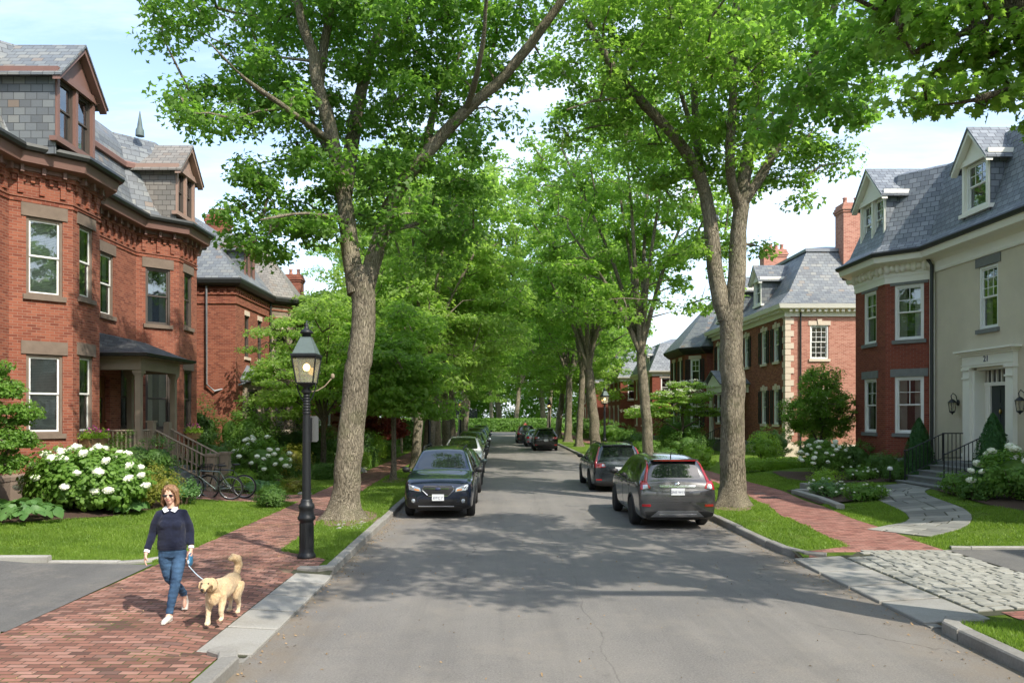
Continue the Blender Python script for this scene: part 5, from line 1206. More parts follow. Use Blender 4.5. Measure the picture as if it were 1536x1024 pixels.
kD = street_tree('maple_tree', 'maple with fanned limbs before the right far lamp post', (6.6,51,.1), 20, 5.6, 5.6, 5.6, 'lf_bright', 'bark_g', GR, 37, r0=.36, ncl=250, cr=.95, nl=110, size=.24, lean=(-.8,0), nlimb=7)
kE = street_tree('maple_tree', 'broad maple with drooping light foliage over the left car row', (-3.9,43,.1), 17.5, 5.0, 3.4, 4.6, 'lf_lime', 'bark_g', GL, 39, r0=.34, ncl=260, cr=1.0, nl=110, size=.25, lean=(.9,0), flat=.34, nlimb=7)
ORDL = ['third','fourth','fifth','sixth','seventh','eighth','ninth']
for i, (x, y, k, rz, s) in enumerate(((-3.9,50.5,kD,1.0,.86),(-3.9,60,kE,2.1,1.05),(-3.95,70,kB,4.0,1.15),(-3.9,82,kD,3.0,.95),(-4,96,kE,.6,1.1))):
    dup(k, (x,y,.1), rz, '%s maple of the left kerb row counted from the one beside the lamp post' % ('sixth','seventh','eighth','ninth','tenth')[i], GL, s)
for i, (x, y, k, rz, s) in enumerate(((6.6,61.5,kC,2.2,1.12),(6.7,72,kD,1.7,1.0),(6.7,84,kE,.4,1.05),(6.6,98,kC,3.4,1.1))):
    dup(k, (x,y,.1), rz, 'far trunk %s beyond the fanned maple in the right row' % ('first','second','third','fourth')[i], GR, s)
# light layered trees on the left lawns
kL = street_tree('layered_tree', 'light green layered tree standing before the rough stone turret', (-7.3,32.3,.15), 7.3, 2.9, 2.0, 2.2, 'lf_lime', 'bark_d', 'layered trees on the left lawns', 41, r0=.13, ncl=190, nl=120, size=.15, cr=.72, flat=.26, nlimb=6, droop=.1)
dup(kL, (-7.2,41,.2), 2.0, 'light green layered tree behind the crimson maple', None, 1.25)
dup(kL, (-7.6,53,.2), 4.0, 'light green layered tree far along the left sidewalk', None, 1.5)
# unseen street trees added behind the viewer for the car windows to reflect
for i, (x, y, k, rz, s) in enumerate(((-4.2,-7,kD,1.2,.85),(7.4,-9,kC,2.6,.9),(-4.4,-19,kE,.3,1.0),(7.2,-17,kD,2.9,.95))):
    dup(k, (x,y,.1), rz, 'unseen street maple added behind the viewer, %s' % ('near left','near right','far left','far right')[i], 'street maples added behind the viewer', s)
# trees in the gardens, between and behind houses
for i, (x, y, k, rz, s, lab) in enumerate(((-11,68,kE,1,1.2,'tall light maple in the gardens beyond the left houses'),(-9,84,kB,2,1.4,'tall garden tree farthest along the left side'),(9.8,78,kE,3,.9,'garden maple before the far brick row houses'),(-16,31.8,kA,1,1.0,'small tree in the gap between the two nearest left houses'))):
    dup(k, (x,y,.3), rz, lab, 'garden trees', s)
# wood that closes the end of the street
for i, (x, y, k, rz, s) in enumerate(((-14,124,kE,0,1.5),(-7,128,kD,1,1.3),(-.8,121,kB,2,1.35),(.6,133,kE,2.5,1.6),(3.0,122,kD,3,1.15),(8,130,kE,4,1.5),(14,125,kB,5,1.6),(20,133,kD,.5,1.5),(-21,131,kD,.7,1.5))):
    dup(k, (x,y,0), rz, 'tree number %d from the left in the wood closing the end of the street' % (i+1), 'trees closing the end of the street', s)

# ------------------------------------------------------------------ shrubs
def shrub(name, label, loc, size, leaf, ls=.06, n=3500, group=None, seed=1, blobs=None, cr=.16, flat=.9, shape='oval', flowers=None, stems=True, core=.5, fl_r=.09, topflow=.35):
    """loc base; size (rx,ry,h)"""
    t = thing(name, label, 'shrub', loc, group, world=False); rg = np.random.default_rng(seed); rx, ry, h = size
    B = blobs or [(0,0,h*.52,rx*.85,ry*.85,h*.46)]+[(rx*.5*math.cos(a),ry*.5*math.sin(a),h*(.36+.2*rg.random()),rx*.52,ry*.52,h*.34) for a in (rg.uniform(0,6.28)+k*2*math.pi/5 for k in range(5))]
    ncl = max(12, int(n/45)); cen = sample_centres(rg, B, ncl, cr*.55, .8); C, Nn, S = clump_leaves(rg, cen, cr, 45, ls, flat, droop=.05)
    ctr = np.array([0,0,h*.4]); Nn = Nn*.6+(C-ctr)/np.linalg.norm(C-ctr,axis=1)[:,None]*.8; keep = C[:,2] > .02; C, Nn, S = C[keep], Nn[keep], S[keep]
    vs, tri = leaf_arrays(rg, C, Nn, S, shape)
    m = MB()
    for b in B: m.ell(b[:3], (b[3]*core,b[4]*core,b[5]*core), 8, k=6)  # hidden inner ellipsoids added to stop light leaking through the leaves
    ft = []
    for f in m.f:
        for k in range(1,len(f)-1): ft.append((f[0],f[k],f[k+1]))
    tri = np.vstack([tri, np.array(ft)+len(vs)]); vs = np.vstack([vs, np.array(m.v,'f4')])
    tri_mesh('foliage', vs, tri, L[leaf], t)
    if stems:
        mb = MB()
        for k in range(6): a = k*1.05+seed; mb.tube([(.08*math.cos(a),.08*math.sin(a),-.05),(rx*.3*math.cos(a),ry*.3*math.sin(a),h*.35),(rx*.5*math.cos(a),ry*.5*math.sin(a),h*.6)], [.022,.015,.006], 5)
        mk('stem', mb, L['twig'], t, uv=False)
    if flowers:
        fm = None; cand = [p for p in (np.array(b[:3])+d/np.linalg.norm(d)*np.array(b[3:6])*1.06 for b in B for d in rg.normal(size=(60,3))) if p[2] > h*topflow and p[1] < ry*.6]
        rg.shuffle(cand); used = []
        for p in cand:
            if len(used) >= flowers: break
            if any(np.linalg.norm(p-u) < fl_r*1.9 for u in used): continue
            if any(sum(((p[i]-b[i])/b[3+i])**2 for i in range(3)) < .92 for b in B): continue
            used.append(p); s = fl_r*rg.uniform(.75,1.2)
            if fm is None:
                k = 130; d = rg.normal(size=(k,3)); d /= np.linalg.norm(d,axis=1)[:,None]; d[:,2] *= .75; v2, t2 = leaf_arrays(rg, d*.86, d+rg.normal(size=(k,3))*.35, np.full(k,.42), 'oval', .1)
                c = MB(); c.ell((0,0,0),(.78,.78,.58),10,k=6); ct = [(f[0],f[i],f[i+1]) for f in c.f for i in range(1,len(f)-1)]
                t2 = np.vstack([t2, np.array(ct)+len(v2)]); v2 = np.vstack([v2, np.array(c.v,'f4')])
                fo = tri_mesh('flower_head', v2, t2, L['petal'], t); fm = fo.data
            else: fo = bpy.data.objects.new('flower_head', fm); link(fo, t)
            fo.location = tuple(p); fo.scale = (s,s,s*rg.uniform(.8,1.0)); fo.rotation_euler = tuple(rg.uniform(-.5,.5,3))
    return t
def at(x, y): return (x, y, gz(x,y)+.01)
shrub('hydrangea', 'big white-flowering hydrangea under the near bay windows, behind the hosta', at(-10.0,18.7), (1.65,1.05,1.55), 'lf_shrub', .115, 12000, None, 51, flowers=46, fl_r=.13, cr=.24, shape='hosta')
shrub('boxwood', 'dark green evergreen shrub in front of the porch railing, left of the steps', at(-10.05,21.3), (1.3,.8,1.95), 'lf_box', .06, 9000, 'evergreen shrubs by the left porch', 52)
shrub('barberry', 'rust-tinged yellow-green shrub right of the big hydrangea', at(-9.05,19.9), (.85,.7,1.15), 'lf_rust', .06, 5200, None, 53, cr=.2)
shrub('small_shrub', 'low bluish green shrub behind the walking woman, near the bicycle', at(-8.55,20.9), (.55,.5,.75), 'lf_hosta', .06, 2200, None, 54)
shrub('boxwood', 'round clipped boxwood ball beside the brick path', at(-6.15,20.9), (.52,.48,.62), 'lf_box', .045, 5000, 'boxwood balls', 55, cr=.12)
shrub('low_shrub', 'loose low shrub behind the lamp post, beside the stone in the lawn', at(-6.5,24.9), (.6,.5,.55), 'lf_rust', .05, 1800, None, 56, cr=.18)
shrub('spirea', 'chartreuse mound beside the stair post', at(-8.35,24.9), (.52,.5,.75), 'lf_yel', .05, 3800, None, 57, cr=.14)
shrub('hydrangea', 'white hydrangea spilling over the lawn to the right of the stair post', at(-8.3,27.0), (1.15,1.0,1.7), 'lf_shrub', .11, 5000, None, 58, flowers=40, fl_r=.105, cr=.22)
shrub('evergreen_shrub', 'dark shrub between the stair railing and the white hydrangea', at(-10.0,26.8), (1.1,.8,1.75), 'lf_box', .07, 5500, 'evergreen shrubs by the left porch', 59)
shrub('viburnum', 'tall light green shrub against the corner of the second brick house', at(-9.9,30.5), (1.35,1.1,2.9), 'lf_shrub', .11, 7000, None, 60, cr=.3)
shrub('climbing_shrub', 'loose shrub climbing the side wall of the second brick house', at(-12.6,32.4), (1.0,.7,3.2), 'lf_dark', .10, 4200, None, 61, cr=.35)
shrub('evergreen_shrub', 'dark evergreen mass below the stone turret', at(-8.9,34.6), (1.7,1.2,2.3), 'lf_dark', .09, 8000, None, 62, cr=.28)
shrub('rhododendron', 'rounded shrub right behind the white hydrangea', at(-8.0,30.0), (.8,.7,1.5), 'lf_rust', .09, 3500, None, 63, cr=.22)
shrub('evergreen_shrub', 'dark shrub left of the crimson maple', at(-7.0,37.0), (1.3,1.0,2.0), 'lf_dark', .09, 5000, None, 64, cr=.28)
def hedge(label, x0, x1, y0, y1, h, leaf, n, seed, ls=.06, name='hedge'):
    cx, cy = (x0+x1)/2, (y0+y1)/2; t = thing(name, label, 'hedge', at(cx,cy), None, world=False); rg = np.random.default_rng(seed)
    C = rg.uniform((-.5,-.5,0),(.5,.5,1),(n,3)); f = rg.integers(0,4,n)
    C[f==0,1] = -.5; C[f==1,2] = 1; C[f==2,0] = .5*np.sign(C[f==2,0]); C *= np.array([x1-x0,y1-y0,h]); w = np.array([noise.noise(V(c[0]*2,c[1]*2,c[2]*2+seed)) for c in C]); C += rg.normal(size=(n,3))*.04
    C[:,2] += w*.12*C[:,2]/h; C[:,1] += w*.12
    Nn = rg.normal(size=(n,3))*.5+np.array([0,-.6,.6]); vs, tri = leaf_arrays(rg, C, Nn, ls*rg.uniform(.7,1.3,n), 'oval')
    m = MB(); m.box(-(x1-x0)/2+.07,(x1-x0)/2-.07,-(y1-y0)/2+.09,(y1-y0)/2-.09,0,h-.07); ft = [(q_[0],q_[k],q_[k+1]) for q_ in m.f for k in (1,2)]
    tri = np.vstack([tri, np.array(ft)+len(vs)]); vs = np.vstack([vs, np.array(m.v,'f4')]); tri_mesh('foliage', vs, tri, L[leaf], t); return t
hedge('low clipped hedge along the far edge of the left lawn', -9.3,-6.0,29.6,30.4,.55,'lf_box',9000,71)
hedge('leafy hedge closing the far end of the street', -30,32,119.5,121,1.9,'lf_shrub',26000,72,.28)
rg = np.random.default_rng(66); wb = [(x+rg.uniform(-2,2),rg.uniform(138,150),rg.uniform(1.5,9),rg.uniform(4,6),4,rg.uniform(3,4.5)) for x in range(-60,66,4) for _ in (0,1,2)]
cen = sample_centres(rg, wb, 2300, .8, .6); C, Nn, S = clump_leaves(rg, cen, 1.6, 60, .55, .7); vs, tri = leaf_arrays(rg, C, Nn, S, 'oval'); setp(tri_mesh('wood', vs, tri, L['lf_bright']), kind='stuff', label='leafy wood filling the background beyond the end of the street')
rg = np.random.default_rng(67); vs_n = 0
hedge('low plants at the foot of the left sidewalk shrubs', -6.5,-5.95,36.2,38.5,.5,'lf_shrub',2600,74)
shrub('bright_shrub', 'bright green shrub spilling to the left sidewalk right of the big trunk', at(-6.6,39.5), (.95,1.4,1.8), 'lf_yel', .09, 5200, None, 65, cr=.24)
shrub('bright_shrub', 'small lime mound in front of the bright sidewalk shrub', at(-6.3,35.2), (.55,.7,1.0), 'lf_yel', .08, 2500, None, 66, cr=.2)
shrub('green_shrub', 'green shrub beside the low fence on the left sidewalk', at(-6.6,45.5), (.9,2.2,1.4), 'lf_shrub', .1, 3800, None, 67, cr=.26)
shrub('evergreen_shrub', 'dark shrubs along the far left sidewalk behind the row of trunks', at(-6.9,56), (1.2,6,2.2), 'lf_dark', .16, 6000, None, 68, cr=.4)
shrub('evergreen_shrub', 'long dark shrub bank under the farthest left trunks', at(-6.9,74), (1.2,9,2.3), 'lf_box', .2, 6000, None, 69, cr=.5)
# crimson japanese maple
t = ptree('crimson_maple', 'small crimson-leaved maple seen on both sides of the big left trunk', 'tree', at(-6.9,41.5), [([(0,0,0),(.1,0,.5),(-.1,0,1.0),(.1,0,1.5)],.07,.05,8),([(.1,0,1.3),(.9,.1,2.0),(1.4,.1,2.2)],.04,.015,6),([(-.1,0,1.1),(-.8,0,1.9)],.04,.015,6)], [(.6,-.8,2.3,1.5,1.0,.7),(1.3,-.8,1.7,1.1,.9,.5),(-.6,-.4,2.3,1.2,.9,.6)], 150, .34, 90, .11, 'lobe', 'lf_red', 'bark_d', seed=77, flat=.35)
# small multi-layered tree at the left edge
ptree('small_tree', 'small bright tree at the left edge before the near bay', 'tree', at(-11.35,17.3), [([(0,0,0),(.05,0,.7),(0,0,1.4),(.05,0,2.3)],.06,.03,8),([(0,0,.9),(.4,-.1,1.5)],.03,.01,6),([(0,0,1.1),(-.5,0,1.8)],.03,.01,6)], [(0,0,1.75,.85,.8,.28),(.1,0,2.35,.75,.7,.28),(.0,0,2.95,.6,.6,.3),(.15,-.1,1.25,.6,.6,.18),(0,0,3.35,.35,.35,.2)], 130, .26, 110, .085, 'lobe', 'lf_shrub', 'bark_d', seed=78, flat=.5)
# hostas
def hosta(label, loc, r, n, seed, group='hostas'):
    t = thing('hosta', label, 'plant', loc, group, world=False); rg = np.random.default_rng(seed); V_ = []; T_ = []
    a = rg.uniform(0,2*np.pi,n); k = rg.random(n)**.6; rad_ = k*r
    C = np.stack([np.cos(a)*rad_, np.sin(a)*rad_, .12+.42*r*(1-k*.75)+rg.uniform(0,.05,n)],1); Nn = np.stack([np.cos(a)*k*.8,np.sin(a)*k*.8,np.full(n,.8)],1)+rg.normal(size=(n,3))*.42
    dr = np.stack([np.cos(a),np.sin(a),-.25-.5*k],1); S = rg.uniform(.18,.31,n)
    T2, tris = SH['hosta']; Nn /= np.linalg.norm(Nn,axis=1)[:,None]; B = dr-Nn*(dr*Nn).sum(1)[:,None]; B /= np.linalg.norm(B,axis=1)[:,None]; T = np.cross(B,Nn)
    z = (-.5*np.abs(T2[:,0])**1.5-.35*(T2[:,1]-.4)**2)[None,:,None]; vs = C[:,None,:]+S[:,None,None]*(T2[:,0][None,:,None]*T[:,None,:]*1.25+(T2[:,1]-.4)[None,:,None]*B[:,None,:]+z*Nn[:,None,:])
    tr = (np.array(tris)[None]+(np.arange(n)*len(T2))[:,None,None]).reshape(-1,3); tri_mesh('leaf_rosette', vs.reshape(-1,3).astype('f4'), tr, L['lf_hosta'], t, smooth=True)
hosta('broad-leaved hosta at the left edge, in front of the big hydrangea', at(-10.3,16.75), .8, 85, 1); hosta('second hosta behind the big-leaved one, against the left edge', at(-11.3,17.0), .7, 70, 2)
hosta('small hosta between the big hydrangea and the rust-tinged shrub', at(-9.0,18.75), .45, 60, 3)
hosta('low hosta with pale leaves behind the bicycle wheel', at(-7.75,24.9), .6, 80, 4)
# ---- right side
def conifer(label, loc, r, h, seed):
    t = thing('dwarf_conifer', label, 'conifer', loc, 'clipped conifers beside the front steps', world=False); rg = np.random.default_rng(seed); n = 9000
    z = rg.random(n)**.85; a = rg.uniform(0,2*np.pi,n); rr_ = r*(1-z**1.5)**.8*(.82+.22*rg.random(n))+.02; w = 1+.12*np.sin(a*5+z*14)
    C = np.stack([np.cos(a)*rr_*w,np.sin(a)*rr_*w,.05+z*h],1); Nn = np.stack([np.cos(a),np.sin(a),np.full(n,.5)],1)+rg.normal(size=(n,3))*.5
    vs, tri = leaf_arrays(rg, C, Nn, rg.uniform(.05,.09,n), 'needle'); m = MB(); m.tube([(0,0,.05),(0,0,h*.3),(0,0,h*.6),(0,0,h*.95)],[r*.8,r*.72,r*.5,.03],10)
    ft = [(f[0],f[k],f[k+1]) for f in m.f for k in range(1,len(f)-1)]; tri = np.vstack([tri,np.array(ft)+len(vs)]); vs = np.vstack([vs,np.array(m.v,'f4')])
    tri_mesh('foliage', vs, tri, L['lf_conifer'], t); mb = MB(); mb.tube([(0,0,-.05),(0,0,.3)],.05,6); mk('trunk', mb, L['twig'], t)
conifer('dark conical conifer left of the iron railings, against the brick bay', at(14.1,25.6), .52, 2.0, 1); conifer('dark conical conifer right of the front steps, before the white doorway', at(13.85,21.4), .55, 2.15, 2)
shrub('hydrangea', 'white hydrangea at the right edge beside the front steps', at(13.3,19.6), (1.0,1.0,1.35), 'lf_shrub', .11, 4500, None, 81, flowers=28, fl_r=.125, cr=.22)
shrub('boxwood', 'low green shrub at the foot of the right conifer by the steps', at(12.7,21.0), (.6,.6,.65), 'lf_shrub', .06, 3000, 'low shrubs along the right bed', 82)
shrub('boxwood', 'low shrub between the conifer foot and the right edge hydrangea', at(12.5,20.0), (.45,.5,.55), 'lf_box', .06, 2200, 'low shrubs along the right bed', 83)
shrub('small_shrub', 'yellowish shrub at the right frame edge', at(12.9,17.9), (.5,.5,.6), 'lf_yel', .06, 2200, None, 84)
shrub('hydrangea', 'white hydrangea in front of the small tree, left of the brick bay', at(12.2,28.6), (.95,.8,1.35), 'lf_shrub', .10, 3800, None, 85, flowers=34, fl_r=.10, cr=.2)
shrub('boxwood', 'dark rounded shrub below the left window of the brick bay', at(13.3,28.6), (.95,.8,1.35), 'lf_box', .06, 5500, 'shrubs under the brick bay', 86)
shrub('boxwood', 'rounded shrub below the right window of the brick bay', at(13.6,26.6), (.75,.7,.95), 'lf_box', .06, 4500, 'shrubs under the brick bay', 87)
shrub('ground_cover', 'low white-dotted perennials in front of the brick bay shrubs', at(12.3,26.3), (.85,.5,.5), 'lf_shrub', .07, 2400, None, 88, flowers=14, fl_r=.05)
shrub('boxwood', 'small dark mound left of the far iron railing', at(13.1,25.2), (.42,.4,.5), 'lf_box', .055, 2000, None, 89)
shrub('perennials', 'grey-green perennials with pale flowers behind the granite edging', at(10.1,23.4), (.6,.7,.55), 'lf_hosta', .06, 2400, None, 90, flowers=16, fl_r=.045)
shrub('perennials', 'leafy perennials right of the granite edging beside the flagstones', at(10.45,21.9), (.75,.5,.48), 'lf_shrub', .07, 2600, None, 91, flowers=8, fl_r=.045)
shrub('boxwood', 'small green mound behind the granite edging perennials', at(11.0,23.9+1.6), (.6,.5,.6), 'lf_yel', .06, 2400, None, 92)
shrub('golden_shrub', 'clipped round golden-green shrub left of the Y-forked maple', at(9.35,35.6), (.82,.8,1.25), 'lf_yel', .07, 5000, 'round golden shrubs', 93, cr=.16)
shrub('golden_shrub', 'round golden-green shrub just right of the Y-forked maple', at(12.1,34.8), (.85,.8,1.55), 'lf_yel', .07, 5000, 'round golden shrubs', 94, cr=.18)
shrub('evergreen_shrub', 'dark shrub behind the round golden shrub, by the quoined corner', at(13.6,37.6), (1.2,.9,1.7), 'lf_box', .08, 5000, None, 95)
shrub('evergreen_shrub', 'green shrub between the small tree and the quoined corner', at(13.9,33.6), (1.0,.9,1.6), 'lf_shrub', .09, 4200, None, 96)
hedge('low clipped plants bordering the lawn behind the Y-forked maple', 9.9,13.2,32.0,32.8,.42,'lf_yel',6000,73)
shrub('evergreen_shrub', 'large spreading dark shrub left of the porch of the quoined house', at(11.8,49.5), (1.9,1.6,2.4), 'lf_shrub', .12, 7000, None, 97, cr=.34)
shrub('evergreen_shrub', 'dark shrub beneath the dogwood, right side', at(11.0,44.0), (1.4,1.2,1.5), 'lf_box', .10, 5200, None, 98, cr=.28)
for i, (x,y,rx,h,lab) in enumerate(((9.0,46,.95,1.1,'rounded shrub beyond the slim two-limbed maple'),(9.0,51,1.1,1.5,'round clipped shrub right of the far lamp post'),(9.5,57,1.3,1.7,'round dark shrub left of the far lamp post'),(8.9,40.5,.7,.7,'low mound before the dogwood lawn'),(9.8,66,2,2.2,'large shrub before the far brick row'),(9.4,78,2.2,2.6,'farthest shrub on the right side'))):
    shrub('round_shrub', lab, at(x,y), (rx,rx,h), 'lf_box' if i%2 else 'lf_shrub', .12, 3200, 'round shrubs under the dogwood', 99+i, cr=.25)
# small tree in front of the quoined house
ptree('small_tree', 'small rounded green tree between the brick bay and the quoined house', 'tree', at(12.95,30.6), [([(0,0,0),(.03,0,.6),(0,0,1.3),(0,0,2.4),(0,0,3.6)],.075,.03,8),([(0,0,1.0),(.5,0,1.8),(.9,0,2.6)],.04,.015,6),([(0,0,.9),(-.5,0,1.7),(-1.0,0,2.2)],.04,.015,6),([(0,0,1.4),(0,-.5,2.2)],.03,.015,6)],
 [(0,0,3.5,.75,.7,.7),(-.75,0,2.3,.8,.8,.6),(.75,0,2.4,.8,.8,.65),(0,-.4,2.7,1.0,.9,.8),(-.3,.2,1.7,.9,.8,.35),(.6,.1,1.7,.75,.7,.4)], 300, .30, 100, .085, 'oval', 'lf_bright', 'bark_d', seed=110, flat=.6, mind=.45)
# dogwood
t = ptree('dogwood', 'flowering dogwood with tiers of white bracts beyond the second suv', 'tree', at(11.2,46.5), [([(0,0,0),(-.1,0,.8),(.1,0,1.6),(0,0,2.6)],.13,.07,9),([(0,0,1.3),(-1.2,0,2.0),(-2.4,0,2.5)],.06,.02,7),([(0,0,1.5),(1.3,0,2.2),(2.3,0,2.6)],.06,.02,7)],
 [(-1.8,0,2.5,1.7,1.6,.35),(1.6,0,2.6,1.6,1.6,.35),(0,0,3.5,2.0,1.8,.4),(-.6,-.3,3.0,1.9,1.6,.3),(.3,0,4.1,1.3,1.2,.3)], 170, .45, 75, .15, 'oval', 'lf_lime', 'bark_d', seed=111, flat=.22, droop=.1)
rg = np.random.default_rng(3); cen = sample_centres(rg, [(-1.8,0,2.7,1.8,1.7,.3),(1.6,0,2.8,1.7,1.7,.3),(0,0,3.7,2.1,1.9,.3),(.3,0,4.3,1.3,1.2,.25)], 110, .2, .5); C, Nn, S = clump_leaves(rg, cen, .42, 26, .13, .16, droop=.05); Nn[:,2] += 1.5; vs, tri = leaf_arrays(rg, C, Nn, S, 'oval'); tri_mesh('blossom', vs, tri, L['lf_white'], t)
# ------------------------------------------------------------------ cars (local: front at y=0 facing -Y, length along +Y)
def car_body(kind, paint):
    # station: y, zbot, W, zbelt, Wt(top half width), ztop
    if kind == 'wagon':   # long roof, rounded nose, upright tail
        st = [(0,.36,.70,.76,.62,.80),(.05,.26,.82,.84,.70,.90),(.25,.22,.885,.92,.76,.985),(.7,.20,.91,.98,.80,1.05),(1.15,.20,.915,1.02,.80,1.10),(1.28,.20,.915,1.03,.78,1.14),
              (1.65,.20,.92,1.04,.70,1.38),(2.0,.20,.92,1.05,.63,1.58),(2.12,.20,.92,1.05,.62,1.62),(2.75,.20,.92,1.05,.62,1.665),(2.87,.20,.92,1.05,.62,1.665),(3.6,.20,.92,1.06,.61,1.66),(3.72,.20,.92,1.06,.61,1.655),(4.25,.20,.91,1.08,.59,1.62),(4.36,.21,.90,1.09,.59,1.60),(4.62,.22,.885,1.08,.66,1.18),(4.70,.24,.87,1.03,.74,1.10),(4.76,.30,.85,.92,.74,.98)]
        L_ = 4.76; wh = (.88, 3.66); ws = (5,8); rw = (14,15); sw = ((6,9),(10,11),(12,13)); 
    elif kind == 'suv':
        st = [(0,.38,.70,.78,.62,.84),(.06,.27,.80,.88,.70,.95),(.25,.23,.87,.96,.76,1.03),(.65,.21,.90,1.02,.79,1.10),(1.0,.21,.905,1.05,.80,1.14),(1.12,.21,.905,1.06,.77,1.18),
              (1.5,.21,.91,1.07,.69,1.42),(1.85,.21,.91,1.08,.62,1.60),(1.98,.21,.91,1.08,.61,1.635),(2.5,.21,.91,1.09,.61,1.675),(2.62,.21,.91,1.09,.61,1.675),(3.4,.21,.91,1.10,.60,1.665),(3.52,.21,.91,1.11,.60,1.655),(3.98,.21,.905,1.14,.575,1.60),(4.12,.22,.90,1.15,.565,1.57),(4.36,.24,.89,1.13,.68,1.15),(4.44,.27,.885,1.02,.78,1.08),(4.50,.36,.86,.86,.78,.92)]
        L_ = 4.5; wh = (.84, 3.50); ws = (5,8); rw = (14,15); sw = ((6,9),(10,11),(12,13))
    else:                 # sedan
        st = [(0,.34,.68,.66,.60,.70),(.05,.24,.79,.74,.68,.80),(.25,.20,.86,.84,.74,.88),(.75,.18,.89,.90,.77,.96),(1.2,.18,.895,.94,.77,1.0),(1.32,.18,.895,.95,.75,1.04),
              (1.75,.18,.90,.96,.66,1.24),(2.1,.18,.90,.97,.59,1.38),(2.2,.18,.90,.97,.58,1.405),(2.7,.18,.90,.97,.57,1.435),(2.82,.18,.90,.97,.57,1.435),(3.3,.18,.90,.98,.57,1.41),(3.42,.18,.90,.98,.58,1.395),(3.65,.18,.89,.99,.60,1.31),(3.8,.19,.89,1.0,.63,1.24),(4.12,.20,.88,1.0,.72,1.06),(4.5,.24,.86,.97,.74,1.03),(4.66,.32,.82,.86,.74,.94)]
        L_ = 4.66; wh = (.85, 3.60); ws = (5,8); rw = (13,15); sw = ((6,9),(10,11),(12,13))
    def half(s):
        y, zb, W, zt, Wt, zz = s
        return [(W*.84,zb),(W*.965,zb+.07),(W*.995,zb+(zt-zb)*.38),(W,zb+(zt-zb)*.66),(W*.985,zt-.07),(W*.95,zt),(Wt+(W*.95-Wt)*.12,zz-(zz-zt)*.13-.005),(Wt*.90,zz-.004)]
    nx = 4; rows = []; vs = []
    for s in st:
        h = half(s); y = s[0]; ring = [(-x,z) for x, z in h]                      # left side up
        top = [(-h[-1][0]+2*h[-1][0]*k/nx, s[5]+.025*(1-abs(2*k/nx-1)**2)) for k in range(1,nx)]
        ring += top+[(x,z) for x, z in reversed(h)]; bx = h[0][0]; ring += [(bx-2*bx*k/nx, s[1]) for k in range(1,nx)]
        rows.append(ring); vs += [(x,y,z) for x, z in ring]
    n = len(rows[0]); m = len(st); fs = []; mi = []; GL_, BK = 1, 2
    for i in range(m-1):
        for j in range(n):
            fs.append((i*n+j,(i+1)*n+j,(i+1)*n+(j+1)%n,i*n+(j+1)%n)); mt = 0
            left, right = j == 5, j == 8+nx-1+1          # belt -> rail strips
            top = 7 <= j <= 7+nx-1
            if top and ws[0] <= i < ws[1]: mt = 1
            if top and rw[0] <= i < rw[1]: mt = 3
            if (left or right) and any(a <= i < b for a, b in sw): mt = 4
            if j in (0, 2*8+nx-1-1) or j >= 2*8+nx-1: mt = 2
            if kind == 'wagon' and j in (1,2*8+nx-1-2): mt = 2
            mi.append(mt)
    # end caps as grids
    def cap(i, flip, bulge, ys):
        ring = rows[i]; base = i*n; H_ = 8
        grid = []
        for r in range(H_):
            l, rt = r, n-nx-r+0
            lid, rid = base+r, base+(2*H_+nx-1-1-r)
            row = [lid]
            for k in range(1,nx):
                if r == 0: row.append(base+(n-k))
                elif r == H_-1: row.append(base+H_-1+k)
                else:
                    a, b = Vector(vs[lid]), Vector(vs[rid]); p = a.lerp(b,k/nx); p.y += bulge*(1-abs(2*k/nx-1)**2)*math.sin(math.pi*r/(H_-1))**.5; vs.append(tuple(p)); row.append(len(vs)-1)
            row.append(rid); grid.append(row)
        for r in range(H_-1):
            for k in range(nx):
                f = (grid[r][k],grid[r][k+1],grid[r+1][k+1],grid[r+1][k]); fs.append(f if flip else f[::-1]); mi.append(2 if r == 0 else 0)
    cap(0, True, -.05, 0); cap(m-1, False, .04, 0)
    me = bpy.data.meshes.new('car'); me.from_pydata(vs, [], fs)
    mats = [paint, L['carglass'], L['blackpl'], L['carglass'], L['carglass']]
    for x in mats: me.materials.append(x)
    me.polygons.foreach_set('material_index', mi); me.update()
    bm = bmesh.new(); bm.from_mesh(me); bmesh.ops.recalc_face_normals(bm, faces=bm.faces); 
    cl_ = bm.edges.layers.float.new('crease_edge')
    for e in bm.edges:
        a = {f.material_index for f in e.link_faces}
        if len(a) > 1: e[cl_] = .35
    bm.to_mesh(me); bm.free()
    sub = mod_mesh(me, [('SUBSURF', dict(levels=3, render_levels=3))])
    cut = MB()
    for y in wh:
        for sx in (-1,1): cut.lathe([(.40,-.16),(.40,.16)], (sx*.90,y,.345), 28, m=2, axis='X')
    cm = bpy.data.meshes.new('cut'); cm.from_pydata(cut.v, [], cut.f)
    for x in mats: cm.materials.append(x)
    cm.polygons.foreach_set('material_index', [2]*len(cut.f)); cm.update(); b2_ = bmesh.new(); b2_.from_mesh(cm); bmesh.ops.recalc_face_normals(b2_, faces=b2_.faces); b2_.to_mesh(cm); b2_.free()
    co_ = bpy.data.objects.new('cutter', cm); COL.objects.link(co_)
    full = mod_mesh(sub, [('BOOLEAN', dict(operation='DIFFERENCE', object=co_, solver='EXACT'))]); bpy.data.objects.remove(co_)
    if len(full.polygons) < 500: full = sub
    return full, L_, wh
def split_mat(me, idx):
    bm = bmesh.new(); bm.from_mesh(me); dele = [f for f in bm.faces if f.material_index not in idx]
    bmesh.ops.delete(bm, geom=dele, context='FACES'); m2 = bpy.data.meshes.new('p'); bm.to_mesh(m2); bm.free()
    for x in me.materials: m2.materials.append(x)
    m2.polygons.foreach_set('use_smooth', [True]*len(m2.polygons)); return m2
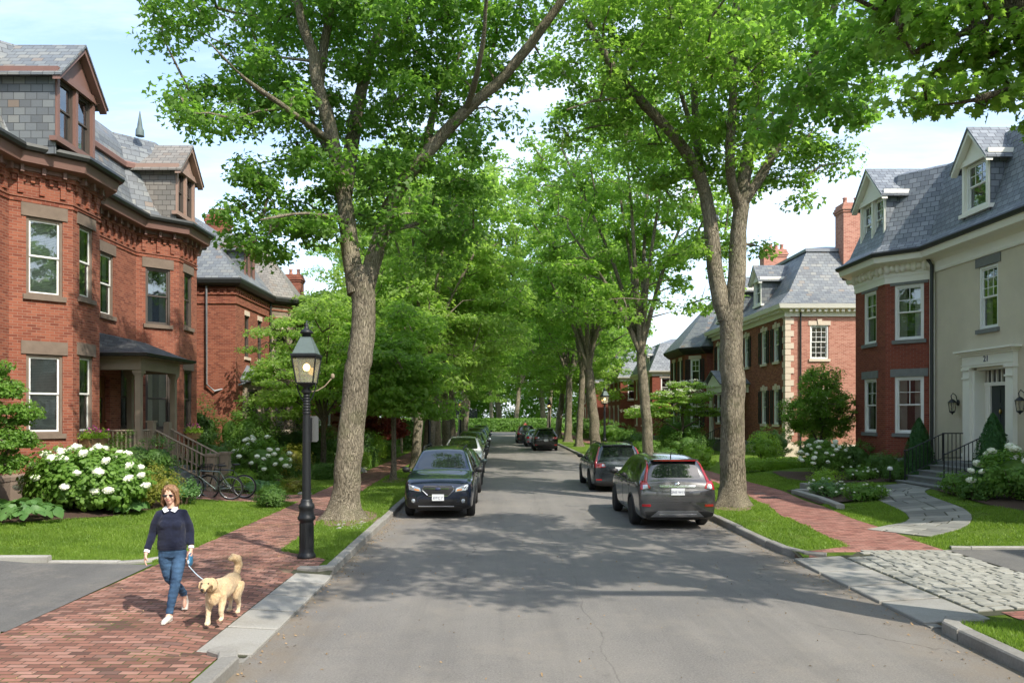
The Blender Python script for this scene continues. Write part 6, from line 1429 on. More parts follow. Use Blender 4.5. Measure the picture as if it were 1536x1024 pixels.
def objm(name, me, parent):
    me.name = name; o = bpy.data.objects.new(name, me); link(o, parent); ORG[o.name] = V(0,0,0); return o
def wheel_parts(parent, x, y, sgn, r=.345):
    mb = MB(); w = .11
    mb.lathe([(r*.64,-w),(r*.90,-w),(r*.985,-w*.72),(r,-w*.3),(r,w*.3),(r*.985,w*.72),(r*.90,w),(r*.64,w)], (x,y,r), 28, axis='X'); wh = mk('wheel', mb, L['rubber'], parent, uv=False)
    mb = MB(); mb.lathe([(r*.66,sgn*w*.2),(r*.66,sgn*w*.98),(r*.60,sgn*w*.98),(r*.56,sgn*w*.5),(.05,sgn*w*.35)], (x,y,r), 28, axis='X')
    m2 = MB(); xx = x+sgn*w*.62
    for k in range(5):
        a = 2*math.pi*k/5+.3
        for da in (-.16,.16):
            p, q = V(xx,y+.05*math.cos(a),r+.05*math.sin(a)), V(xx+sgn*.02,y+r*.6*math.cos(a+da),r+r*.6*math.sin(a+da)); mb.tube([p,q], [(.012,.022),(.010,.018)], 6, up=(1,0,0))
    mb.lathe([(.055,-.015),(.055,.03),(.03,.04)], (xx,y,r), 12, axis='X'); mk('rim', mb, L['alloy'], wh, uv=False)
    return wh
def patch(bvh, quad, axis, off=.006, n=8, m=5, depth=.02):
    """quad of 2D corners projected on the body; axis: '-y' front, '+y' rear, '+x','-x' sides; 2D = (x,z) or (y,z)"""
    (a,b,c,d) = [Vector(p) for p in quad]; mb = MB(); vs = []; ins = []
    D = {'-y':V(0,1,0),'+y':V(0,-1,0),'+x':V(-1,0,0),'-x':V(1,0,0)}[axis]
    for j in range(m+1):
        for i in range(n+1):
            p = (a.lerp(b,i/n)).lerp(d.lerp(c,i/n), j/m)
            o = V(p[0],0,p[1]) if 'y' in axis else V(0,p[0],p[1]); o -= D*12 if 'x' in axis else D*12
            hit = bvh.ray_cast(o, D)
            if hit[0] is None: hit = (o+D*(12 if 'x' in axis else 12), -D)
            vs.append(hit[0]-D*off); ins.append(hit[0]+D*depth)
    k = n+1; N0 = len(vs); fs = [(j*k+i,j*k+i+1,(j+1)*k+i+1,(j+1)*k+i) for j in range(m) for i in range(n)]
    rim = [i for i in range(k)]+[j*k+n for j in range(1,m+1)]+[m*k+i for i in range(n-1,-1,-1)]+[j*k for j in range(m-1,0,-1)]
    fs += [(rim[i],rim[(i+1)%len(rim)],N0+rim[(i+1)%len(rim)],N0+rim[i]) for i in range(len(rim))]
    mb.add(vs+ins, fs, 0, False); return mb
def line_on(bvh, pts, axis, w=.006, off=.002, seg=10):
    """thin seam / strip along a polyline projected on the body"""
    D = {'-y':V(0,1,0),'+y':V(0,-1,0),'+x':V(-1,0,0),'-x':V(1,0,0)}[axis]; P = [Vector(p) for p in pts]; path = []
    for a, b in zip(P, P[1:]):
        for i in range(seg): 
            p = a.lerp(b,i/seg); o = (V(p[0],0,p[1]) if 'y' in axis else V(0,p[0],p[1]))-D*12; h = bvh.ray_cast(o, D)
            if h[0] is not None: path.append(h[0]-D*off)
    mb = MB()
    if len(path) > 1: mb.tube(path, w, 4, smooth=False)
    return mb
def make_car(kind, paint, label, loc, rz, group, rear='suv', front='wide', plates=(None,None), cat_='car', rails=True, name='parked_car'):
    full, L_, wh = car_body(kind, paint)
    t = thing(name, label, cat_, loc, group, world=False, rz=rz)
    body = objm('body', split_mat(full, {0,2}), t); body.data.materials[0] = paint
    objm('windscreen', split_mat(full, {1}), t); objm('rear_window', split_mat(full, {3}), t)
    sd_ = split_mat(full, {4}); bm = bmesh.new(); bm.from_mesh(sd_); 
    for sgn in (-1,1):
        b2_ = bm.copy(); bmesh.ops.delete(b2_, geom=[f for f in b2_.faces if f.calc_center_median().x*sgn < 0], context='FACES'); m2 = bpy.data.meshes.new('side_window'); b2_.to_mesh(m2); b2_.free()
        for x in sd_.materials: m2.materials.append(x)
        m2.polygons.foreach_set('use_smooth', [True]*len(m2.polygons)); objm('side_window', m2, t)
    bm.free()
    bm = bmesh.new(); bm.from_mesh(full); bmesh.ops.triangulate(bm, faces=bm.faces); bvh = BVHTree.FromBMesh(bm); bm.free()
    for y in wh:
        for s in (-1,1): wheel_parts(t, s*.80, y, s)
    zb = {'wagon':1.05,'suv':1.09,'sedan':.97}[kind]; S = -0.0
    for s in (-1,1):
        ax = '+x' if s > 0 else '-x'
        mb = MB(); y0 = {'wagon':1.30,'suv':1.18,'sedan':1.38}[kind]; dw = {'wagon':1.02,'suv':1.0,'sedan':.95}[kind]
        for k, pts in enumerate(([(y0,.42),(y0,zb-.12)],[(y0+1.13,.30),(y0+1.13,zb)],[(y0+2.12,.62),(y0+2.02,.78),(y0+2.12,zb)],[(y0,.32),(y0+1.9,.30)])):
            q_ = line_on(bvh, pts, ax, .004, -.001); mb.add(q_.v, q_.f)
        mk('door_seam', mb, L['blackpl'], body, uv=False)
        for yh in (y0+.9, y0+1.95):
            mk('door_handle', patch(bvh, [(yh-.11,zb-.17),(yh+.07,zb-.17),(yh+.07,zb-.145),(yh-.11,zb-.145)], ax, .025, 4, 2), paint, body, uv=False)
        mb = MB(); mb.ell((s*1.0,y0+.30,zb+.06), (.11,.065,.075), 12); mb.tube([(s*.88,y0+.34,zb+.0),(s*.96,y0+.31,zb+.03)], .025, 6); mk('wing_mirror', mb, L['blackpl'] if kind != 'sedan' else paint, t, uv=False)
        # wheel arch trim
        if kind != 'sedan':
            for y in wh:
                pts = [(y+.425*math.cos(a),.345+.425*math.sin(a)) for a in [math.pi*k/16 for k in range(-1,18)]]; mk('arch_trim', line_on(bvh, pts, ax, .022, -.004, 2), L['blackpl'], body, uv=False)
        if rails and kind != 'sedan':
            mb = MB(); mb.tube([(s*.56,2.1,1.62),(s*.57,2.3,1.685),(s*.57,3.9,1.675),(s*.55,4.05,1.62)], .018, 6); mk('roof_rail', mb, L['blackpl'], t, uv=False)
    # front
    dz = {'wagon':0,'suv':.05,'sedan':-.1}[kind]
    g = [(-.36,.70+dz),(.36,.70+dz),(.40,.80+dz),(-.40,.80+dz)]; g0 = [(-.27,.60+dz),(.27,.60+dz),(.38,.70+dz),(-.38,.70+dz)]
    mk('grille', patch(bvh, g, '-y', .012), L['blackpl'], t, uv=False).data.name = 'grille'
    gl = patch(bvh, g0, '-y', .012); gr = [o for o in t.children if o.name.startswith('grille')][0]; mk('lower_grille', gl, L['blackpl'], gr, uv=False)
    mb = MB()
    for k in range(3): q_ = line_on(bvh, [(-.35,.64+dz+.055*k),(.35,.64+dz+.055*k)], '-y', .005, .016, 8); mb.add(q_.v, q_.f)
    mk('grille_bar', mb, L['blackpl'], gr, uv=False)
    q_ = line_on(bvh, [(-.25,.585+dz),(.25,.585+dz),(.40,.72+dz),(.36,.825+dz),(-.36,.825+dz),(-.40,.72+dz),(-.25,.585+dz)], '-y', .011, .014, 8); q2 = line_on(bvh, [(-.36,.755+dz),(.36,.755+dz)], '-y', .013, .02, 8); q_.add(q2.v, q2.f); mk('chrome_trim', q_, L['chrome'], gr, uv=False)
    q2 = MB(); q2.ell((0,-.065+.0,.755+dz), (.07,.012,.035), 12); mk('badge', q2, L['ink'], gr, uv=False)
    for s in (-1,1):
        hd = mk('headlight', patch(bvh, [(s*.43,.68+dz),(s*.74,.73+dz),(s*.76,.865+dz),(s*.46,.775+dz)], '-y', .008), L['clearlamp'], t, uv=False)
        mk('indicator', patch(bvh, [(s*.47,.70+dz),(s*.60,.72+dz),(s*.60,.76+dz),(s*.48,.745+dz)], '-y', .012,4,2), L['amber'], hd, uv=False)
        mb = MB(); mb.ell((s*.60,.0,.76+dz), (.045,.03,.04), 10)
        hit = bvh.ray_cast(V(s*.66,-5,.79+dz), V(0,1,0)); 
        if hit[0]: m3 = MB(); m3.ell(hit[0]+V(0,.01,0), (.048,.03,.042), 12); mk('projector_lens', m3, L['chrome'], hd, uv=False)
        hit = bvh.ray_cast(V(s*.66,-5,.45), V(0,1,0)); y_ = hit[0].y if hit[0] else 0
        m3 = patch(bvh, [(s*.52,.36),(s*.74,.36),(s*.75,.56),(s*.56,.56)], '-y', .006); fl = mk('fog_lamp_housing', m3, L['blackpl'], t, uv=False)
        m3 = MB(); m3.lathe([(.055,.0),(.05,-.02),(.03,-.03)], (s*.63,y_-.012,.46), 14, axis='Y'); m3.v = [(v[0], y_-.012+(v[1]-(y_-.012)), v[2]) for v in m3.v]; mk('fog_lamp', m3, L['clearlamp'], fl, uv=False)
    mk('lower_intake', patch(bvh, [(-.44,.34),(.44,.34),(.50,.50),(-.50,.50)], '-y', .008), L['blackpl'], t, uv=False)
    mk('skid_trim', line_on(bvh, [(-.5,.325),(.5,.325)], '-y', .016, .01), L['alloy'], t, uv=False)
    hit = bvh.ray_cast(V(0,-5,.52), V(0,1,0)); y_ = hit[0].y-.03
    mb = MB(); mb.box(-.15,.15,y_-.008,y_,.47,.625); pf_ = mk('number_plate', mb, L['plate'], t, uv=False)
    if plates[0]: text_on(plates[0], .085, Pl((-1,y_-.010),(1,y_-.010)), 1, .535, .0, L['ink'], pf_, depth=.002)
    # wipers
    mb = MB(); zc = {'wagon':1.16,'suv':1.21,'sedan':1.06}[kind]; yc = {'wagon':1.27,'suv':1.10,'sedan':1.31}[kind]
    for x in (-.5,.05): mb.tube([(x,yc,zc-.01),(x+.5,yc+.12,zc+.06)], .008, 4)
    mk('wiper', mb, L['blackpl'], t, uv=False)
    # rear
    R_ = L_
    if rear == 'suv':      # tall red lamps climbing the tailgate corners
        for s in (-1,1):
            tl = mk('tail_light', patch(bvh, [(s*.62,.97),(s*.855,.93),(s*.83,1.13),(s*.70,1.12)], '+y', .016), L['redlamp'], t, uv=False)
            pts = [(s*.725,1.10),(s*.645,1.36),(s*.60,1.54)]; mb = MB(); path = []
            for k in range(13):
                u = k/12*2; i = min(1,int(u)); p = Vector(pts[i]).lerp(Vector(pts[i+1]), u-i); h = bvh.ray_cast(V(p.x,9,p.y), V(0,-1,0))
                if h[0]: path.append(h[0]+V(0,-.01,0))
            mb.tube(path, [(.048-.024*k/len(path), .03) for k in range(len(path))], 8, up=(1,0,0)); mk('upper_lens', mb, L['redlamp'], tl, uv=False)
            mk('reversing_lens', patch(bvh, [(s*.67,.965),(s*.80,.945),(s*.79,1.04),(s*.69,1.05)], '+y', .022,4,3), L['clearlamp'], tl, uv=False)
            mk('reflector', patch(bvh, [(s*.62,.545),(s*.82,.545),(s*.82,.60),(s*.62,.60)], '+y', .012,5,2), L['redlamp'], t, uv=False)
        mk('chrome_strip', patch(bvh, [(-.40,.985),(.40,.985),(.42,1.035),(-.42,1.035)], '+y', .022,10,2), L['chrome'], t, uv=False)
        mb = MB(); h = bvh.ray_cast(V(0,9,1.05), V(0,-1,0)); mb.ell(h[0]+V(0,.02,0), (.07,.018,.045), 14); mk('badge', mb, L['chrome'], t, uv=False)
        mk('rear_bumper_trim', patch(bvh, [(-.62,.30),(.62,.30),(.45,.45),(-.45,.45)], '+y', .014), L['alloy'], t, uv=False)
        mk('rear_skid', patch(bvh, [(-.45,.335),(.45,.335),(.43,.375),(-.43,.375)], '+y', .02,8,2), L['chrome'], t, uv=False)
        mk('tailgate_recess', patch(bvh, [(-.34,.79),(.34,.79),(.36,.975),(-.36,.975)], '+y', .004), paint, t, uv=False); pz = .89
        sp_ = MB(); sp_.rbox((0,4.10,1.60),(1.10,.22,.03)); mk('spoiler', sp_, paint, t, uv=False); sp_ = MB(); sp_.rbox((0,4.205,1.585),(.98,.02,.022)); mk('brake_light', sp_, L['redlamp'], t, uv=False)
    else:
        zt = {'wagon':.95,'suv':1.0,'sedan':.80}[kind]
        for s in (-1,1):
            tl = mk('tail_light', patch(bvh, [(s*.48,zt-.08),(s*.84,zt-.10),(s*.83,zt+.05),(s*.50,zt+.05)], '+y', .014), L['redlamp'], t, uv=False)
            mk('reversing_lens', patch(bvh, [(s*.50,zt-.06),(s*.60,zt-.06),(s*.60,zt+.03),(s*.51,zt+.03)], '+y', .02,4,3), L['clearlamp'], tl, uv=False)
            mk('reflector', patch(bvh, [(s*.60,.42),(s*.80,.42),(s*.80,.47),(s*.60,.47)], '+y', .012,5,2), L['redlamp'], t, uv=False)
            if rear == 'tall':
                path = []
                for k in range(10):
                    p = Vector((s*.80,zt+.05)).lerp(Vector((s*.62,1.52)), k/9); h = bvh.ray_cast(V(p.x,9,p.y), V(0,-1,0))
                    if h[0]: path.append(h[0]+V(0,-.01,0))
                mb = MB(); mb.tube(path, [(.05-.02*k/len(path),.03) for k in range(len(path))], 8, up=(1,0,0)); mk('upper_lens', mb, L['redlamp'], tl, uv=False)
        mk('rear_bumper_trim', patch(bvh, [(-.60,.27),(.60,.27),(.50,.40),(-.50,.40)], '+y', .012), L['blackpl'], t, uv=False); pz = .80 if kind != 'sedan' else .66
        if kind != 'sedan': sp_ = MB(); sp_.rbox((0,L_-.42,1.60),(1.06,.2,.03)); mk('spoiler', sp_, paint, t, uv=False)
    for k, (pts) in enumerate(([(-.80,.66),(.80,.66)],)):
        mk('tailgate_seam', line_on(bvh, pts, '+y', .005, -.001), L['blackpl'], body, uv=False)
    h = bvh.ray_cast(V(0,9,pz), V(0,-1,0)); y_ = h[0].y+.012
    mb = MB(); mb.box(-.155,.155,y_,y_+.01,pz-.078,pz+.078); pr = mk('number_plate', mb, L['plate'], t, uv=False)
    if plates[1]: text_on(plates[1], .078, Pl((1,y_+.012),(-1,y_+.012)), 1, pz-.012, 0, L['ink'], pr, depth=.002)
    mb = MB(); mb.tube([(0,L_-.75,1.63),(0,L_-.62,1.72 if kind == 'sedan' else 1.80)], [.016,.004], 6); 
    if kind != 'sedan': mk('aerial', mb, L['blackpl'], t, uv=False)
    mb = MB(); mb.box(-.6,.6,.5,L_-.5,.17,.24); mk('underbody', mb, L['blackpl'], t, uv=False)
    return t
P_ = {k: carpaint('paint_'+k, c, mt) for k, (c, mt) in dict(navy=((.012,.018,.035),.4), charcoal=((.085,.085,.088),.6), slategrey=((.045,.055,.062),.6), greengrey=((.10,.135,.12),.5), white=((.72,.73,.72),.0), silverblue=((.22,.27,.30),.6), blue=((.05,.10,.16),.5), black=((.012,.013,.014),.4)).items()}
GCL, GCR = 'cars parked along the left kerb', 'cars parked along the right kerb'
make_car('wagon', P_['navy'], 'dark navy wagon facing the viewer, first in the left row of parked cars', (-1.48,19.4,0), 0, GCL, rear='plain', plates=('EITC 7','EITC 7')).scale = (1.0,1.0,1.04)
c_gr = make_car('suv', P_['white'], 'white car, third in the left row', (-1.46,31.6,0), 0, GCL, rear='plain')
c_se = make_car('sedan', P_['greengrey'], 'grey-green saloon directly behind the navy wagon', (-1.44,25.4,0), 0, GCL, rear='plain')
def recolour(src, paint, **k):
    c = dup(src, **k)
    def walk(o):
        if o.type == 'MESH' and any(m and m.name.startswith('paint_') for m in o.data.materials):
            o.data = o.data.copy()
            for i, m in enumerate(o.data.materials):
                if m and m.name.startswith('paint_'): o.data.materials[i] = paint
        for x in o.children: walk(x)
    walk(c); return c
recolour(c_se, P_['slategrey'], loc=(-1.5,37.6,0), label='dark saloon car behind the white car', group=GCL)
recolour(c_gr, P_['black'], loc=(-1.5,43.4,0), label='black car, fifth in the left row', group=GCL)
recolour(c_se, P_['silverblue'], loc=(-1.48,49.6,0), label='silver-blue saloon car, sixth in the left row', group=GCL)
recolour(c_gr, P_['silverblue'], loc=(-1.5,56,0), label='pale blue car, seventh in the left row', group=GCL)
recolour(c_se, P_['blue'], loc=(-1.5,63,0), label='dark blue saloon car, eighth in the left row', group=GCL)
recolour(c_gr, P_['blue'], loc=(-1.5,71,0), label='blue car, farthest in the left row', group=GCL)
make_car('suv', P_['charcoal'], 'charcoal grey suv seen from behind, nearest in the right row', (4.16,17.62+0,0), 0, GCR, rear='suv', plates=(None,'2N5 W15'), rails=False).location = (4.16,17.62-4.5+0,0)
nc = [o for o in bpy.data.objects if o.get('label','').startswith('charcoal grey suv')][0]; nc.rotation_euler = (0,0,math.pi); nc.location = (4.16,17.62+4.5,0)
# right row: cars face away, so front is at the far end
c2 = make_car('wagon', P_['slategrey'], 'dark slate wagon with tall red tail lights, second in the right row', (4.18,26.1+4.76,0), math.pi, GCR, rear='tall', plates=(None,'4KS 21'))
c3 = make_car('suv', P_['black'], 'small black suv farther up the right kerb with round red tail lights', (3.62,56.2+4.5,0), math.pi, GCR, rear='plain')
recolour(c_se, P_['silverblue'], loc=(3.3,63.5+4.66,0), rz=math.pi, label='pale silver saloon just ahead of the small black suv', group=GCR)
recolour(c2, P_['black'], loc=(2.75,71+4.76,0), rz=math.pi, label='dark car farthest up the right kerb', group=GCR)
# ------------------------------------------------------------------ street lamps
def lamp(label, loc, h=4.15, sign=False, arm=False, group='gas lamps along the street'):
    t = thing('street_lamp', label, 'street lamp', loc, group, world=False)
    mb = MB(); mb.lathe([(r_*.82,z_) for r_, z_ in ((.20,0),(.20,.05),(.17,.09),(.155,.12),(.15,.2),(.145,.62),(.15,.66),(.19,.69),(.19,.73),(.165,.76),(.15,.83),(.155,.87),(.175,.90),(.165,.95),(.13,.98),(.125,1.02),(.11,1.05))], n=20)
    for k in range(12): a = 2*math.pi*k/12; mb.tube([(.120*math.cos(a),.120*math.sin(a),.2),(.117*math.cos(a),.117*math.sin(a),.62)], .011, 5)
    mk('base', mb, L['iron'], t, uv=False)
    mb = MB(); mb.tube([(0,0,1.0),(0,0,2.4),(0,0,h-1.22)], [.080,.070,.052], 14)
    for k in range(7): z = h-1.5+.05*k; mb.lathe([(.05,z),(.085-.004*k,z+.025),(.05,z+.05)], n=12)
    mb.lathe([(.05,h-1.15),(.10,h-1.10),(.05,h-1.03),(.13,h-.98),(.14,h-.95)], n=12)
    for s in (-1,1): mb.tube([(s*.02,0,h-1.32),(s*.10,0,h-1.2),(s*.17,0,h-1.02),(s*.15,0,h-.96)], .012, 5)
    mk('post', mb, L['iron'], t, uv=False)
    z0, z1, r0, r1 = h-.95, h-.5, .205, .295
    def sq(r, z): return [(-r,-r,z),(r,-r,z),(r,r,z),(-r,r,z)]
    mb = MB(); k7 = .707
    for i in range(4):
        a, b = sq(r0*k7,z0)[i], sq(r1*k7,z1)[i]; mb.tube([a,b], .014, 4, smooth=False)
        a2, b2_ = sq(r0*k7,z0)[(i+1)%4], sq(r1*k7,z1)[(i+1)%4]; mb.tube([a,a2], .014, 4, smooth=False); mb.tube([b,b2_], .016, 4, smooth=False)
    mb.lathe([(r1*1.0,z1+.0),(r1*1.10,z1+.02),(r1*1.10,z1+.055),(r1*.98,z1+.065)], n=4, smooth=False); mk('lantern_frame', mb, L['iron'], t, uv=False)
    mb = MB(); vs = sq(r0*k7-.003,z0)+sq(r1*k7-.003,z1); mb.add(vs, [(i,(i+1)%4,4+(i+1)%4,4+i) for i in range(4)]); mk('lantern_glass', mb, L['lantern'], t, uv=False)
    mb = MB(); mb.lathe([(r1*.96,z1+.066),(r1*.60,z1+.26),(r1*.44,z1+.34),(r1*.44,z1+.36)], n=4, smooth=False); mk('lantern_roof', mb, L['copper'], t, uv=False)
    mb = MB(); z = z1+.36; mb.lathe([(.075,z-.01),(.075,z+.06),(.12,z+.07),(.10,z+.11),(.05,z+.15),(.03,z+.19),(.035,z+.21),(.012,z+.25),(.004,z+.30)], n=12); mk('finial', mb, L['iron'], t, uv=False)
    mb = MB(); mb.ell((0,0,z0+.28), (.062,.062,.068), 12); mk('bulb', mb, L['flame'], t, uv=False)
    if sign:
        s_ = thing('street_sign', 'back of a grey metal sign strapped to the near lamp post', 'sign', (loc[0]+.04,loc[1]+.13,loc[2]+2.28), world=False)
        mb = MB(); w_, h_ = .14, .23; o = [(x*w_+sx, 0, z*h_+sz) for x, z, sx, sz in ((-1,-1,.03,0),(1,-1,-.03,0),(1,-1,0,.03),(1,1,0,-.03),(1,1,-.03,0),(-1,1,.03,0),(-1,1,0,-.03),(-1,-1,0,.03))]
        mb.prism(o, (0,.006,0)); mk('plate', mb, L['signgrey'], s_, uv=False); mb = MB(); mb.box(-.03,.03,-.03,-.001,-.2,.2); mk('bracket', mb, L['iron'], s_, uv=False)
    if arm:
        mb = MB(); mb.tube([(.08,0,h-1.1),(.18,.05,h-1.08),(.30,.1,h-1.0),(.42,.15,h-.85)], .011, 5); mb.ell((.43,.15,h-.82), (.035,.035,.05), 8); mk('side_arm', mb, L['wood_old'], t, uv=False)
    return t
lamp('lit lantern on a tall fluted black post, nearest lamp on the left verge', (-3.36,13.55,.12), 4.04, True, True)
l2 = lamp('second lantern lamp on the left, between the pale trunks behind the navy wagon', (-3.6,41.0,.12), 4.2)
dup(l2, (6.9,49.0,.12), .3, 'lantern lamp on the right between the fanned maple and the clipped shrubs')
dup(l2, (-3.6,76,.12), .3, 'farthest lamp on the left among the dark trunks'); dup(l2, (5.9,86,.12), .3, 'farthest lamp on the right beside the leaning trunk')

# ------------------------------------------------------------------ bicycles
def bicycle(label, loc, rz, frame, basket=False, lean=0.0, steer=.5):
    t = thing('bicycle', label, 'bicycle', loc, 'bicycles at the stair post', world=False, rz=rz); t.rotation_euler = (lean,0,rz); r = .34
    A, Bk = V(0,0,r), V(1.04,0,r); bb = V(.42,0,.30); st_ = V(.28,0,.86); hd = V(.86,0,.86); hd2 = V(.90,0,.70)
    def wheel(c, rot=0):
        M = Matrix.Rotation(rot,3,'Z'); mb = MB(); P = [c+M@V(r*math.cos(a),0,r*math.sin(a)) for a in [2*math.pi*k/32 for k in range(33)]]; mb.tube(P, .022, 8, cap=False); wh = mk('wheel', mb, L['rubber'], t, uv=False)
        mb = MB(); P = [c+M@V((r-.03)*math.cos(a),0,(r-.03)*math.sin(a)) for a in [2*math.pi*k/32 for k in range(33)]]; mb.tube(P, .010, 6, cap=False)
        for k in range(16):
            a = 2*math.pi*k/16; mb.tube([c+M@V(.02*math.cos(a+1.2),.025*(-1)**k,.02*math.sin(a+1.2)), c+M@V((r-.03)*math.cos(a),0,(r-.03)*math.sin(a))], .0018, 3)
        mb.tube([c+M@V(0,-.05,0), c+M@V(0,.05,0)], .02, 8); mk('rim', mb, L['alloy'], wh, uv=False)
    wheel(A); wheel(Bk, steer)
    mb = MB()
    for p, q_, w_ in ((bb,st_,.016),(bb,hd2,.020),(st_*.93+bb*.07,hd,.017),(A+V(0,.05,0),bb,.011),(A-V(0,.05,0),bb,.011),(A+V(0,.05,0),st_*.92+bb*.08,.009),(A-V(0,.05,0),st_*.92+bb*.08,.009),(hd,hd2,.022),(hd2,Bk+V(0,.05,0),.014),(hd2,Bk-V(0,.05,0),.014)): mb.tube([p,q_], w_, 8)
    mk('frame', mb, frame, t, uv=False)
    mb = MB(); mb.tube([st_,st_+V(-.03,0,.12)], .013, 8); mb.ell(st_+V(-.05,0,.14), (.14,.065,.03), 12); mk('saddle', mb, L['blackpl'], t, uv=False)
    M = Matrix.Rotation(steer,3,'Z'); mb = MB(); top = hd+V(-.03,0,.12); mb.tube([hd,top], .014, 8); mb.tube([top+M@V(-.12,-.30,.03),top+M@V(.02,-.12,.0),top,top+M@V(.02,.12,0),top+M@V(-.12,.30,.03)], .012, 8); mk('handlebar', mb, L['blackpl'], t, uv=False)
    mb = MB(); mb.lathe([(.09,-.004),(.09,.004)], bb+V(0,-.05,0), 20, axis='Y'); mb.v = [(v[0],v[1],v[2]) for v in mb.v]; mb.tube([bb+V(0,-.09,0),bb+V(0,.09,0)], .016, 6); mb.tube([bb+V(0,-.09,0),bb+V(.10,-.09,-.13),bb+V(.10,-.15,-.13)], .009, 5); mb.tube([bb+V(0,.07,0),bb+V(-.10,.09,.13),bb+V(-.10,.15,.13)], .009, 5); mk('crankset', mb, L['signgrey'], t, uv=False)
    if basket:
        mb = MB(); c = Bk+V(.06,0,.46); 
        for z, s in ((0,.12),(.1,.135),(.2,.15)): mb.tube([c+V(-s,-s,z),c+V(s,-s,z),c+V(s,s,z),c+V(-s,s,z),c+V(-s,-s,z)], .008, 4)
        for k in range(16):
            a = 2*math.pi*k/16; u = V(max(-1,min(1,1.4*math.cos(a))),max(-1,min(1,1.4*math.sin(a))),0); mb.tube([c+u*.12, c+u*.15+V(0,0,.2)], .006, 4)
        mb.box(c.x-.12,c.x+.12,c.y-.12,c.y+.12,c.z-.005,c.z+.005); mk('basket', mb, L['blackpl'], t, uv=False)
    return t
g_ = gz(-8,22.5)+.02
bicycle('dark mountain bicycle with its rear wheel towards the lawn, leaning by the stair post', (-7.80,22.5,g_), math.pi+.12, P_['greengrey'], False, -.1, .9)
bicycle('second bicycle with a front basket, half hidden behind the first', (-7.55,22.95,g_), math.pi+.05, P_['black'], True, -.08, -.3)

# ------------------------------------------------------------------ window boxes, posts, small garden things
def window_box(label, p0, p1, z, seed):
    pl = Pl(p0,p1); c = pl.P(pl.L/2,z,.16); t = thing('window_box', label, 'window box', c, 'window boxes on the brick bays'); mb = MB(); 
    mb.prism([pl.P(.08,z-.11,.05),pl.P(.12,z-.24,.05),pl.P(pl.L-.12,z-.24,.05),pl.P(pl.L-.08,z-.11,.05),pl.P(pl.L-.04,z,.05),pl.P(.04,z,.05)], pl.P(0,0,.26)-pl.P(0,0,0)); mk('trough', mb, L['basket'], t)
    rg = np.random.default_rng(seed); n = 900; u = rg.uniform(.0,pl.L,n); C = np.array([tuple(pl.P(a, z+abs(rg.normal())*.10-.02, .18+rg.normal()*.10)) for a in u]); Nn = rg.normal(size=(n,3))+np.array([0,0,.8])
    vs, tr = leaf_arrays(rg, C, Nn, rg.uniform(.05,.09,n), 'oval'); tri_mesh('plants', vs, tr, L['lf_yel'], t)
    n = 60; C = np.array([tuple(pl.P(pl.L*.5+rg.normal()*pl.L*.16, z+.16+abs(rg.normal())*.07, .22+rg.normal()*.08)) for a in range(n)]); vs, tr = leaf_arrays(rg, C, rg.normal(size=(n,3)), rg.uniform(.05,.08,n), 'lobe'); tri_mesh('blossoms', vs, tr, L['pink'], t)
L['pink'] = plain('pink_petals', (.55,.10,.28), .7, bmp=0)
window_box('wicker window box with pink flowers under the near bay window', (-11.5,20.95), (-11.5,22.1), 2.0, 1)
window_box('round wicker window box on the farther bay, beyond the porch', (-11.5,28.1), (-11.5,29.1), 2.0, 2)
t = thing('low_fence', 'low weathered wooden fence with a post beside the left sidewalk', 'fence', at(-6.3,51)); mb = MB()
mb.box(-6.4,-6.25,50.9,51.05,.1,1.35); mb.box(-9.8,-9.65,50.9,51.05,.1,1.35); mk('post', mb, L['wood_old'], t); mb = MB(); mb.box(-9.65,-6.4,50.95,51.0,1.05,1.15); mb.box(-9.65,-6.4,50.95,51.0,.55,.65); mk('rail', mb, L['wood_old'], t)
def rock(label, loc, s, seed):
    m = MB(); m.ell((0,0,0), s, 12, k=8, smooth=False); m.v = [tuple(Vector(v)*(1+.28*noise.noise(Vector(v)*4+V(seed,0,0)))) for v in m.v]; o = mk('rock', m, L['granite'], None, uv=False); o.location = loc; single(o, label, 'rock', 'rocks beside the left sidewalk')
rock('flat pale stone in the lawn behind the boxwood ball', at(-6.1,24.4), (.24,.16,.08), 1); rock('pale boulder at the edge of the left sidewalk under the lime mound', at(-6.05,33.9), (.30,.5,.20), 2); rock('upright pale stone behind the sidewalk boulder', at(-6.3,36.4), (.2,.2,.42), 3)
rock('buff field stone at the base of the near bay behind the hydrangea', at(-10.95,20.0), (.55,.35,.42), 4)
# roots and stones at the foot of the big maple
mb = MB(); rr = random.Random(9)
for k in range(46):
    x, y = rr.uniform(-3.7,-2.95), rr.uniform(17.0,18.9); s = rr.uniform(.02,.055); mb.ell((x,y,gz(x,y)+.01), (s,s*.8,s*.5), 6, k=4, smooth=False)
setp(mk('gravel', mb, L['granite'], uv=False), kind='stuff', label='loose pebbles around the foot of the big maple by the kerb')
mb = MB()
for (x,y) in ((13.15,25.45),(12.9,22.1)):
    pass
t = thing('path_light', 'small white path light beside the far iron railing', 'path light', at(12.75,24.85)); q0 = at(12.75,24.85); mb = MB(); mb.tube([q0,(q0[0],q0[1],q0[2]+.42)], .02, 6); mk('stake', mb, L['blackpl'], t, uv=False); mb = MB(); mb.lathe([(.09,q0[2]+.40),(.08,q0[2]+.48),(.02,q0[2]+.52)], (q0[0],q0[1],0), 12); mk('shade', mb, L['sash_w'], t, uv=False)
mb = MB(); mb.box(8.25,8.62,24.4,24.7,.128,.134)
for k in range(6): mb.box(8.02+.1*k,8.08+.1*k,23.1,23.6,.135,.142)
o = mk('utility_cover', mb, L['iron']); place(o, (8.3,23.7,.13)); single(o, 'dark iron grate set into the right brick sidewalk', 'grate')
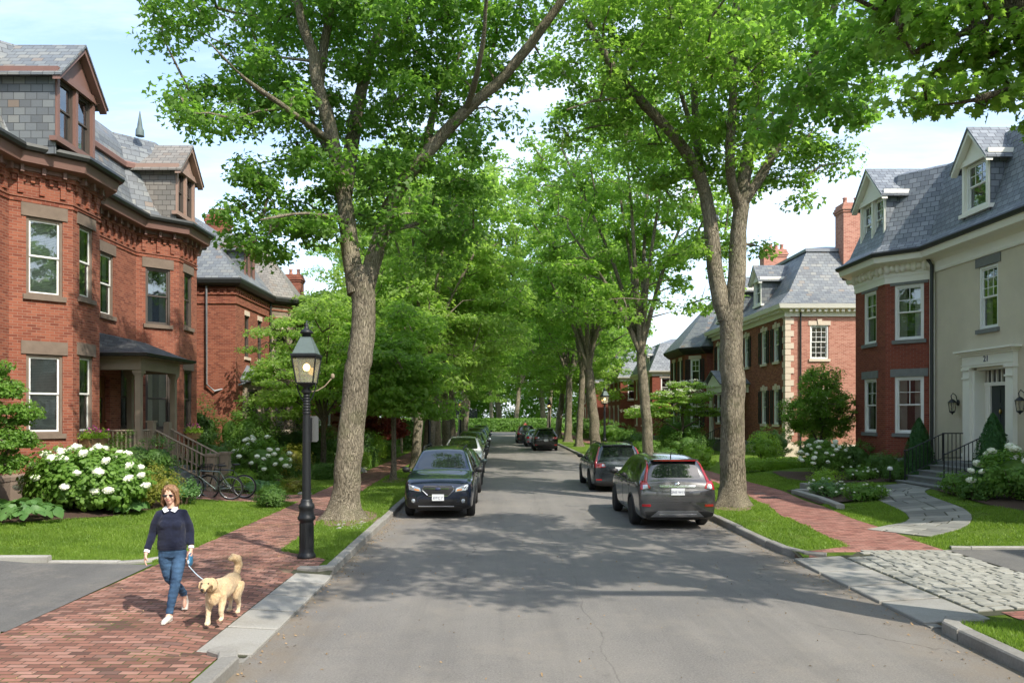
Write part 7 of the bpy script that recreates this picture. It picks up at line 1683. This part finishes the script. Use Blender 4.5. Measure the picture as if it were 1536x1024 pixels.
# closing the street end: dark gate, cross-street sign post, walker in coral
t = thing('garden_gate', 'dark slatted double gate beyond the hedge at the end of the street', 'gate', (-5.3,122.5,0)); mb = MB()
for s in (-1.1,1.1):
    for k in range(9): x = -5.3+s-1.0+.24*k; mb.box(x,x+.2,122.4,122.46,.1,3.6)
    mb.box(-5.3+s-1.05,-5.3+s+1.05,122.47,122.52,.5,.65); mb.box(-5.3+s-1.05,-5.3+s+1.05,122.47,122.52,3.0,3.15)
mk('gate_leaf', mb, L['shutter'], t)

# ------------------------------------------------------------------ people helpers
def limb_(mb, pts, radii, n=14, up=None): mb.tube(pts, radii, n, up=up)
def finger_set(mb, wrist, palm, dirv, side, nrm, s=1.0, curl=.5, spread=.1):
    """wrist point, dirv = towards fingers, side = towards thumb, nrm = back of the hand"""
    d, sd_, nn = Vector(dirv).normalized(), Vector(side).normalized(), Vector(nrm).normalized(); w = Vector(wrist)
    pc = w+d*.045*s; mb.ell(pc, (1,1,1), 12, k=8, M=Matrix((sd_*.040*s, d*.052*s, nn*.017*s)).transposed())
    mb.tube([w-d*.02*s, w+d*.03*s], [(.027*s,.02*s),(.034*s,.018*s)], 10, up=sd_)
    for k, (o, ln) in enumerate(((.030,.072),(.010,.080),(-.010,.074),(-.029,.058))):
        r0 = w+d*.085*s+sd_*o*s*1.0; a = 0; p = r0-d*.01*s; pts = [p]; dd = (d+sd_*(o*spread*10)).normalized()
        for seg, fr in enumerate((.42,.33,.25)):
            a += curl*(.5 if seg == 0 else .8); q_ = dd*math.cos(a)-nn*math.sin(a); p = p+q_*ln*fr*s; pts.append(p)
        mb.tube(pts, [.0095*s,.009*s,.008*s,.0065*s], 8); mb.ell(pts[-1], (.0065*s,)*3, 8, k=6)
    t0 = w+d*.025*s+sd_*.03*s; mb.tube([t0, t0+(sd_*.7+d*.7-nn*.3).normalized()*.032*s, t0+(sd_*.35+d*.95-nn*.5).normalized()*.062*s], [.013*s,.011*s,.008*s], 8)

# ------------------------------------------------------------------ walking woman
YW_ = 9.5; XW_ = -(745-262)/F*9.5; SW_ = .955
W_ = thing('person', 'woman in navy sweater, blue jeans and sunglasses walking with a blue leash handle', 'person', (XW_,YW_,gz(XW_,YW_)+.014), world=False, rz=.24); W_.scale = (SW_,)*3
hc = V(-.055,-.02,1.60)                                    # head centre
HM = Matrix.Rotation(-.10,3,'Z')@Matrix.Rotation(.08,3,'X')
def h_(x,y,z): return hc+HM@V(x,y,z)
b = MB()
b.ell(h_(0,.01,.035), (.076,.095,.085), 16, k=12, M=HM); b.ell(h_(0,-.012,-.02), (.066,.080,.085), 16, k=12, M=HM); b.ell(h_(0,-.035,-.075), (.042,.045,.04), 12, M=HM)
b.ell(h_(0,-.096,-.012), (.015,.024,.028), 10, M=HM); b.ell(h_(0,-.098,-.026), (.017,.014,.011), 10, M=HM); b.ell(h_(0,-.084,-.052), (.026,.010,.011), 10, M=HM)
for s in (-1,1): b.ell(h_(s*.036,-.062,-.028), (.024,.022,.024), 10, M=HM); b.ell(h_(s*.076,.012,-.005), (.010,.02,.03), 8, M=HM); b.ell(h_(s*.03,-.078,.022), (.018,.012,.008), 8, M=HM)
b.tube([h_(0,.02,-.06), V(-.045,.012,1.44), V(-.035,.01,1.38)], [.052,.050,.062], 14)
b.tube([V(-.035,.01,1.42),V(-.035,.0,1.32),V(-.035,.0,1.15),V(-.03,0,1.0),V(-.02,0,.88)], [(.09,.06),(.15,.09),(.14,.10),(.125,.09),(.15,.10)], 16, up=(1,0,0))
armR = [V(-.185,.0,1.355), V(-.262,.02,1.11), V(-.322,-.04,.90), V(-.335,-.06,.855)]; armL = [V(.11,.0,1.355), V(.178,.04,1.11), V(.205,-.03,.93), V(.205,-.05,.885)]
for A_ in (armR, armL): b.tube(A_, [.042,.036,.028,.024], 12)
legL = [V(.055,0,.90), V(.030,-.10,.50), V(-.035,-.14,.12), V(-.05,-.17,.055)]; legR = [V(-.11,0,.90), V(-.075,.03,.50), V(.055,.34,.24), V(.065,.38,.16)]
b.tube(legL, [.06,.038,.032,.038], 12); b.tube(legR, [.06,.034,.030,.034], 12)
b.ell((-.06,-.20,.035),(.035,.09,.03),10); b.ell((.065,.37,.10),(.03,.05,.08),10)
finger_set(b, armR[-1], None, (-.10,-.10,-1), (.25,-1,0), (-1,-.2,0), 1.0, .35); finger_set(b, armL[-1], None, (.02,-.12,-1), (-.3,-1,0), (1,-.25,0), 1.0, .95)
remesh('body', b, L['skin'], W_, .006, 3, .5)
face = MB(); 
for s in (-1,1): face.ell(h_(s*.033,-.083,.004), (.015,.008,.009), 10, M=HM)
mk('eyes', face, L['sash_w'], W_, uv=False)
face = MB(); face.tube([h_(-.026,-.083,-.047),h_(-.013,-.0935,-.053),h_(0,-.0955,-.055),h_(.013,-.0935,-.053),h_(.026,-.083,-.047)], [.002,.0045,.0055,.0045,.002], 8); mk('lips', face, L['lip'], W_, uv=False)
s_ = MB()
for s in (-1,1):
    s_.ell(h_(s*.035,-.092,.008), (.031,.007,.019), 14, M=HM@Matrix.Rotation(-s*.25,3,'Z')); s_.tube([h_(s*.062,-.085,.012),h_(s*.076,-.04,.012),h_(s*.078,.01,.008)], .0035, 5)
s_.tube([h_(-.008,-.100,.013),h_(.008,-.100,.013)], .004, 5); mk('sunglasses', s_, L['blackpl'], W_, uv=False)
# hair: shoulder length bob, parted
hb = MB(); hb.ell(h_(0,.022,.052), (.088,.100,.082), 16, k=12, M=HM); rr = random.Random(4)
for k in range(26):
    a = math.pi*(-.06+1.12*k/25)                       # from right temple round the back to left temple
    x, y = .084*math.cos(a), .018+.094*math.sin(a); fl = -.02+.018*rr.random(); ln = -.165-.03*rr.random() if .12 < k/25 < .88 else -.135-.02*rr.random()
    hb.tube([h_(x*.55,y*.7,.115), h_(x*.98,y,.055), h_(x*1.06,y*1.02,-.03), h_(x*(1.16+fl*3),y*1.05,-.10), h_(x*1.05,y*1.0,ln)], [.016,.018,.018,.017,.007], 8)
for s in (-1,1):
    hb.tube([h_(-.015,-.045,.122), h_(s*.045,-.070,.085), h_(s*.075,-.052,.035), h_(s*.086,-.030,-.03), h_(s*.094,-.02,-.10), h_(s*.080,-.025,-.145)], [.014,.017,.014,.015,.016,.007], 8)
hair_ = remesh('hair', hb, L['hair'], W_, .007, 2, .5, disp=lambda c: .004*math.sin(c.x*230+c.y*190+noise.noise(c*14)*5))
# sweater
sw = MB(); sw.tube([V(-.04,.005,1.425),V(-.04,.0,1.385),V(-.035,.0,1.33),V(-.035,-.005,1.22),V(-.035,-.005,1.08),V(-.03,0,.96),V(-.03,0,.905)], [(.070,.060),(.105,.078),(.160,.105),(.178,.130),(.168,.125),(.182,.130),(.172,.120)], 24, up=(1,0,0))
sw.ell((-.095,-.075,1.22),(.085,.07,.08),12); sw.ell((.03,-.075,1.22),(.085,.07,.08),12)
for A_, s in ((armR,-1),(armL,1)): 
    sh = A_[0]; sw.tube([V(-.04+s*.05,.0,1.378), sh+V(-s*.006,0,.0), (A_[0]+A_[1])/2+V(s*.01,0,0), A_[1]+V(s*.005,.01,0), (A_[1]+A_[2])/2, A_[2]+V(0,0,.015)], [.045,.062,.059,.054,.050,.040], 16)
def fold(c): return .007*noise.noise(V(c.x*7,c.y*7,c.z*16))+.004*noise.noise(c*30)
remesh('sweater', sw, L['knit'], W_, .009, 6, .5, disp=fold)
hm = MB(); hm.tube([V(-.03,0,.90),V(-.03,0,.93)], [(.178,.126),(.183,.131)], 24, up=(1,0,0)); mk('sweater_hem', hm, L['knit'], W_, uv=False)
jn = MB(); jn.tube([V(-.03,.005,.96),V(-.03,.01,.88),V(-.03,.01,.80)], [(.150,.11),(.172,.128),(.165,.12)], 20, up=(1,0,0))
def leg_cloth(pts, rad_): jn.tube(pts, rad_, 16)
leg_cloth([V(.055,.01,.87),V(.055,-.03,.74),legL[1]+V(.005,0,.03),V(.0,-.115,.33),legL[2]+V(0,.004,.02),V(-.042,-.142,.095)], [.095,.088,.066,.060,.046,.047])
leg_cloth([V(-.11,.01,.87),V(-.105,.0,.74),legR[1]+V(0,0,.03),V(.0,.18,.38),legR[2]+V(0,0,.02),V(.058,.35,.215)], [.095,.088,.066,.060,.046,.046])
remesh('jeans', jn, L['denim'], W_, .009, 5, .5, disp=lambda c: .006*noise.noise(V(c.x*8,c.y*8,c.z*26)))
cf = MB()
for A_ in (armR, armL): d_ = (A_[3]-A_[2]).normalized(); cf.tube([A_[2]-d_*.005,A_[2]+d_*.028], [.036,.038], 14)
mk('shirt_cuff', cf, L['shirt'], W_, uv=False)
cb = MB()
for s in (-1,1):
    c0 = V(-.045,0,1.43)
    cb.prism([c0+V(s*.062,.01,.022), c0+V(s*.045,-.058,.008), c0+V(s*.010,-.082,-.030), c0+V(s*.062,-.098,-.052), c0+V(s*.095,-.05,-.012)], V(0,-.006,.008))
cb.tube([c0+V(.062*math.cos(a),.012+.058*math.sin(a),.006+.012*math.sin(a)) for a in [math.pi*(-.25+1.5*k/14) for k in range(15)]], [(.010,.022)]*15, 8, up=(0,0,1)); mk('shirt_collar', cb, L['shirt'], W_, uv=False)
sh = MB(); sh.tube([V(-.035,-.125,.05),V(-.05,-.18,.045),V(-.075,-.26,.032),V(-.09,-.30,.022)], [(.040,.042),(.043,.036),(.045,.026),(.028,.014)], 14, up=(1,0,0)); sh.tube([V(-.035,-.115,.012),V(-.06,-.20,.010),V(-.092,-.315,.010)], [(.038,.012),(.045,.012),(.028,.011)], 12, up=(1,0,0)); remesh('shoe', sh, L['shoe'], W_, .006, 2)
sh = MB(); sh.tube([V(.062,.40,.185),V(.068,.405,.12),V(.07,.375,.055),V(.068,.345,.018)], [(.036,.036),(.040,.036),(.042,.030),(.038,.016)], 14, up=(1,0,0)); sh.tube([V(.062,.435,.19),V(.07,.435,.11),V(.07,.385,.02)], [(.034,.012),(.042,.012),(.04,.012)], 12, up=(1,0,0)); remesh('shoe', sh, L['shoe'], W_, .006, 2)
# leash: handle in her left hand, tape to the dog's collar
hl = W_.location+Matrix.Rotation(.24,3,'Z')@V(.205,-.075,.79)*SW_; dog_c = V(-3.375,9.27,W_.location.z)+V(.03,-.16,.58)*.88
lt = thing('leash', 'retractable leash with a blue handle held in her left hand and clipped to the dog', 'leash', tuple(hl))
mb = MB(); mb.rbox(hl+V(.0,-.005,-.035), (.045,.10,.115), 0); lo = MB(); lo.ell(hl+V(0,-.008,-.045), (.026,.062,.068), 16, k=10); lo.tube([hl+V(0,-.045,.0),hl+V(0,-.04,.045),hl+V(0,.015,.055),hl+V(0,.045,.03),hl+V(0,.045,-.02)], .011, 8); mk('handle', lo, L['leash_blue'], lt, uv=False)
mb = MB(); mb.ell(hl+V(-.004,-.045,-.045), (.020,.030,.034), 12); mk('badge', mb, L['leash_pale'], lt, uv=False)
mb = MB(); a, c = hl+V(0,-.06,-.09), dog_c; pts = [a.lerp(c,k/8)+V(0,0,-.05*math.sin(math.pi*k/8)) for k in range(9)]; mb.tube(pts, .006, 6); mk('cord', mb, L['leash_pale'], lt, uv=False)

# ------------------------------------------------------------------ golden retriever (local: nose towards -Y)
DG = thing('dog', 'golden retriever with a curled raised tail walking beside the woman in the navy sweater', 'dog', (-3.375,9.27,W_.location.z), world=False, rz=-.03); DG.scale = (.88,)*3
b = MB()
b.tube([V(0,-.13,.44),V(0,-.03,.435),V(0,.12,.435),V(0,.30,.44),V(0,.48,.455),V(0,.60,.46),V(0,.66,.455)], [(.10,.12),(.132,.162),(.138,.160),(.125,.140),(.118,.122),(.112,.118),(.075,.085)], 20, up=(1,0,0))
b.tube([V(0,-.05,.48),V(0,-.17,.545),V(-.01,-.25,.60)], [(.105,.125),(.09,.10),(.078,.085)], 18, up=(1,0,0))       # neck
b.ell((0,-.15,.40),(.085,.075,.12),12)                                                     # chest ruff
hd_ = V(-.02,-.315,.605); HD = Matrix.Rotation(.12,3,'Z')
def d_(x,y,z): return hd_+HD@V(x,y,z)
b.ell(d_(0,0,.01), (.078,.088,.072), 16, k=10, M=HD); b.ell(d_(0,-.045,.022), (.058,.05,.045), 12, M=HD)
b.tube([d_(0,-.05,-.010),d_(0,-.12,-.028),d_(0,-.175,-.042)], [(.056,.046),(.044,.036),(.036,.029)], 14, up=(1,0,0)); b.tube([d_(0,-.03,-.045),d_(0,-.10,-.070),d_(0,-.145,-.078)], [(.036,.024),(.028,.014),(.018,.010)], 12, up=(1,0,0))
for s in (-1,1): b.tube([d_(s*.058,.02,.045),d_(s*.088,.01,.015),d_(s*.092,-.005,-.04),d_(s*.082,-.012,-.075)], [(.012,.026),(.013,.036),(.012,.034),(.008,.016)], 10, up=(1,0,0))
# legs: planted left-of-picture foreleg, lifted other foreleg, hind legs with hocks
b.tube([V(-.075,-.06,.42),V(-.085,-.07,.30),V(-.085,-.10,.18),V(-.085,-.12,.07),V(-.085,-.125,.03)], [.072,.052,.036,.030,.032], 14); b.ell((-.085,-.145,.028),(.036,.05,.028),12)
b.tube([V(.080,-.05,.42),V(.088,-.055,.31),V(.088,-.095,.20),V(.088,-.075,.11),V(.088,-.085,.085)], [.070,.052,.036,.029,.030], 14); b.ell((.088,-.105,.078),(.034,.045,.028),12)
for s, dy in ((-1,.10),(1,-.04)):
    b.tube([V(s*.075,.56,.44),V(s*.088,.53+dy*.3,.34),V(s*.088,.50+dy*.6,.25),V(s*.086,.60+dy,.155),V(s*.086,.59+dy,.07),V(s*.086,.575+dy,.035)], [.092,.080,.055,.032,.027,.030], 14); b.ell((s*.086,.555+dy,.028),(.035,.048,.027),12)
b.tube([V(0,.64,.50),V(0,.72,.56),V(.01,.76,.66),V(0,.72,.755),V(-.03,.64,.785),V(-.06,.57,.765)], [.040,.050,.060,.064,.056,.022], 14)
for k in range(9): b.tube([V(0,.05+.06*k,.33),V(.02*(-1)**k,.06+.06*k,.285)], [.05,.012], 8)
for s in (-1,1):
    for k in range(4): b.tube([V(s*.08,.60,.40-.05*k),V(s*.085,.675-.012*k,.34-.05*k)], [.04,.010], 8)
def fur(c): return .006*noise.noise(V(c.x*34,c.y*24,c.z*16))+.008*noise.noise(V(c.x*13,c.y*10,c.z*9))
dogb = remesh('body', b, L['fur'], DG, .008, 3, .5, disp=fur)
mb = MB(); mb.ell(d_(0,-.212,-.030), (.024,.018,.019), 12); mk('nose', mb, L['noseblk'], DG, uv=False)
for s in (-1,1): mb = MB(); mb.ell(d_(s*.038,-.076,.024), (.014,.012,.013), 10); mk('eye', mb, L['noseblk'], DG, uv=False)
mb = MB(); mb.tube([d_(-.034,-.10,-.052),d_(-.028,-.155,-.062),d_(0,-.19,-.060),d_(.028,-.155,-.062),d_(.034,-.10,-.052)], [.005,.006,.006,.006,.005], 6); mk('mouth', mb, L['noseblk'], DG, uv=False); mb = MB(); mb.ell(d_(0,-.145,-.062), (.020,.035,.006), 10, M=HD); mk('tongue', mb, L['mouth'], DG, uv=False)
mb = MB(); cc = V(-.005,-.205,.565); mb.tube([cc+V(.083*math.cos(a),.040*math.sin(a)+.0,.088*math.sin(a)) for a in [2*math.pi*k/24 for k in range(25)]], .006, 6, cap=False); mk('collar', mb, L['basket'], DG, uv=False)
def tufts(name, src, n, ln, wd, flow, mat, parent, seed, lift=.35, test=None):
    '''short tapering locks laid over a surface, lying along the flow direction'''
    me = src.data; rg = np.random.default_rng(seed); m = len(me.polygons)
    c = np.empty(m*3,'f4'); me.polygons.foreach_get('center', c); c = c.reshape(-1,3); no = np.empty(m*3,'f4'); me.polygons.foreach_get('normal', no); no = no.reshape(-1,3)
    idx = rg.integers(0,m,n); C = c[idx]; Nn = no[idx]
    if test is not None: k = test(C); C, Nn = C[k], Nn[k]
    n = len(C); F_ = np.tile(np.array(flow,'f4'),(n,1))+rg.normal(size=(n,3))*.28; F_ -= Nn*(F_*Nn).sum(1)[:,None]; F_ /= np.linalg.norm(F_,axis=1)[:,None].clip(1e-4); S_ = np.cross(Nn,F_)
    l = ln*rg.uniform(.6,1.3,n)[:,None]; w_ = wd*rg.uniform(.7,1.3,n)[:,None]; b0 = C+rg.normal(size=(n,3))*.003-Nn*.003
    v = np.stack([b0-S_*w_, b0+S_*w_, b0+F_*l*.55+Nn*l*lift*.6+S_*w_*.6, b0+F_*l+Nn*l*lift*.55],1).reshape(-1,3); t = (np.array([[0,1,2],[0,2,3]])[None]+(np.arange(n)*4)[:,None,None]).reshape(-1,3)
    return tri_mesh(name, v.astype('f4'), t, mat, parent)
tufts('coat', dogb, 13000, .020, .0022, (0,1,-.6), L['fur'], DG, 1, .16, lambda C: (C[:,2] > .14)&~((C[:,1] < -.24)&(C[:,2] > .5)))
tufts('hair_strands', hair_, 3600, .035, .0016, (0,.05,-1), L['hair'], W_, 2, .03)
# ------------------------------------------------------------------ far walker in coral near the end of the street
WK = thing('person', 'tiny distant figure in a coral red top at the end of the street', 'person', (3.95,106,.0), world=False); b = MB()
b.ell((0,0,1.62),(.09,.10,.12),12); b.tube([V(0,0,1.5),V(0,0,1.42),V(0,0,1.2),V(0,0,.95)], [(.05,.05),(.19,.10),(.17,.10),(.17,.10)], 14, up=(1,0,0))
for s in (-1,1): b.tube([V(s*.19,0,1.40),V(s*.25,.03,1.12),V(s*.25,-.05,.88)], [.05,.042,.03], 8); b.tube([V(s*.09,0,.95),V(s*.10,-.04*s,.5),V(s*.10,.10*s,.06)], [.09,.06,.045], 10); b.ell((s*.10,.10*s-.05,.04),(.045,.11,.04),8)
remesh('body', b, L['skin'], WK, .016, 3); b = MB(); b.tube([V(0,0,1.47),V(0,0,1.40),V(0,0,1.2),V(0,0,.90)], [(.08,.07),(.21,.12),(.19,.13),(.20,.13)], 14, up=(1,0,0))
for s in (-1,1): b.tube([V(s*.18,0,1.41),V(s*.25,.03,1.12)], [.07,.055], 10)
remesh('coat', b, L['coral'], WK, .016, 3); b = MB()
for s in (-1,1): b.tube([V(s*.09,0,.95),V(s*.10,-.04*s,.5),V(s*.10,.10*s,.10)], [.11,.08,.06], 10)
remesh('trousers', b, L['blackpl'], WK, .016, 3); b = MB(); b.ell((0,.02,1.66),(.10,.11,.10),12); mk('hair', b, L['noseblk'], WK, uv=False)
if 0:
    pass
